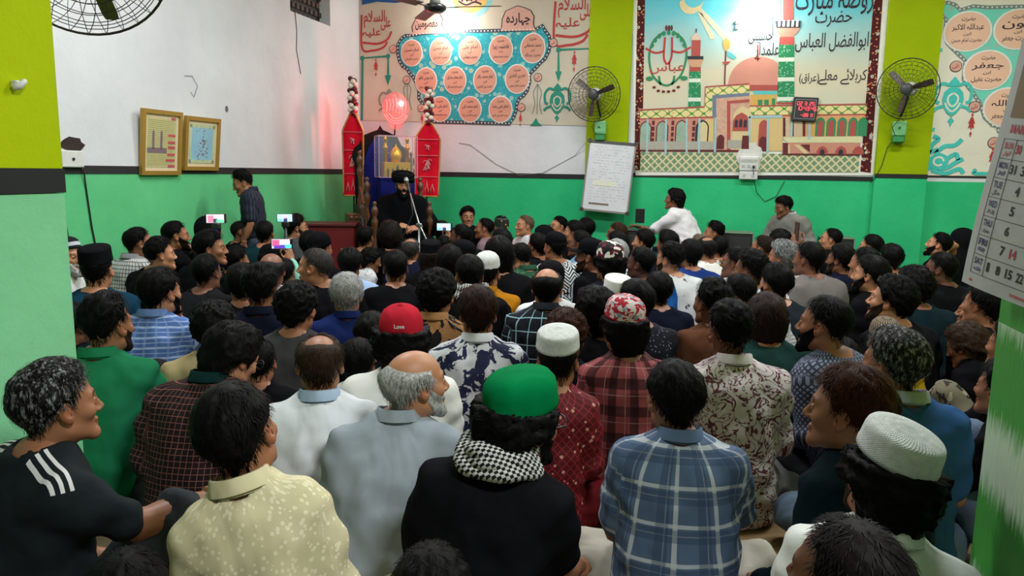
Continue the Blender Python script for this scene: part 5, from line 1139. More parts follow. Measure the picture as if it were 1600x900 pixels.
# ---- left wall
def on_left(p): return np.array([LXW + p[2], p[0], p[1]])
LXW = -4.47
def picture(label, y0, y1, z0, z1, paper, deco):
    t = thing('framed_picture', label, 'picture', (LXW, (y0 + y1) / 2, z0), 0, 'gilt framed prints on the left wall'); w_, h_ = y1 - y0, z1 - z0; lean = .05
    def f(p): return np.array([.012 + p[2] + lean * (p[1] / h_), p[0], p[1]])
    for nm, q in (('frame_top', [(-w_/2, h_ - .035), (w_/2, h_ - .035), (w_/2, h_), (-w_/2, h_)]), ('frame_bottom', [(-w_/2, 0), (w_/2, 0), (w_/2, .035), (-w_/2, .035)]), ('frame_side', [(-w_/2, .035), (-w_/2 + .035, .035), (-w_/2 + .035, h_ - .035), (-w_/2, h_ - .035)]), ('frame_side', [(w_/2 - .035, .035), (w_/2, .035), (w_/2, h_ - .035), (w_/2 - .035, h_ - .035)])):
        b = MB(); b.prism(q, -.01, .022, f); b.build(nm, brass, t)
    b = MB(); b.prism([(-w_/2 + .03, .03), (w_/2 - .03, .03), (w_/2 - .03, h_ - .03), (-w_/2 + .03, h_ - .03)], 0, .006, f); b.build('mount', plain('cream mount', sr(214, 196, 160)), t)
    m = .065; b = MB(); b.prism([(-w_/2 + m, m), (w_/2 - m, m), (w_/2 - m, h_ - m), (-w_/2 + m, h_ - m)], .006, .008, f); pr = b.build('print', paper, t)
    deco(pr, f, w_, h_, m)
def deco1(pr, f, w_, h_, m):
    b = MB()
    for i in range(24): z = m + .02 + i * (h_ - 2 * m - .04) / 23; b.prism([(-w_/2 + m + .012, z), (w_/2 - m - .03, z), (w_/2 - m - .03, z + .002), (-w_/2 + m + .012, z + .002)], .008, .009, f)
    b.build('ruled_lines', plain('olive ink', sr(120, 112, 70)), pr); b = MB()
    for z, l in ((.86, .05), (.60, .085), (.49, .085), (.41, .085), (.30, .09), (.21, .11), (.12, .08)):
        b.prism([(w_/2 - m - .012 - l, h_ * z), (w_/2 - m - .012, h_ * z), (w_/2 - m - .012, h_ * z + .022), (w_/2 - m - .012 - l, h_ * z + .022)], .008, .0095, f)
    b.build('red_headings', plain('red ink', sr(186, 74, 84)), pr); b = MB()
    for y in (-.115, -.02): b.prism([(y, h_ * .40), (y + .026, h_ * .40), (y + .026, h_ * .66), (y + .013, h_ * .70), (y, h_ * .66)], .0085, .0092, f)
    b.prism([(-.17, h_ * .34), (.06, h_ * .34), (.06, h_ * .42), (-.17, h_ * .42)], .0085, .0092, f); b.build('drawn_shrine', plain('mauve ink', sr(120, 100, 108)), pr)
def deco2(pr, f, w_, h_, m):
    b = MB()
    for q in ([(-w_/2 + m, m), (w_/2 - m, m), (w_/2 - m, m + .03), (-w_/2 + m, m + .03)], [(-w_/2 + m, h_ - m - .03), (w_/2 - m, h_ - m - .03), (w_/2 - m, h_ - m), (-w_/2 + m, h_ - m)], [(-w_/2 + m, m), (-w_/2 + m + .03, m), (-w_/2 + m + .03, h_ - m), (-w_/2 + m, h_ - m)], [(w_/2 - m - .03, m), (w_/2 - m, m), (w_/2 - m, h_ - m), (w_/2 - m - .03, h_ - m)]): b.prism(q, .008, .009, f)
    b.build('floral_border', printed(sr(176, 186, 150), sr(110, 140, 140), 'blot', 40, .5), pr); b = MB(); r_ = random.Random(4)
    for i in range(60):
        y = r_.gauss(0, .045); z = h_ * .5 + r_.gauss(0, .09)
        if abs(y) < .11 and abs(z - h_ / 2) < .17: b.prism(arc((y, z), r_.uniform(.004, .009), 0, 330, 5), .0085, .0092, f)
    b.build('calligraphy_knots', plain('rust ink', sr(128, 104, 104)), pr)
picture('larger gilt framed olive print with red headings, left of the pair', 5.215, 5.690, 1.335, 1.865, plain('olive print', sr(186, 180, 124)), deco1)
picture('smaller gilt framed sky-blue print with a calligraphy knot, right of the pair', 5.735, 6.215, 1.375, 1.845, plain('blue print', sr(140, 186, 206), scale=6, var=.15), deco2)
t = thing('switch_box', 'open white switch box under a broken hole in the left wall', 'switch', (LXW, 4.55, 1.40))
b = MB(); b.box((.02, -.02, .05), (.04, .20, .12), bev=.006); b.build('box_body', whitep, t); b = MB(); b.box((.012, -.145, .06), (.024, .045, .12)); b.build('brick_edge', plain('bare brick', sr(130, 96, 84)), t)
b = MB(); b.lathe([(.011, 0), (.011, .006), (.001, .007)], (.041, -.02, .05), 10, basis((1, 0, 0))); b.build('screw_hole', blackp, t)
b = MB(); r_ = random.Random(2); b.prism([(.02 + .105 * math.cos(a) * r_.uniform(.8, 1.1), .155 + .055 * math.sin(a) * r_.uniform(.8, 1.15)) for a in np.arange(14) * 2 * PI / 14], 0, .006, lambda p: np.array([p[2], p[0], p[1]])); b.build('broken_plaster_hole', plain('exposed brick', sr(46, 30, 26), .9, var=.5, scale=25), t)
def cord(label, pts, r=.004, mat=None, name='cable'): b = MB(); b.tube(pts, r, 5); return tag(b.build(name, mat or blackp, None, True), label, 'cable')
cord('thick black cable dropping from the switch box down the green wall', [(-4.462, 4.60, 1.42), (-4.45, 4.64, 1.36), (-4.462, 4.66, 1.25), (-4.462, 4.69, .95), (-4.462, 4.75, .60), (-4.462, 4.77, .30)], .006)
cord('thin grey cable left of the thick one on the green wall', [(-4.466, 4.45, 1.36), (-4.466, 4.46, 1.0), (-4.466, 4.52, .6)], .0025, plain('grey green cable', sr(30, 96, 60)))
cord('pair of thin black wires hanging under the ventilator opening', [(-4.46, 7.70, 3.10), (-4.466, 7.74, 2.9), (-4.466, 7.72, 2.7), (-4.466, 7.80, 2.45)], .004)
cord('loose black wire loop on the white wall above the frames', [(-4.462, 5.83, 2.19), (-4.462, 5.93, 2.20), (-4.462, 6.0, 2.12), (-4.462, 5.94, 2.02), (-4.462, 5.90, 2.06)], .002)
tag(MB().prism(arc((6.42, 1.955), .022, 0, 340, 12, .03), 0, .004, lambda p: np.array([LXW + p[2], p[0], p[1]])).build('wall_chip', plain('grey plaster', sr(90, 92, 96))), 'small dark chip in the white wall right of the blue print', 'mark')
t = thing('wall_bracket', 'small broken white bracket on the near left lime pillar', 'bracket', (-2.10, 1.94, 1.66)); b = MB(); b.box((.012, 0, 0), (.024, .03, .02), bev=.004); b.build('stub', whitep, t)
b = MB(); b.tube([(.015, -.02, -.014), (.022, 0, -.006), (.022, .018, .010), (.012, .028, .012)], [.010, .011, .009, .005], 8); b.build('cup', whitep, t, True)

# ---- pulpit: faces local -Y
RZP = math.radians(36.9); PX, PY = -3.54, 8.06
pul = thing('pulpit', 'blue draped pulpit with turned wooden posts and an arched back', 'pulpit', (PX, PY, 0), RZP)
blue = cloth(sr(24, 28, 92), .7); dk = plain('dark green panel', sr(16, 34, 26), .6); pw = plain('pulpit wood', sr(74, 46, 28), .5)
for i, (y0, y1, z) in enumerate(((-.10, .36, .74), (-.42, -.10, .50), (-.74, -.42, .25))): b = MB(); b.box((0, (y0 + y1) / 2, z / 2), (.58, y1 - y0 - .002, z), bev=.01); b.build('step', blue, pul)
for s in (-1, 1):
    b = MB(); b.prism([(-.74, 0), (.38, 0), (.38, 1.0), (.05, 1.0), (-.08, .78), (-.40, .54), (-.72, .29)], s * .295, s * .32, lambda p: np.array([p[2], p[0], p[1]])); b.build('side_panel', dk, pul)
bk = [(-.30, .7), (.30, .7), (.30, 1.45), (.335, 1.55), (.30, 1.66), (.25, 1.70), (.20, 1.80), (.10, 1.845), (.03, 1.87), (0, 1.92), (-.03, 1.87), (-.10, 1.845), (-.20, 1.80), (-.25, 1.70), (-.30, 1.66), (-.335, 1.55), (-.30, 1.45)]
b = MB(); b.prism(bk, .37, .40, lambda p: np.array([p[0], p[2], p[1]])); b.build('backboard', plain('black lacquer', (.006, .006, .006), .8, spec=.1), pul)
b = MB(); n = 16
for i in range(n + 1):
    for j in range(9):
        u = -1 + 2 * i / n; hgt = 1.0 + .78 * math.sqrt(max(0, 1 - (abs(u)) ** 2.4)) ; z = .74 + (hgt - .74) * j / 8; b.V.append(np.array([(u * .245, .355 - .05 * (1 - u * u) * math.sin(PI * (.15 + .8 * j / 8)), z)]))
b.n = len(b.V); b.Q = [np.array([(i * 9 + j, (i + 1) * 9 + j, (i + 1) * 9 + j + 1, i * 9 + j + 1) for i in range(n) for j in range(8)])]; b.T = [np.zeros((0, 3), int)]; b.P = [0] * (n * 8)
cush = b.build('padded_back', blue, pul, True)
for x_ in (-.08, .08):
    b = MB(); b.lathe([(.012, 0), (.008, .008), (.001, .01)], (x_, .285, 1.60), 8, basis((0, -1, 0))); b.build('button', plain('steel button', (.5, .5, .52), .25, 1), cush, True)
POST = [(.026, 0), (.030, .02), (.020, .04), (.020, .10), (.034, .15), (.034, .20), (.019, .26), (.019, .36), (.033, .42), (.036, .45), (.018, .48), (.030, .505), (.036, .53), (.030, .555), (.014, .57), (.022, .585), (.022, .60), (.001, .61)]
for y_, zt, zb in ((.10, 1.62, .78), (-.28, 1.33, .54), (-.66, 1.08, .29)):
    for s in (-1, 1):
        b = MB(); k_ = (zt - zb) / .61; b.lathe([(r * 1.05, zb + z * k_) for r, z in POST], (s * .30, y_, 0), 14); b.build('post', wood, pul, True)
for s in (-1, 1):
    for (ya, za), (yb, zb) in (((.10, 1.22), (-.28, 1.02)), ((-.28, 1.00), (-.66, .78))):
        b = MB(); b.tube([(s * .30, ya, za), (s * .30, (ya + yb) / 2, zb + .01), (s * .30, yb, zb)], .016, 8); b.build('rail', wood, pul, True)
        for q in (.3, .68):
            y_ = ya + (yb - ya) * q; z0_ = .80 if ya > 0 else .55; b = MB(); b.lathe([(.012, z0_), (.02, z0_ + .06), (.011, z0_ + .10), (.02, z0_ + .17), (.012, zb)], (s * .30, y_, 0), 10); b.build('baluster', wood, pul, True)
# glass case with a gilded shrine model, standing on the top seat
t = thing('shrine_model', 'gilded shrine model with two minarets on the pulpit seat inside a glass case', 'model', (-3.44, 8.06, .745), RZP); gold = plain('gilding', sr(196, 146, 42), .35, .55, scale=80); gl2 = plain('bright gilding', sr(226, 166, 30), .3, .5)
b = MB(); b.box((0, 0, .29), (.40, .16, .58), bev=.01); b.build('plinth', blue, t)
b = MB(); b.box((0, 0, .665), (.30, .14, .17), bev=.004); fac = b.build('facade', gold, t)
for x_ in (-.11, -.055, 0, .055, .11):
    b = MB(); wd = .022 if x_ else .03; b.prism([(x_ - wd / 2, .585), (x_ + wd / 2, .585), (x_ + wd / 2, .66 if x_ else .69), (x_, .69 if x_ else .725), (x_ - wd / 2, .66 if x_ else .69)], .0705, .073, lambda p: np.array([p[0], -p[2], p[1]])); b.build('arch', plain('dark niche', sr(56, 40, 20)), fac)
b = MB(); b.lathe([(.052, .75), (.052, .78), (.064, .80), (.068, .83), (.056, .87), (.03, .905), (.008, .93), (.004, .955), (.001, .957)], (0, 0, 0), 20); b.build('dome', gl2, t, True)
for x_ in (-.125, .125):
    b = MB(); b.lathe([(.020, .74), (.020, .89), (.030, .90), (.030, .925), (.018, .93), (.018, .985), (.026, .99), (.016, 1.02), (.002, 1.05)], (x_, -.02, 0), 14); b.build('minaret', gold, t, True)
tc = thing('glass_case', 'clear glass case with pale edges around the gilded shrine model', 'case', (-3.44, 8.06, 1.325), RZP); gm = NT('clear glass', .05); gm.b.inputs['Alpha'].default_value = .035; gm.color((.9, .95, 1))
W_, D_, H_ = .44, .22, .46
for nm, c_, d_ in (('front_pane', (0, -D_/2, H_/2), (W_, .004, H_)), ('back_pane', (0, D_/2, H_/2), (W_, .004, H_)), ('side_pane', (-W_/2, 0, H_/2), (.004, D_, H_)), ('side_pane', (W_/2, 0, H_/2), (.004, D_, H_)), ('top_pane', (0, 0, H_), (W_, D_, .004))):
    b = MB(); b.box(c_, d_); b.build(nm, gm.m, tc)
b = MB()
for x_ in (-1, 1):
    for y_ in (-1, 1): b.box((x_ * W_/2, y_ * D_/2, H_/2), (.007, .007, H_))
for z_ in (0, H_):
    for y_ in (-1, 1): b.box((0, y_ * D_/2, z_), (W_, .007, .007))
    for x_ in (-1, 1): b.box((x_ * W_/2, 0, z_), (.007, D_, .007))
b.build('edge_trim', plain('pinkish edge', sr(190, 140, 160), .3), tc)
# two red standards with garlands
def standard(label, x, y, ztop, h_, w_, lean, side):
    t = thing('banner_standard', label, 'banner', (x, y, 0), RZP * .5, 'red processional standards beside the pulpit')
    b = MB(); b.tube([(lean * 0, .02, 0), (lean, .02, ztop)], .012, 8); b.build('pole', wood, t, True)
    zb = ztop - .34 - h_; n_, m_ = 18, 12; V = []
    for j in range(n_ + 1):
        q = j / n_; z = zb + h_ * q; ww = w_ * (1 if q < .80 else 1 - .72 * (q - .80) / .20) * (1 - .06 * (1 - q))
        for i in range(m_ + 1): u = -1 + 2 * i / m_; V.append((lean * z / ztop + u * ww / 2, -.035 + .02 * math.sin(u * 4 + side) * (1 - q * .5) - .01 * math.cos(q * 7), z))
    V = np.array(V); Q = [(j * (m_ + 1) + i, j * (m_ + 1) + i + 1, (j + 1) * (m_ + 1) + i + 1, (j + 1) * (m_ + 1) + i) for j in range(n_) for i in range(m_)]
    b = MB(); b.add(V, Q); b.add(V + (0, .006, 0), [q[::-1] for q in Q]); cl = b.build('red_cloth', cloth(sr(200, 20, 42), .75), t, True)
    loop = [V[j * (m_ + 1)] for j in range(n_ + 1)] + [V[n_ * (m_ + 1) + i] for i in range(m_ + 1)] + [V[j * (m_ + 1) + m_] for j in range(n_, -1, -1)] + [V[i] for i in range(m_, -1, -1)]
    b = MB(); b.tube(np.array(loop), .010, 6, True); b.build('gold_fringe', plain('gold fringe', sr(186, 140, 70), .6, scale=120, var=.3), cl, True)
    b = MB(); 
    def pt(u, q): z = zb + h_ * q; return np.array([lean * z / ztop + u * w_ / 2, -.050 + .02 * math.sin(u * 4 + side) * (1 - q * .5) - .01 * math.cos(q * 7), z])
    for q in (.78, .56, .27): b2 = MB(); b2.tube([pt(u, q) for u in np.linspace(-.86, .86, 9)], .004, 4); b2.build('pale_band', plain('pale band', sr(206, 120, 124), .6), cl, True)
    for cx, cq, r_ in ((0, .67, .22), (0, .43, .38)):
        for k_ in range(5 if r_ < .3 else 9):
            a0 = k_ * 2.4; b.tube([pt(cx + r_ * (.35 + .4 * math.sin(a0 + k_)) * math.cos(a) + .1 * math.cos(a0), cq + (r_ * .28) * math.sin(a + a0) * (.4 + .1 * k_ / 2)) for a in np.linspace(a0, a0 + 3.6, 9)], .0035, 4)
    for cx in (-.45, 0, .45): b.tube([pt(cx - .14, .05), pt(cx - .12, .10), pt(cx - .05, .13), pt(cx, .22 if cx == 0 else .17), pt(cx + .05, .13), pt(cx + .12, .10), pt(cx + .14, .05)], .004, 4)
    o = b.build('silver_embroidery', plain('silver thread', sr(214, 150, 150), .5), cl, True); o['kind'] = 'stuff'
    for i in range(26):
        q = i / 25; a = i * 2.4; z = ztop - .36 + .42 * q; rr = .026 + .012 * math.sin(q * PI); b = MB(); b.lathe([(.001, -.030), (.024, -.020), (.032, 0), (.024, .020), (.001, .030)], (lean * z / ztop + rr * math.cos(a), -.02 + rr * math.sin(a), z), 7)
        b.build('garland_flower', plain('white jasmine', sr(214, 206, 190), .7) if (i // 4) % 2 else plain('dark red rose', sr(86, 10, 26), .7), t, True)
standard('red pointed standard with a flower garland left of the pulpit', -4.06, 8.22, 2.38, .94, .245, .02, 0); standard('red pointed standard with a flower garland leaning right of the pulpit back', -3.30, 8.58, 2.30, .86, .30, .06, 2)
# lit red plaque behind the pulpit top
t = thing('lit_plaque', 'glowing red oval plaque with white calligraphy above the pulpit back', 'sign', (-3.80, 8.90, 2.16), RZP); fr = lambda p: np.array([p[0], -p[2], p[1]]); acr = NT('clear pink acrylic', .3); acr.color(sr(226, 140, 140)); acr.b.inputs['Alpha'].default_value = .35
b = MB(); b.tube([(0, .02, -.20), (0, .10, -.40), (0, .06, -1.0), (0, .10, -2.15)], .010, 6); b.build('support_rod', dkmetal, t); b = MB(); b.prism([(.17 * math.cos(a), .20 * math.sin(a) + (-.06 if math.sin(a) < -.8 else 0)) for a in np.arange(28) * 2 * PI / 28], 0, .015, fr); b.build('back_plate', acr.m, t)
b = MB()
for i in range(7): x_ = -.12 + .04 * i; b.tube([(x_, -.02, -.05 + .02 * math.sin(i)), (x_ + .01, -.022, .05), (x_ - .004, -.02, .13 - .01 * abs(i - 3))], .006, 6)
for r_ in (.10, .13, .155): b.tube([(r_ * math.cos(a), -.02, -.02 + r_ * 1.05 * math.sin(a)) for a in np.linspace(PI * 1.12, PI * 1.88, 14)], .005, 5)
b.build('red_tube_lettering', glow('red tube', (1, .10, .10), 2.2), t, True)
b = MB(); b.lathe([(.001, -.03), (.022, -.02), (.03, 0), (.022, .02), (.001, .03)], (.06, -.05, .06), 12); b.build('red_bulb', glow('red white bulb', (1, .45, .42), 22.), t, True)
L_ = bpy.data.lights.new('red_bulb_light', 'POINT'); L_.energy = 11; L_.color = (1, .06, .07); L_.shadow_soft_size = .04; o_ = bpy.data.objects.new('red_bulb_light', L_); COL.objects.link(o_); o_.location = (-3.82, 8.30, 1.98)
# microphone on a boom stand
t = thing('microphone_stand', 'chrome boom stand holding a microphone at the speaker', 'microphone', (-2.735, 6.97, 0)); b = MB(); b.tube([(0, 0, 0.03), (0, 0, .87)], .010, 10); b.build('upright', steel, t, True)
for a in (.3, 2.4, 4.5): b = MB(); b.tube([(0, 0, .20), (.26 * math.cos(a), .26 * math.sin(a), .012)], .008, 8); b.build('leg', steel, t, True)
mh = V3(-3.0, 7.31, 1.285) - V3(-2.735, 6.97, 0); tail = V3(.22, -.06, .50)
b = MB(); b.tube([mh * 1, V3(0, 0, .87) + V3(0, 0, .02), tail], .008, 8); b.build('boom', steel, t, True); b = MB(); b.box((0, 0, .875), (.05, .05, .04), bev=.008); b.build('clamp', steel, t)
dm = (V3(0, 0, .87) - mh); dm /= np.linalg.norm(dm); b = MB(); b.tube([mh - dm * .02, mh + dm * .16], [.017, .012], 12); mc = b.build('microphone_body', blackp, t, True)
b = MB(); b.lathe([(.001, -.03), (.02, -.024), (.026, 0), (.022, .02), (.016, .03)], mh - dm * .03, 14, basis(-dm)); b.build('wire_head', plain('silver mesh', sr(170, 170, 170), .4, .7), mc, True)
b = MB(); b.tube([mh + dm * .16, mh + dm * .3 + V3(0, 0, -.10), mh + dm * .25 + V3(-.1, -.06, -.42), V3(.03, .03, .35), V3(.02, .02, .03)], .004, 6); b.build('cable', blackp, t, True)
# phones
def phone(label, loc, rot, scr, stick=None, landscape=True, w_=.155, h_=.075):
    t = thing('phone', label, 'phone', loc, 0, 'phones filming the speaker'); M = RZ(rot[2]) @ RX(rot[0])
    b = MB(); b.box((0, 0, 0), (w_, .010, h_) if landscape else (h_, .010, w_), M, bev=.003); b.build('phone_body', blackp, t)
    b = MB(); ww, hh = (w_ - .012, h_ - .008) if landscape else (h_ - .008, w_ - .012); b.box(M @ V3(-.006 if landscape else 0, -.0056, 0), (ww - .012, .001, hh), M); s_ = b.build('screen', glow('screen', scr[0], 1.0), t)
    for (x_, z_, a_, c_, col) in scr[1]: b = MB(); b.box(M @ V3(x_ * ww, -.0064, z_ * hh), (a_ * ww, .0006, c_ * hh), M); b.build('screen_area', glow('screen', col, .8), s_)
    return t
vid = ((.52, .42, .46), [(.20, -.30, .42, .34, (.10, .55, .30)), (-.28, -.05, .30, .8, (.55, .18, .28)), (-.05, -.25, .22, .45, (.03, .02, .06))])
vid2 = ((.6, .55, .6), [(-.3, .1, .36, .7, (.75, .10, .25)), (-.1, -.3, .60, .38, (.10, .05, .45)), (.32, -.28, .34, .4, (.10, .70, .55))])
vid3 = ((.34, .5, .56), [(.0, .1, .28, .5, (.80, .45, .60)), (0, -.25, .24, .5, (.02, .04, .12)), (-.34, -.3, .3, .3, (.15, .45, .55))])
pA = phone('phone filming on top of the blue tripod', (-3.77, 5.22, 1.005), (0, 0, .65), vid)
phone('phone on a thin black stick near the man in glasses', (-3.72, 6.16, .96), (0, 0, .5), vid3)
phone('phone with a vivid purple and teal screen held over the crowd', (-2.98, 4.875, 0.867), (.15, 0, .55), vid2, w_=.15)
phone('phone with a pale blue screen held level in front of the pulpit', (-2.632, 7.425, 0.831), (0, 0, .35), vid3, w_=.165, h_=.08)
def stick(name, label, top, foot, mat, cat):
    t = thing(name, label, cat, (foot[0], foot[1], 0)); h_ = top[2]; b = MB(); b.tube([(0, 0, .35), (top[0] - foot[0], top[1] - foot[1], h_)], .013, 8); b.build('column', mat, t, True)
    for a in (.4, 2.5, 4.6): b = MB(); b.tube([(0, 0, .40), (.17 * math.cos(a), .17 * math.sin(a), .012)], .012, 8); b.build('leg', mat, t, True)
    b = MB(); b.box((top[0] - foot[0], top[1] - foot[1], h_ - .02), (.07, .04, .05), bev=.008); b.build('phone_clamp', blackp, t); return t
stick('tripod', 'blue tripod with a black phone clamp among the people at the left wall', (-3.77, 5.22, .965), (-3.74, 5.18), plain('blue plastic', sr(28, 66, 200), .35), 'tripod')
stick('selfie_stick', 'thin black phone stick beside the man in glasses and waistcoat', (-3.72, 6.16, .92), (-3.70, 6.13), blackp, 'stand')
# handheld things
t = thing('video_camera', 'black video camera held up by the cameraman in white', 'camera', (-2.241, 8.297, 0.829), .5); b = MB(); b.box((0, 0, 0), (.12, .16, .11), bev=.012); b.build('camera_body', blackp, t); b = MB(); b.lathe([(.045, 0), (.048, .03), (.042, .07), (.036, .07)], (-.02, .08, 0), 16, basis((0, 1, 0))); b.build('lens', blackp, t, True); b = MB(); b.box((0, -.02, .075), (.03, .10, .03), bev=.006); b.build('handle', blackp, t)
for i, (x_, z_) in enumerate(((-.03, .03), (.02, -.01), (.04, -.04))): b = MB(); b.box((x_, -.081, z_), (.014, .003, .010)); b.build('yellow_mark', plain('yellow label', sr(220, 180, 40)), t)
t = thing('phone', 'dark phone held up edge-on by the man with the raised arm', 'phone', (0.741, 6.643, 0.969), .3); b = MB(); b.box((0, 0, 0), (.012, .075, .15), bev=.003); b.build('phone_body', plain('brown phone case', sr(64, 40, 30), .5), t)
t = thing('tablet', 'upright black tablet on the loudspeaker handled by the heavy man', 'tablet', (-.70, 8.40, .885), .1); b = MB(); b.box((0, 0, .07), (.10, .012, .16), RX(.1), bev=.003); b.build('tablet_body', blackp, t)
b = MB(); b.box((0, .03, .02), (.06, .05, .04)); b.build('stand', blackp, t)
# loudspeakers on the floor by the back wall
def speaker(label, x, y, w_, h_, d_, top, rz=0):
    t = thing('loudspeaker', label, 'speaker', (x, y, 0), rz, 'loudspeakers by the back wall'); b = MB(); b.box((0, 0, h_ / 2), (w_, d_, h_), bev=.012); b.build('cabinet', blackp, t)
    b = MB(); b.box((0, -d_ / 2 - .004, h_ / 2), (w_ * .9, .008, h_ * .9), bev=.003); b.build('grille', plain('grille black', (.02, .02, .021), .7, scale=300, var=.4), t)
    b = MB(); b.box((0, 0, h_ + .008), (w_ + .01, d_ + .01, .016), bev=.004); b.build('top_trim', top, t)
    for s in (-1, 1): b = MB(); b.box((s * w_ / 2, -d_ / 2, h_ / 2), (.014, .014, h_)); b.build('edge_strip', plain('grey edge', sr(120, 126, 120)), t)
gt = plain('grey green top', sr(96, 110, 92), .6)
speaker('black loudspeaker under the whiteboard with a tablet on top', -.70, 8.42, .30, .79, .30, blackp); speaker('black loudspeaker with a grey lid right of the heavy man', .32, 9.02, .42, .76, .34, gt); speaker('low black loudspeaker with a grey green lid left of the right pilaster', 1.42, 9.02, .34, .74, .30, gt)
# red chest and carved box left of the pulpit
t = thing('red_chest', 'dark red painted chest against the back corner left of the pulpit', 'chest', (-4.02, 7.50, 0), .35); b = MB(); b.box((0, 0, .40), (.62, .40, .80), bev=.01); b.build('chest_body', plain('dark red paint', sr(104, 16, 20), .5), t); b = MB(); b.box((0, 0, .81), (.66, .44, .03), bev=.006); b.build('lid', plain('maroon lid', sr(74, 10, 16), .5), t); b = MB(); b.box((.20, -.203, .52), (.06, .01, .08)); b.build('paper_label', plain('tan paper', sr(150, 130, 90)), t)
t = thing('carved_box', 'carved dark wooden donation box between chest and pulpit', 'box', (-3.88, 7.95, 0), RZP); b = MB(); b.box((0, 0, .34), (.26, .24, .68), bev=.008); b.build('stand', blackp, t); b = MB(); b.box((0, 0, .80), (.24, .22, .22), bev=.01); bx_ = b.build('box_body', wood, t)
for i in range(4):
    for j in range(3): b = MB(); b.lathe([(.024, 0), (.020, .012), (.010, .016), (.001, .017)], (-.08 + .053 * i, -.11, .735 + .065 * j), 8, basis((0, -1, 0))); b.build('rosette', plain('carved rosette', sr(100, 66, 44), .45), bx_)
b = MB(); b.box((0, -.125, .64), (.20, .02, .025)); b.build('red_strip', plain('red strip', sr(190, 20, 26), .4), t)

# ---- whiteboard
t = thing('whiteboard', 'tilted whiteboard of handwritten notes hanging left of the shrine mural', 'whiteboard', (-1.18, 9.10, .96), 0); TW = RY(math.radians(4.2)); 
def wb(p): q = TW @ np.array([p[0], 0, p[1]]); return q + V3(0, -p[2] - .05 + .10 * (p[1] / .82), 0)
b = MB(); b.prism([(-.27, 0), (.27, 0), (.27, .82), (-.27, .82)], 0, .012, wb); pn = b.build('board', plain('whiteboard face', sr(196, 198, 202), .35, scale=6), t)
for nm, q in (('frame_top', [(-.285, .80), (.285, .80), (.285, .83), (-.285, .83)]), ('frame_bottom', [(-.285, -.01), (.285, -.01), (.285, .012), (-.285, .012)]), ('frame_side', [(-.285, 0), (-.268, 0), (-.268, .82), (-.285, .82)]), ('frame_side', [(.268, 0), (.285, 0), (.285, .82), (.268, .82)])): b = MB(); b.prism(q, 0, .022, wb); b.build(nm, plain('board rail dark', sr(58, 54, 54), .4) if nm == 'frame_top' else plain('board rail', sr(120, 112, 108), .4), t)
for x_, z_ in ((-.275, 0), (.275, 0), (-.275, .82), (.275, .82)): b = MB(); b.prism(arc((x_, z_), .026, 0, 330, 10), 0, .026, wb); b.build('corner_cap', blackp, t)
b = MB(); r_ = random.Random(8)
for i in range(20):
    z = .76 - i * .033; x = -.22 + r_.uniform(0, .03)
    while x < .20:
        l = r_.uniform(.012, .05)
        if r_.random() < .72: n_ = max(3, int(l / .006)); b.tube([wb((x + l * k / n_, z + r_.uniform(-.004, .004), .013)) for k in range(n_ + 1)], .0011, 3, caps=False)
        x += l + r_.uniform(.008, .03)
o = b.build('handwriting', plain('pen grey', sr(112, 114, 124)), pn); o['kind'] = 'stuff'
b = MB(); b.prism([(-.20, .070), (.04, .070), (.04, .092), (-.20, .092)], .012, .014, wb); b.build('torn_tape', plain('brown tape', sr(120, 104, 80), scale=20, var=.5), pn); b = MB(); b.prism([(-.17, .30), (.10, .30), (.10, .36), (-.17, .36)], .0125, .0135, wb); b.build('cream_strip', plain('cream strip', sr(206, 204, 186)), pn)

# ---- digital clock, switchboards
t = thing('digital_clock', 'black digital clock with red lit figures on the shrine mural', 'clock', (1.02, 9.285, 2.165)); fb = lambda p: np.array([p[0], -p[2], p[1]])
b = MB(); b.box((0, -.02, 0), (.265, .04, .265), RY(.05), bev=.006); cb = b.build('clock_case', blackp, t); b = MB()
for c_, d_ in (((0, -.042, .105), (.215, .003, .004)), ((0, -.042, -.105), (.215, .003, .004)), ((-.107, -.042, 0), (.004, .003, .214)), ((.107, -.042, 0), (.004, .003, .214))): b.box(RY(.05) @ V3(*c_), d_, RY(.05))
b.build('inner_frame', plain('silver line', sr(150, 150, 156), .4), cb)
SEG = {'0': 'abcdef', '1': 'bc', '2': 'abged', '3': 'abgcd', '4': 'fgbc', '5': 'afgcd', '6': 'afgedc', '7': 'abc', '8': 'abcdefg', '9': 'abcdfg', '-': 'g'}
def seg(b, s, x, z, w_, h_):
    for ch in s:
        if ch in SEG:
            for k_ in SEG[ch]:
                c_, d_ = {'a': ((0, h_/2), (w_*.7, 0.0048)), 'd': ((0, -h_/2), (w_*.7, 0.0048)), 'g': ((0, 0), (w_*.7, 0.0048)), 'f': ((-w_*.38, h_/4), (0.0048, h_*.42)), 'b': ((w_*.38, h_/4), (0.0048, h_*.42)), 'e': ((-w_*.38, -h_/4), (0.0048, h_*.42)), 'c': ((w_*.38, -h_/4), (0.0048, h_*.42))}[k_]
                b.box(RY(.05) @ V3(x + c_[0], -.043, z + c_[1]), (d_[0], .003, d_[1]), RY(.05))
        elif ch == ':':
            for q in (-.25, .25): b.box(RY(.05) @ V3(x - w_*.2, -.043, z + q * h_), (.006, .003, .006), RY(.05)); 
            x -= w_ * .45
        x += w_
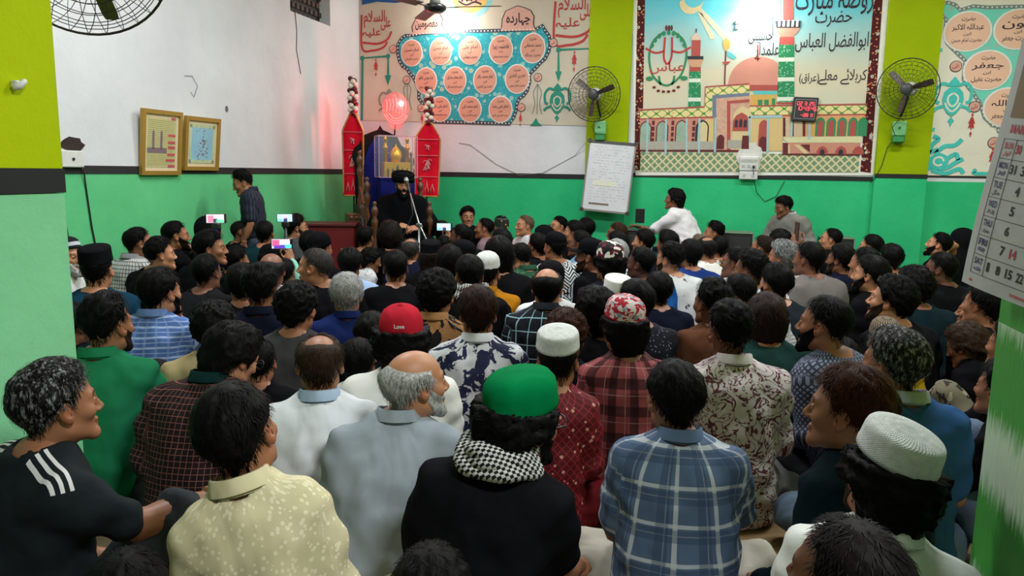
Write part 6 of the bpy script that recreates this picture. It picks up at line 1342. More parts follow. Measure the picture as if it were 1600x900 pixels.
red = glow('red led', (1, .05, .08), 1.3); b = MB(); seg(b, '02', -.077, .062, .030, .036); seg(b, '3', .0, .062, .030, .036); seg(b, '25', .052, .062, .030, .036); b.build('red_figures', red, cb); b = MB(); seg(b, '10:43:45', -.080, .008, .0305, .042); b.build('red_figures', red, cb); b = MB(); seg(b, '-28', -.03, -.065, .028, .034); seg(b, '0', .078, -.065, .026, .030); b.build('red_figures', glow('red led', (1, .05, .08), 1.3), cb)
t = thing('switchboard', 'white double switchboard under a plaster patch below the shrine mural', 'switch', (.455, 9.285, 1.50)); r_ = random.Random(5)
b = MB(); b.prism([((.13 + r_.uniform(-.03, .03)) * math.cos(a) - .0, .12 + (.19 + r_.uniform(-.03, .03)) * math.sin(a)) for a in np.arange(22) * 2 * PI / 22], -.012, .004, fb); b.build('plaster_patch', plain('raw plaster', sr(204, 202, 196), .9, scale=30), t)
b = MB(); b.box((0, -.03, .05), (.215, .05, .165), bev=.008); p1 = b.build('upper_plate', whitep, t); b = MB(); b.box((0, -.03, -.085), (.205, .05, .095), bev=.008); p2 = b.build('lower_plate', whitep, t)
for i in range(6): b = MB(); b.box((-.075 + .03 * i, -.058, .085), (.022, .008, .035), RX(.15)); b.build('switch', plain('switch white', sr(190, 190, 186)), p1)
for i in range(3): b = MB(); b.box((-.06 + .06 * i, -.057, .02), (.035, .004, .035), bev=.002); b.build('socket', plain('socket grey', sr(170, 170, 168)), p1)
for i in range(2): b = MB(); b.box((-.05 + .10 * i, -.057, -.085), (.035, .004, .035), bev=.002); b.build('socket', plain('socket grey', sr(170, 170, 168)), p2)
b = MB(); b.box((.05, -.075, .015), (.025, .03, .025), bev=.004); b.build('plug', blackp, p1)
cord('thin black cable drooping from the switchboard down the green wall', [(.50, 9.21, 1.50), (.52, 9.24, 1.38), (.56, 9.28, 1.22), (.66, 9.29, 1.12), (.78, 9.29, 1.18), (.86, 9.29, 1.36)], .004)
cord('thin cable running down from the right wall fan', [(1.97, 9.15, 1.86), (1.90, 9.20, 1.75), (1.86, 9.205, 1.55), (1.80, 9.205, 1.40), (1.77, 9.27, 1.36)], .004)
cord('thin grey wire sagging along the white wall right of the pulpit', [(-3.10, 9.29, 1.76), (-2.95, 9.29, 1.74), (-2.6, 9.29, 1.50), (-2.3, 9.29, 1.37), (-2.0, 9.29, 1.40), (-1.6, 9.29, 1.62), (-1.40, 9.19, 1.84)], .003, plain('grey wire', sr(120, 120, 116)))

# ---- mats on the floor
t = thing('olive_mat', 'olive yellow woven plastic mat on the right of the floor', 'mat', (1.55, 5.3, 0)); b = MB(); b.box((0, 0, .003), (2.5, 4.2, .006)); b.build('woven_field', plain('olive weave', sr(122, 104, 26), .8, scale=60, var=.25), t)
b = MB()
for c_, d_ in (((0, -2.08, .007), (2.5, .05, .003)), ((-1.23, 0, .007), (.05, 4.2, .003))): b.box(c_, d_)
b.build('yellow_border', plain('yellow edge', sr(176, 150, 30), .7, scale=80), t)
t = thing('brown_mat', 'plain tan mat beside the red carpet in the foreground', 'mat', (.35, 2.55, 0)); b = MB(); b.box((0, 0, .002), (1.5, 2.2, .004)); b.build('tan_field', plain('tan weave', sr(140, 112, 74), .8, scale=50, var=.2), t)
b = MB(); b.box((-.68, 0, .005), (.05, 2.2, .003)); b.build('edge_seam', plain('brown seam', sr(96, 70, 44)), t)
t = thing('red_carpet', 'red carpet with gold and black border stripes in the foreground', 'carpet', (-1.25, 3.0, 0)); b = MB(); b.box((0, 0, .004), (1.6, 4.4, .008)); b.build('red_pile', plain('red pile', sr(104, 14, 22), .95, scale=90, var=.3), t)
for x_, w_, c_ in ((.76, .02, sr(70, 14, 16)), (.70, .018, sr(176, 140, 76)), (.655, .03, sr(30, 10, 12)), (.60, .016, sr(176, 140, 76)), (.545, .045, sr(60, 12, 18)), (.48, .014, sr(170, 130, 80))): b = MB(); b.box((x_, 0, .009), (w_, 4.4, .003)); b.build('border_stripe', plain('carpet stripe', c_, .95, scale=90), t)

# ---- calendar on the right pillar
BLc, TLc, BRc = V3(0.5829, 1.9076, 1.1877), V3(0.6443, 1.9153, 1.7228), V3(0.6554, 1.6438, 1.1529); EX = BRc - BLc; wC = np.linalg.norm(EX); EX /= wC; EZ = TLc - BLc; hC = np.linalg.norm(EZ); EZ /= hC; EN = np.cross(EX, EZ)
EN = EN if EN[0] < 0 else -EN
def cal(p): u, v, n_ = p; return EX * u + EZ * v + EN * (n_ + .006 * math.sin(v * 9) * (1 - v / hC) + .010 * (1 - v / hC) * math.sin(u * 14 + 1))
t = thing('wall_calendar', 'paper month calendar hanging on the right pillar, rows by weekday', 'calendar', tuple(BLc)); n_, m_ = 14, 24
V = np.array([cal((wC * i / n_, hC * j / m_, 0)) for j in range(m_ + 1) for i in range(n_ + 1)]); Q = np.array([(j * (n_ + 1) + i, j * (n_ + 1) + i + 1, (j + 1) * (n_ + 1) + i + 1, (j + 1) * (n_ + 1) + i) for j in range(m_) for i in range(n_)])
b = MB(); b.add(V, Q); b.add(V - EN * .002, Q[:, ::-1]); sh = b.build('sheet', plain('calendar paper', sr(204, 202, 206), .6), t, True)
CALW = (cal, wC, hC, sh)
# calendar print
cal, wC, hC, sh = CALW
navy = plain('navy ink', sr(44, 46, 110)); redi = plain('red print', sr(206, 70, 90)); blk = plain('black print', sr(40, 40, 44))
b = MB(); bb = MB(); br = MB(); days = (('SUN', 'اتوار', ('30', '2')), ('MON', 'پیر', ('31', '3')), ('TUE', 'منگل', ('', '4')), ('WED', 'بدھ', ('', '5')), ('THU', 'جمعرات', ('', '6')), ('FRI', 'جمعہ', ('', '7', '14')), ('SAT', 'ہفتہ', ('1', '8', '15', '22')))
top = hC * .605; bot = .030; rh = (top - bot) / 7; x0 = .028
for i, (en, ur, nums) in enumerate(days):
    z = top - rh * (i + .5); tgt = br if i == 0 else b
    write(tgt, en, (x0 + .019, z + rh * .17), .028, rh * .34, cal, .0012, .02, False); write(tgt, ur, (x0 + .019, z - rh * .24), .024, rh * .30, cal, .0012, .02)
    for k_, nn in enumerate(nums):
        if nn: write(br if (i == 0 or nn == '14') else bb, nn, (x0 + .052 + k_ * .030, z + rh * .04), .012 if len(nn) < 2 else .018, rh * .48, cal, .0012, .025, False)
for q in [(x0 - .002, top), (x0 - .002, bot)]: pass
for i in range(8): z = top - rh * i; bb.tube([cal((x0 - .002 + (wC - x0) * k_ / 6, z, .001)) for k_ in range(7)], .0006, 3, caps=False)
for x_ in (x0 - .002, x0 + .040): bb.tube([cal((x_, bot + (top - bot) * k_ / 8, .001)) for k_ in range(9)], .0006, 3, caps=False)
write(br, 'MARCH 2025', (x0 + .070, top + .022), .12, .020, cal, .0012, .02, False)
b.build('weekday_names', navy, sh); bb.build('dates_and_rules', blk, sh); br.build('red_print', redi, sh)
b = MB(); b.prism([(x0 - .002, top + .045), (wC - .01, top + .045), (wC - .01, hC - .02), (x0 - .002, hC - .02)], .0006, .0012, cal); b.build('picture_panel', plain('tan picture', sr(150, 120, 84), scale=8, var=.3), sh)
b = MB(); b.prism([(x0, .010), (wC - .02, .010), (wC - .02, .016), (x0, .016)], .0006, .0011, cal); b.build('red_footer_line', plain('pink print', sr(206, 120, 130), scale=300, var=.6), sh)

# ---------------------------------------------------------------- painted murals on the back wall (layers of paint a few millimetres thick)
YB = 9.3
def bw(p): return np.array([p[0], YB - .004 - p[2], p[1]])
def layer(parent, name, polys, z, mat, th=.0016):
    for q in polys: b = MB(); b.prism(q, z, z + th, bw); o = b.build(name, mat, parent)
    return o
def strokes(parent, name, lines, z, mat, r):
    """painted strokes: flat ribbons along a line"""
    for ln in lines:
        b = MB(); ln, rr = (ln if isinstance(ln, tuple) and np.isscalar(ln[1]) else (ln, r)); p = np.array(ln, float); d = np.gradient(p, axis=0); d /= np.maximum(np.linalg.norm(d, axis=1), 1e-9)[:, None]; nrm = np.stack([-d[:, 1], d[:, 0]], 1); k = np.full(len(p), rr)
        Vv = [bw((*(a + n_ * kk), z)) for a, n_, kk in zip(p, nrm, k)] + [bw((*(a - n_ * kk), z)) for a, n_, kk in zip(p, nrm, k)]; m = len(p); b.add(Vv, [(m + i, m + i + 1, i + 1, i) for i in range(m - 1)]); o = b.build(name, mat, parent)
    return o
def curve(pts, n=8):
    p = np.array(pts, float); out = []
    for i in range(len(p) - 1):
        a, b_, c_, d_ = p[max(i - 1, 0)], p[i], p[i + 1], p[min(i + 2, len(p) - 1)]
        for t_ in np.linspace(0, 1, n, endpoint=False): out.append(.5 * ((2 * b_) + (-a + c_) * t_ + (2 * a - 5 * b_ + 4 * c_ - d_) * t_ ** 2 + (-a + 3 * b_ - 3 * c_ + d_) * t_ ** 3))
    return out + [p[-1]]
def ring(c, rx, ry, n=30): return [(c[0] + rx * math.cos(a), c[1] + ry * math.sin(a)) for a in np.arange(n) * 2 * PI / n]
def pm(name, c, **k): return plain('mural ' + name, c, .8, **k)
cream = wallmat('cream mural ground', sr(186, 174, 156), sr(200, 190, 172), .10, 1.2); creamR = wallmat('cream mural ground right', sr(214, 206, 190), sr(222, 216, 202), .04, 1.2)
salmon = pm('salmon', sr(206, 146, 124), scale=3, var=.06); white_l = pm('white', sr(222, 220, 214)); ink = pm('ink', sr(44, 30, 40)); tealp = pm('teal', sr(26, 128, 108)); redp = pm('red', sr(178, 52, 52)); pink = pm('pink', sr(206, 158, 142)); greyo = pm('grey ornament', sr(128, 132, 118)); beadm = pm('bead', sr(60, 70, 80))
@cached
def tilefield(c):
    m = NT('floral tile field', .8, .2); p = m.geo(); v = m.scale(p, (1, 0, 1)); d = m.voro(v, 11); k = m.n('ShaderNodeTexVoronoi', feature='F1', _Scale=11); m.t.links.new(v, k.inputs['Vector'])
    col = m.mix(m.math('LESS_THAN', d, .34), c, sr(140, 184, 180)); col = m.mix(m.math('LESS_THAN', d, .15), col, sr(196, 170, 90)); fine = m.voro(v, 34); col = m.mix(m.math('MULTIPLY', m.math('LESS_THAN', fine, .22), m.math('GREATER_THAN', d, .36)), col, sr(110, 190, 196)); m.color(col); return m.m
def tassel(par, c, s, mat, nm='tassel', z=.012):
    x, y = c; layer(par, nm, [ring((x, y - .02 * s), .012 * s, .02 * s, 10), [(x - .012 * s, y - .05 * s), (x + .012 * s, y - .05 * s), (x + .04 * s, y - .13 * s), (x + .022 * s, y - .12 * s), (x + .035 * s, y - .19 * s), (x + .012 * s, y - .17 * s), (x, y - .22 * s), (x - .012 * s, y - .17 * s), (x - .035 * s, y - .19 * s), (x - .022 * s, y - .12 * s), (x - .04 * s, y - .13 * s)], [(x, y - .225 * s), (x + .014 * s, y - .25 * s), (x, y - .30 * s), (x - .014 * s, y - .25 * s)]], z, mat)
def ornament(par, c, s, mat, light, z=.012):
    x, y = c; P = lambda q: [(x + a * s, y + b_ * s) for a, b_ in q]
    layer(par, 'ornament', [P([(0, .28), (.05, .22), (.07, .17), (-.07, .17), (-.05, .22)]), P([(-.10, .10), (-.05, .155), (0, .17), (.05, .155), (.10, .10), (.115, .02), (.09, -.08), (.05, -.14), (0, -.18), (-.05, -.14), (-.09, -.08), (-.115, .02)]), P([(0, -.18), (.035, -.23), (.015, -.25), (0, -.30), (-.015, -.25), (-.035, -.23)])], z, mat)
    strokes(par, 'ornament_scroll', [curve(P([(sg * .05, .18), (sg * .13, .20), (sg * .19, .12), (sg * .18, .0), (sg * .14, -.02)])) for sg in (-1, 1)] + [curve(P([(sg * .10, -.06), (sg * .16, -.08), (sg * .20, -.12)])) for sg in (-1, 1)], z, mat, .018 * s)
    strokes(par, 'ornament_eye', [curve(P([(0, .09), (.05, .05), (.045, -.02), (0, -.06), (-.045, -.02), (-.05, .05), (0, .09)])), curve(P([(-.08, -.02), (-.05, -.08), (0, -.12), (.05, -.08), (.08, -.02)]))], z + .002, light, .010 * s)
def medallion(par, c, rx, ry, lines, clip=None):
    layer(par, 'medallion_rim', [ring(c, rx * 1.09, ry * 1.08)], .010, white_l); d = layer(par, 'medallion', [ring(c, rx, ry)], .0125, salmon); b = MB()
    hs = (.20, .30, .16, .24); ys = (.62, .20, -.14, -.50); ws = (.62, 1.42, .34, 1.34)
    for s_, y_, h_, w_ in zip(lines, ys, hs, ws): write(b, s_, (c[0], c[1] + ry * y_), rx * w_, ry * h_ * 1.35, bw, .015, .012)
    b.build('lettering', ink, d)
# --- left mural: fourteen names
Z = thing('medallion_mural', 'painted mural of salmon name medallions on a turquoise floral field behind the ceiling fan', 'mural', (-2.95, 9.3, 2.0)); Z0 = Z
def rebase(t):     # parts were drawn in room coordinates
    for o in t.children: o.matrix_parent_inverse = Matrix.Translation(-t.location)
layer(Z, 'plaster_ground', [[(-4.471, 2.043), (-1.424, 1.976), (-1.455, 3.807), (-4.442, 3.946)]], 0, cream, .004)
F_ = [(-3.764, 3.095), (-3.565, 3.121), (-3.257, 3.128), (-2.921, 3.127), (-2.509, 3.123), (-2.122, 3.127), (-2.043, 3.17), (-2.01, 3.109), (-1.961, 3.048), (-1.943, 2.973), (-1.956, 2.868), (-2.002, 2.779), (-2.064, 2.727), (-2.127, 2.659), (-2.167, 2.622), (-2.198, 2.584), (-2.188, 2.508), (-2.219, 2.4), (-2.266, 2.339), (-2.315, 2.309), (-2.346, 2.247), (-2.353, 2.169), (-2.384, 2.076), (-2.432, 2.005), (-3.495, 2.028), (-3.53, 2.108), (-3.565, 2.172), (-3.6, 2.269), (-3.644, 2.317), (-3.644, 2.429), (-3.678, 2.509), (-3.722, 2.589), (-3.766, 2.629), (-3.801, 2.686), (-3.862, 2.718), (-3.906, 2.783), (-3.931, 2.878), (-3.931, 2.989), (-3.878, 3.066), (-3.825, 3.096)]
layer(Z, 'floral_field', [F_], .005, tilefield(sr(48, 150, 160)))
strokes(Z, 'field_border', [F_ + [F_[0]]], .0075, beadm, .022)
b = MB(); pF = np.array(F_ + [F_[0]]); L_ = np.concatenate([[0], np.cumsum(np.linalg.norm(np.diff(pF, axis=0), axis=1))])
for q in np.arange(0, L_[-1], .045): b.prism(ring((np.interp(q, L_, pF[:, 0]), np.interp(q, L_, pF[:, 1])), .009, .009, 6), .008, .0095, bw)
o_ = b.build('border_beads', white_l, Z); o_['kind'] = 'stuff'
HZ = 'حضرت'; IB = 'ابن'
M1 = [((833, 75.5), (HZ, 'محمد مصطفی', IB, 'حضرت عبداللہ')), ((783, 78), (HZ, 'فاطمہ زہرا', 'بنت', 'حضرت محمد مصطفی')), ((735, 79), (HZ, 'امام علی', IB, 'حضرت ابوطالب')), ((689, 80.5), (HZ, 'امام حسن', IB, 'حضرت امام علی')), ((644, 83), (HZ, 'امام حسین', IB, 'حضرت امام علی')),
      ((808.6, 123.6), (HZ, 'امام زین العابدین', IB, 'حضرت امام حسین')), ((758.3, 125), (HZ, 'امام محمد باقر', IB, 'حضرت زین العابدین')), ((711.4, 126), (HZ, 'امام جعفر صادق', IB, 'حضرت امام محمد باقر')), ((666.4, 126.7), (HZ, 'امام موسی کاظم', IB, 'حضرت جعفر صادق')),
      ((782.5, 171.5), (HZ, 'امام علی رضا', IB, 'حضرت امام موسی کاظم')), ((735, 171.7), (HZ, 'امام محمد تقی', IB, 'حضرت امام علی رضا')), ((688, 171), (HZ, 'امام علی نقی', IB, 'حضرت امام محمد تقی'))]
MC = [(-2.157, 2.906), (-2.562, 2.896), (-2.961, 2.897), (-3.35, 2.894), (-3.739, 2.882), (-2.347, 2.543), (-2.762, 2.538), (-3.157, 2.535), (-3.544, 2.534), (-2.555, 2.177), (-2.954, 2.179), (-3.356, 2.184)]
for i, ((_, lines), c) in enumerate(zip(M1, MC)): k_ = 1 + .045 * (c[0] + 3.2); medallion(Z, c, .140 * k_, (.150 if i > 8 else .160) * k_, lines)
for q, s_, c in (([(-3.773, 3.111), (-3.72, 3.141), (-3.729, 3.203), (-3.685, 3.28), (-3.642, 3.341), (-3.565, 3.354), (-3.513, 3.413), (-3.428, 3.411), (-3.377, 3.363), (-3.334, 3.284), (-3.342, 3.208), (-3.308, 3.145), (-3.274, 3.113)], 'معصومین', (-3.539, 3.213)), ([(-2.574, 3.125), (-2.55, 3.17), (-2.544, 3.26), (-2.504, 3.349), (-2.432, 3.377), (-2.36, 3.404), (-2.271, 3.379), (-2.198, 3.346), (-2.157, 3.278), (-2.163, 3.188), (-2.138, 3.128), (-2.105, 3.112)], 'چہاردہ', (-2.349, 3.246))):
    layer(Z, 'pinnacle_outline', [[(c[0] + (x - c[0]) * 1.07, c[1] + (y - c[1]) * 1.06) for x, y in q]], .005, ink); layer(Z, 'pinnacle', [q], .0075, pink); b = MB(); write(b, s_, c, .30, .16, bw, .011, .02); b.build('lettering', ink, Z)
def red_call(x0, z0, s):
    b = MB(); write(b, 'السلام', (x0 - .02 * s, z0 + .16 * s), .30 * s, .22 * s, bw, .010, .012); write(b, 'علیہ', (x0 - .06 * s, z0 - .01 * s), .26 * s, .12 * s, bw, .010, .012); write(b, 'علی', (x0 + .14 * s, z0 + .10 * s), .14 * s, .24 * s, bw, .010, .012); b.build('red_calligraphy', redp, Z)
    strokes(Z, 'red_stroke', [curve([(x0 + .22 * s, z0 + .0 * s), (x0 + .16 * s, z0 - .10 * s), (x0 + .02 * s, z0 - .15 * s), (x0 - .19 * s, z0 - .13 * s)]), curve([(x0 + .16 * s, z0 - .13 * s), (x0 + .10 * s, z0 - .20 * s), (x0 - .05 * s, z0 - .235 * s), (x0 - .20 * s, z0 - .20 * s), (x0 - .20 * s, z0 + .22 * s)])], .010, redp, .013 * s)
red_call(*(-4.23, 3.154), .98); red_call(*(-1.666, 3.196), 1.12)
strokes(Z, 'green_bracket', [[(-4.443, 2.043), (-4.423, 2.832), (-4.064, 2.849), (-4.066, 2.61)], [(-1.425, 1.999), (-1.447, 2.887), (-1.837, 2.881), (-1.83, 2.625)]], .010, tealp, .016)
layer(Z, 'bracket_knob', [ring((-4.423, 2.832), .03, .03, 12), ring((-4.064, 2.849), .03, .03, 12), ring((-1.837, 2.881), .03, .03, 12), [(-4.111, 2.61), (-4.022, 2.609), (-4.067, 2.481)], [(-1.87, 2.625), (-1.791, 2.624), (-1.827, 2.503)]], .0115, tealp)
tassel(Z, (-4.234, 2.82), .75, redp); tassel(Z, (-1.64, 2.861), .82, redp); tassel(Z, (-2.295, 2.138), .55, redp); tassel(Z, (-3.6, 2.124), .45, redp)
for c in ((-3.993, 2.935), (-3.81, 2.55), (-1.903, 2.964), (-2.085, 2.56), (-2.288, 2.2), (-3.609, 2.197)):
    layer(Z, 'pendant', [ring(c, .052, .052, 16)], .010, ink); d_ = layer(Z, 'pendant_face', [ring(c, .045, .045, 16)], .0125, pink); b = MB(); write(b, 'علی', c, .06, .05, bw, .015, .02); b.build('lettering', redp, d_)
ornament(Z, (-1.836, 2.26), .82, tealp, cream); ornament(Z, (-4.052, 2.247), .72, greyo, cream)
strokes(Z, 'grey_spray', [curve([(x_ + sg * .0, z_ + .18), (x_ + sg * .05, z_ + .08), (x_ + sg * .03, z_ - .05), (x_ + sg * .06, z_ - .18)]) for x_, z_ in ((-2.087, 2.299), (-3.802, 2.35)) for sg in (-1, 0, 1)], .010, greyo, .006)
layer(Z, 'teal_leaf', [[(-2.098, 2.075), (-2.064, 2.013), (-2.014, 1.982), (-2.177, 1.982), (-2.137, 2.013)]], .010, tealp)
c = (-2.967, 3.561); layer(Z, 'crest_rim', [ring(c, .30, .29)], .006, pm('crest blue', sr(130, 190, 196))); layer(Z, 'crest_field', [ring(c, .24, .22)], .0085, pm('crest yellow', sr(206, 170, 90))); layer(Z, 'crest_heart', [ring((c[0], c[1] + .02), .19, .16)], .0105, salmon)
strokes(Z, 'crest_script', [curve([(c[0] - .15, c[1] - .07), (c[0] - .05, c[1] - .12), (c[0] + .06, c[1] - .09), (c[0] + .15, c[1] - .12)]), curve([(c[0] - .12, c[1] - .01), (c[0] - .02, c[1] - .06), (c[0] + .12, c[1] - .02)])] + [[(c[0] - .10 + .06 * i, c[1] - .08), (c[0] - .09 + .06 * i, c[1] + .10)] for i in range(4)], .0125, ink, .011)
layer(Z, 'blue_top_band', [[(-4.422, 3.492), (-4.208, 3.523), (-3.962, 3.499), (-3.599, 3.524), (-3.599, 3.678), (-4.419, 3.711)]], .006, pm('blue', sr(30, 86, 150)))
rebase(Z)

# --- centre mural: shrine
Z = thing('shrine_mural', 'large framed painting of a domed shrine with two minarets under a turquoise sky', 'mural', (.42, 9.3, 1.45))
@cached
def skymat():
    m = NT('painted sky', .8, .2); p = m.geo(); s = m.xyz(p); n = m.noise(m.scale(p, (.6, 1, 1.6)), 2.2, 4); f = m.math('ADD', m.ramp(s[2], 2.55, 3.35), m.math('MULTIPLY', m.math('SUBTRACT', n, .5), .5)); col = m.mix(m.ramp(f, 0, .95), sr(202, 192, 166), sr(96, 190, 204)); m.color(col); return m.m
outer = [(-0.994, 3.75), (1.793, 3.623), (1.811, 1.441), (-0.85, 1.392)]; layer(Z, 'white_margin', [outer], 0, white_l, .004)
@cached
def bordermat():
    m = NT('flower border', .8, .2); p = m.geo(); v = m.scale(p, (1, 0, 1)); s = m.xyz(p); cz = m.math('SUBTRACT', m.math('FRACT', m.math('MULTIPLY', s[2], 6.2)), .5); d = m.voro(v, 15); e = m.voro(v, 30)
    col = m.mix(m.math('LESS_THAN', e, .30), sr(74, 24, 26), sr(196, 120, 84)); col = m.mix(m.math('LESS_THAN', d, .26), col, sr(186, 190, 176)); col = m.mix(m.math('LESS_THAN', d, .12), col, sr(120, 90, 60)); m.color(col); return m.m
layer(Z, 'flower_border', [[(-0.92, 3.746), (-0.831, 3.742), (-0.776, 1.455), (-0.868, 1.453)], [(1.64, 3.63), (1.729, 3.626), (1.769, 1.468), (1.661, 1.481)]], .005, bordermat())
layer(Z, 'sky', [[(-0.831, 3.742), (1.64, 3.63), (1.682, 2.2), (0.416, 2.161), (-0.829, 2.15)]], .0045, skymat())
rose, rose2, mar = pm('rose', sr(192, 132, 112)), pm('deep rose', sr(166, 74, 66)), pm('maroon', sr(96, 30, 34)); buff = pm('buff', sr(206, 186, 140), scale=4); grn, grn2 = pm('green', sr(46, 128, 84)), pm('pale green', sr(150, 190, 160)); paleb = pm('pale blue', sr(150, 186, 192)); grey = pm('stone grey', sr(164, 160, 148)); tq = pm('turquoise', sr(84, 178, 178)); ochre = pm('ochre', sr(202, 158, 82)); dkb = pm('dark', sr(40, 44, 52))
@cached
def vine():
    m = NT('vine frieze', .8, .2); p = m.geo(); s = m.xyz(p); w_ = m.math('SINE', m.math('MULTIPLY', m.math('ADD', s[0], 9.), 46.)); k = m.math('LESS_THAN', m.math('ABSOLUTE', m.math('SUBTRACT', m.math('SINE', m.math('MULTIPLY', s[2], 60.)), w_)), .32); d = m.voro(m.scale(p, (1, 0, 1)), 17)
    col = m.mix(k, sr(214, 198, 140), sr(86, 136, 66)); col = m.mix(m.math('LESS_THAN', d, .14), col, sr(176, 60, 60)); m.color(col); return m.m
@cached
def lattice():
    m = NT('diamond lattice', .8, .2); p = m.geo(); s = m.xyz(p); u = m.math('ADD', s[0], 9.); a = m.math('PINGPONG', m.math('MULTIPLY', m.math('ADD', u, s[2]), 1.), .046); b_ = m.math('PINGPONG', m.math('SUBTRACT', u, s[2]), .046); k = m.math('MULTIPLY', m.math('GREATER_THAN', a, .0125), m.math('GREATER_THAN', b_, .0125)); m.color(m.mix(k, sr(206, 192, 154), sr(112, 138, 108))); return m.m
@cached
def shaftmat():
    m = NT('tiled shaft', .8, .2); p = m.geo(); s = m.xyz(p); u = m.math('ADD', s[0], 9.); a = m.math('FRACT', m.math('MULTIPLY', s[2], 4.6)); dz = m.math('ABSOLUTE', m.math('SUBTRACT', a, .5)); n = m.voro(m.scale(p, (1, 0, 1)), 40); col = m.mix(m.math('LESS_THAN', n, .3), sr(46, 128, 84), sr(140, 184, 158)); col = m.mix(m.math('LESS_THAN', dz, .10), col, sr(206, 214, 196)); m.color(col); return m.m
# minarets
layer(Z, 'minaret_shaft', [[(-0.278, 2.602), (-0.147, 2.6), (-0.125, 2.192), (-0.271, 2.193)]], .008, shaftmat()); layer(Z, 'minaret_tier', [[(-0.275, 2.681), (-0.151, 2.679), (-0.147, 2.6), (-0.278, 2.602)], [(-0.267, 2.954), (-0.166, 2.952), (-0.163, 2.758), (-0.264, 2.76)]], .008, rose2)
layer(Z, 'minaret_balcony', [[(-0.3, 2.747), (-0.126, 2.743), (-0.137, 2.679), (-0.282, 2.681)], [(-0.275, 2.681), (-0.144, 2.679), (-0.157, 2.65), (-0.259, 2.652)]], .0095, pm('balcony', sr(196, 150, 116))); layer(Z, 'balcony_rail', [[(-0.309, 2.776), (-0.127, 2.772), (-0.125, 2.736), (-0.3, 2.739)]], .011, dkb)
layer(Z, 'minaret_cap', [[(-0.282, 2.955), (-0.159, 2.952), (-0.175, 2.988), (-0.206, 3.017), (-0.221, 3.039), (-0.242, 3.018), (-0.269, 2.99)]], .0095, pm('cap', sr(206, 180, 160))); strokes(Z, 'finial', [[(-0.221, 3.032), (-0.223, 3.082)]], .0095, dkb, .006)
layer(Z, 'minaret_shaft', [[(0.696, 2.882), (0.86, 2.878), (0.905, 2.245), (0.719, 2.246)]], .008, shaftmat()); layer(Z, 'minaret_tier', [[(0.697, 2.965), (0.854, 2.961), (0.86, 2.878), (0.696, 2.882)], [(0.685, 3.639), (0.8, 3.634), (0.835, 3.135), (0.72, 3.138)]], .0082, pm('red shaft', sr(178, 76, 70), scale=5))
layer(Z, 'minaret_balcony', [[(0.656, 3.064), (0.909, 3.057), (0.879, 3.002), (0.834, 2.962), (0.711, 2.965), (0.667, 3.008)]], .0095, rose); layer(Z, 'balcony_rail', [[(0.637, 3.141), (0.91, 3.132), (0.909, 3.057), (0.656, 3.064)]], .011, dkb); layer(Z, 'balcony_bars', [[(x_ - .012, z_), (x_ + .012, z_), (x_ + .012, z_ + .07), (x_ - .012, z_ + .07)] for x_, z_ in ((0.683, 3.077), (0.731, 3.076), (0.779, 3.074), (0.826, 3.073), (0.874, 3.071))], .013, white_l)
layer(Z, 'minaret_foot', [[(0.705, 2.246), (0.926, 2.245), (0.9, 2.224), (0.727, 2.225)]], .0095, rose2)
# dome and drum
c = (0.482, 2.441); layer(Z, 'dome', [[(c[0] + .315 * math.cos(a), c[1] + .315 * math.sin(a) ** .9) for a in np.linspace(0, PI, 26)]], .0065, pm('dome rose', sr(198, 134, 116), scale=3, var=.1)); strokes(Z, 'dome_finial', [[(0.479, 2.704), (0.468, 2.887)], [(0.45, 2.732), (0.506, 2.731)]], .0085, rose2, .010)
layer(Z, 'drum', [[(0.384, 2.442), (0.719, 2.438), (0.717, 2.374), (0.416, 2.377)]], .008, rose2); layer(Z, 'drum_band', [[(0.444, 2.377), (0.71, 2.375), (0.706, 2.332), (0.461, 2.334)]], .008, tq); layer(Z, 'drum_wall', [[(0.419, 2.334), (0.706, 2.332), (0.715, 2.189), (0.428, 2.19)]], .008, ochre); layer(Z, 'drum_window', [[(0.507, 2.276), (0.556, 2.276), (0.561, 2.197), (0.512, 2.197)], [(0.577, 2.276), (0.626, 2.275), (0.631, 2.197), (0.582, 2.197)], [(0.66, 2.289), (0.695, 2.289), (0.701, 2.196), (0.666, 2.197)]], .0095, grn)
# flags and hand
strokes(Z, 'flag_pole', [[(0.12, 2.824), (0.129, 2.437)]], .0085, mar, .008); strokes(Z, 'small_pole', [[(0.621, 2.981), (0.604, 3.232)]], .0085, dkb, .004); layer(Z, 'hand_emblem', [[(0.089, 2.867), (0.079, 2.924), (0.098, 2.959), (0.118, 2.973), (0.141, 2.951), (0.164, 2.922), (0.161, 2.859), (0.134, 2.824), (0.113, 2.831)]], .0085, ochre); layer(Z, 'flag', [[(0.134, 2.824), (0.185, 2.801), (0.245, 2.751), (0.218, 2.73), (0.145, 2.76)]], .0085, tq); layer(Z, 'small_flag', [[(0.604, 3.232), (0.688, 3.194), (0.683, 3.167), (0.607, 3.19)]], .0085, rose); layer(Z, 'pole_bulb', [[(0.084, 2.704), (0.184, 2.709), (0.15, 2.674), (0.115, 2.674)]], .0095, rose2)
layer(Z, 'crescent', [arc((-0.297, 3.374), .13, 175, 355, 14) + arc(((-0.297, 3.374)[0] + .03, (-0.297, 3.374)[1] + .05), .11, 350, 180, 14)], .007, pm('moon', sr(216, 196, 150)))
layer(Z, 'painted_ray', [[(-0.25, 3.316), (-0.208, 3.336), (0.229, 2.893), (0.145, 2.88)], [(-0.219, 3.259), (-0.175, 3.257), (-0.002, 2.969), (-0.059, 2.956)]], .0068, pm('ray', sr(206, 194, 164)))
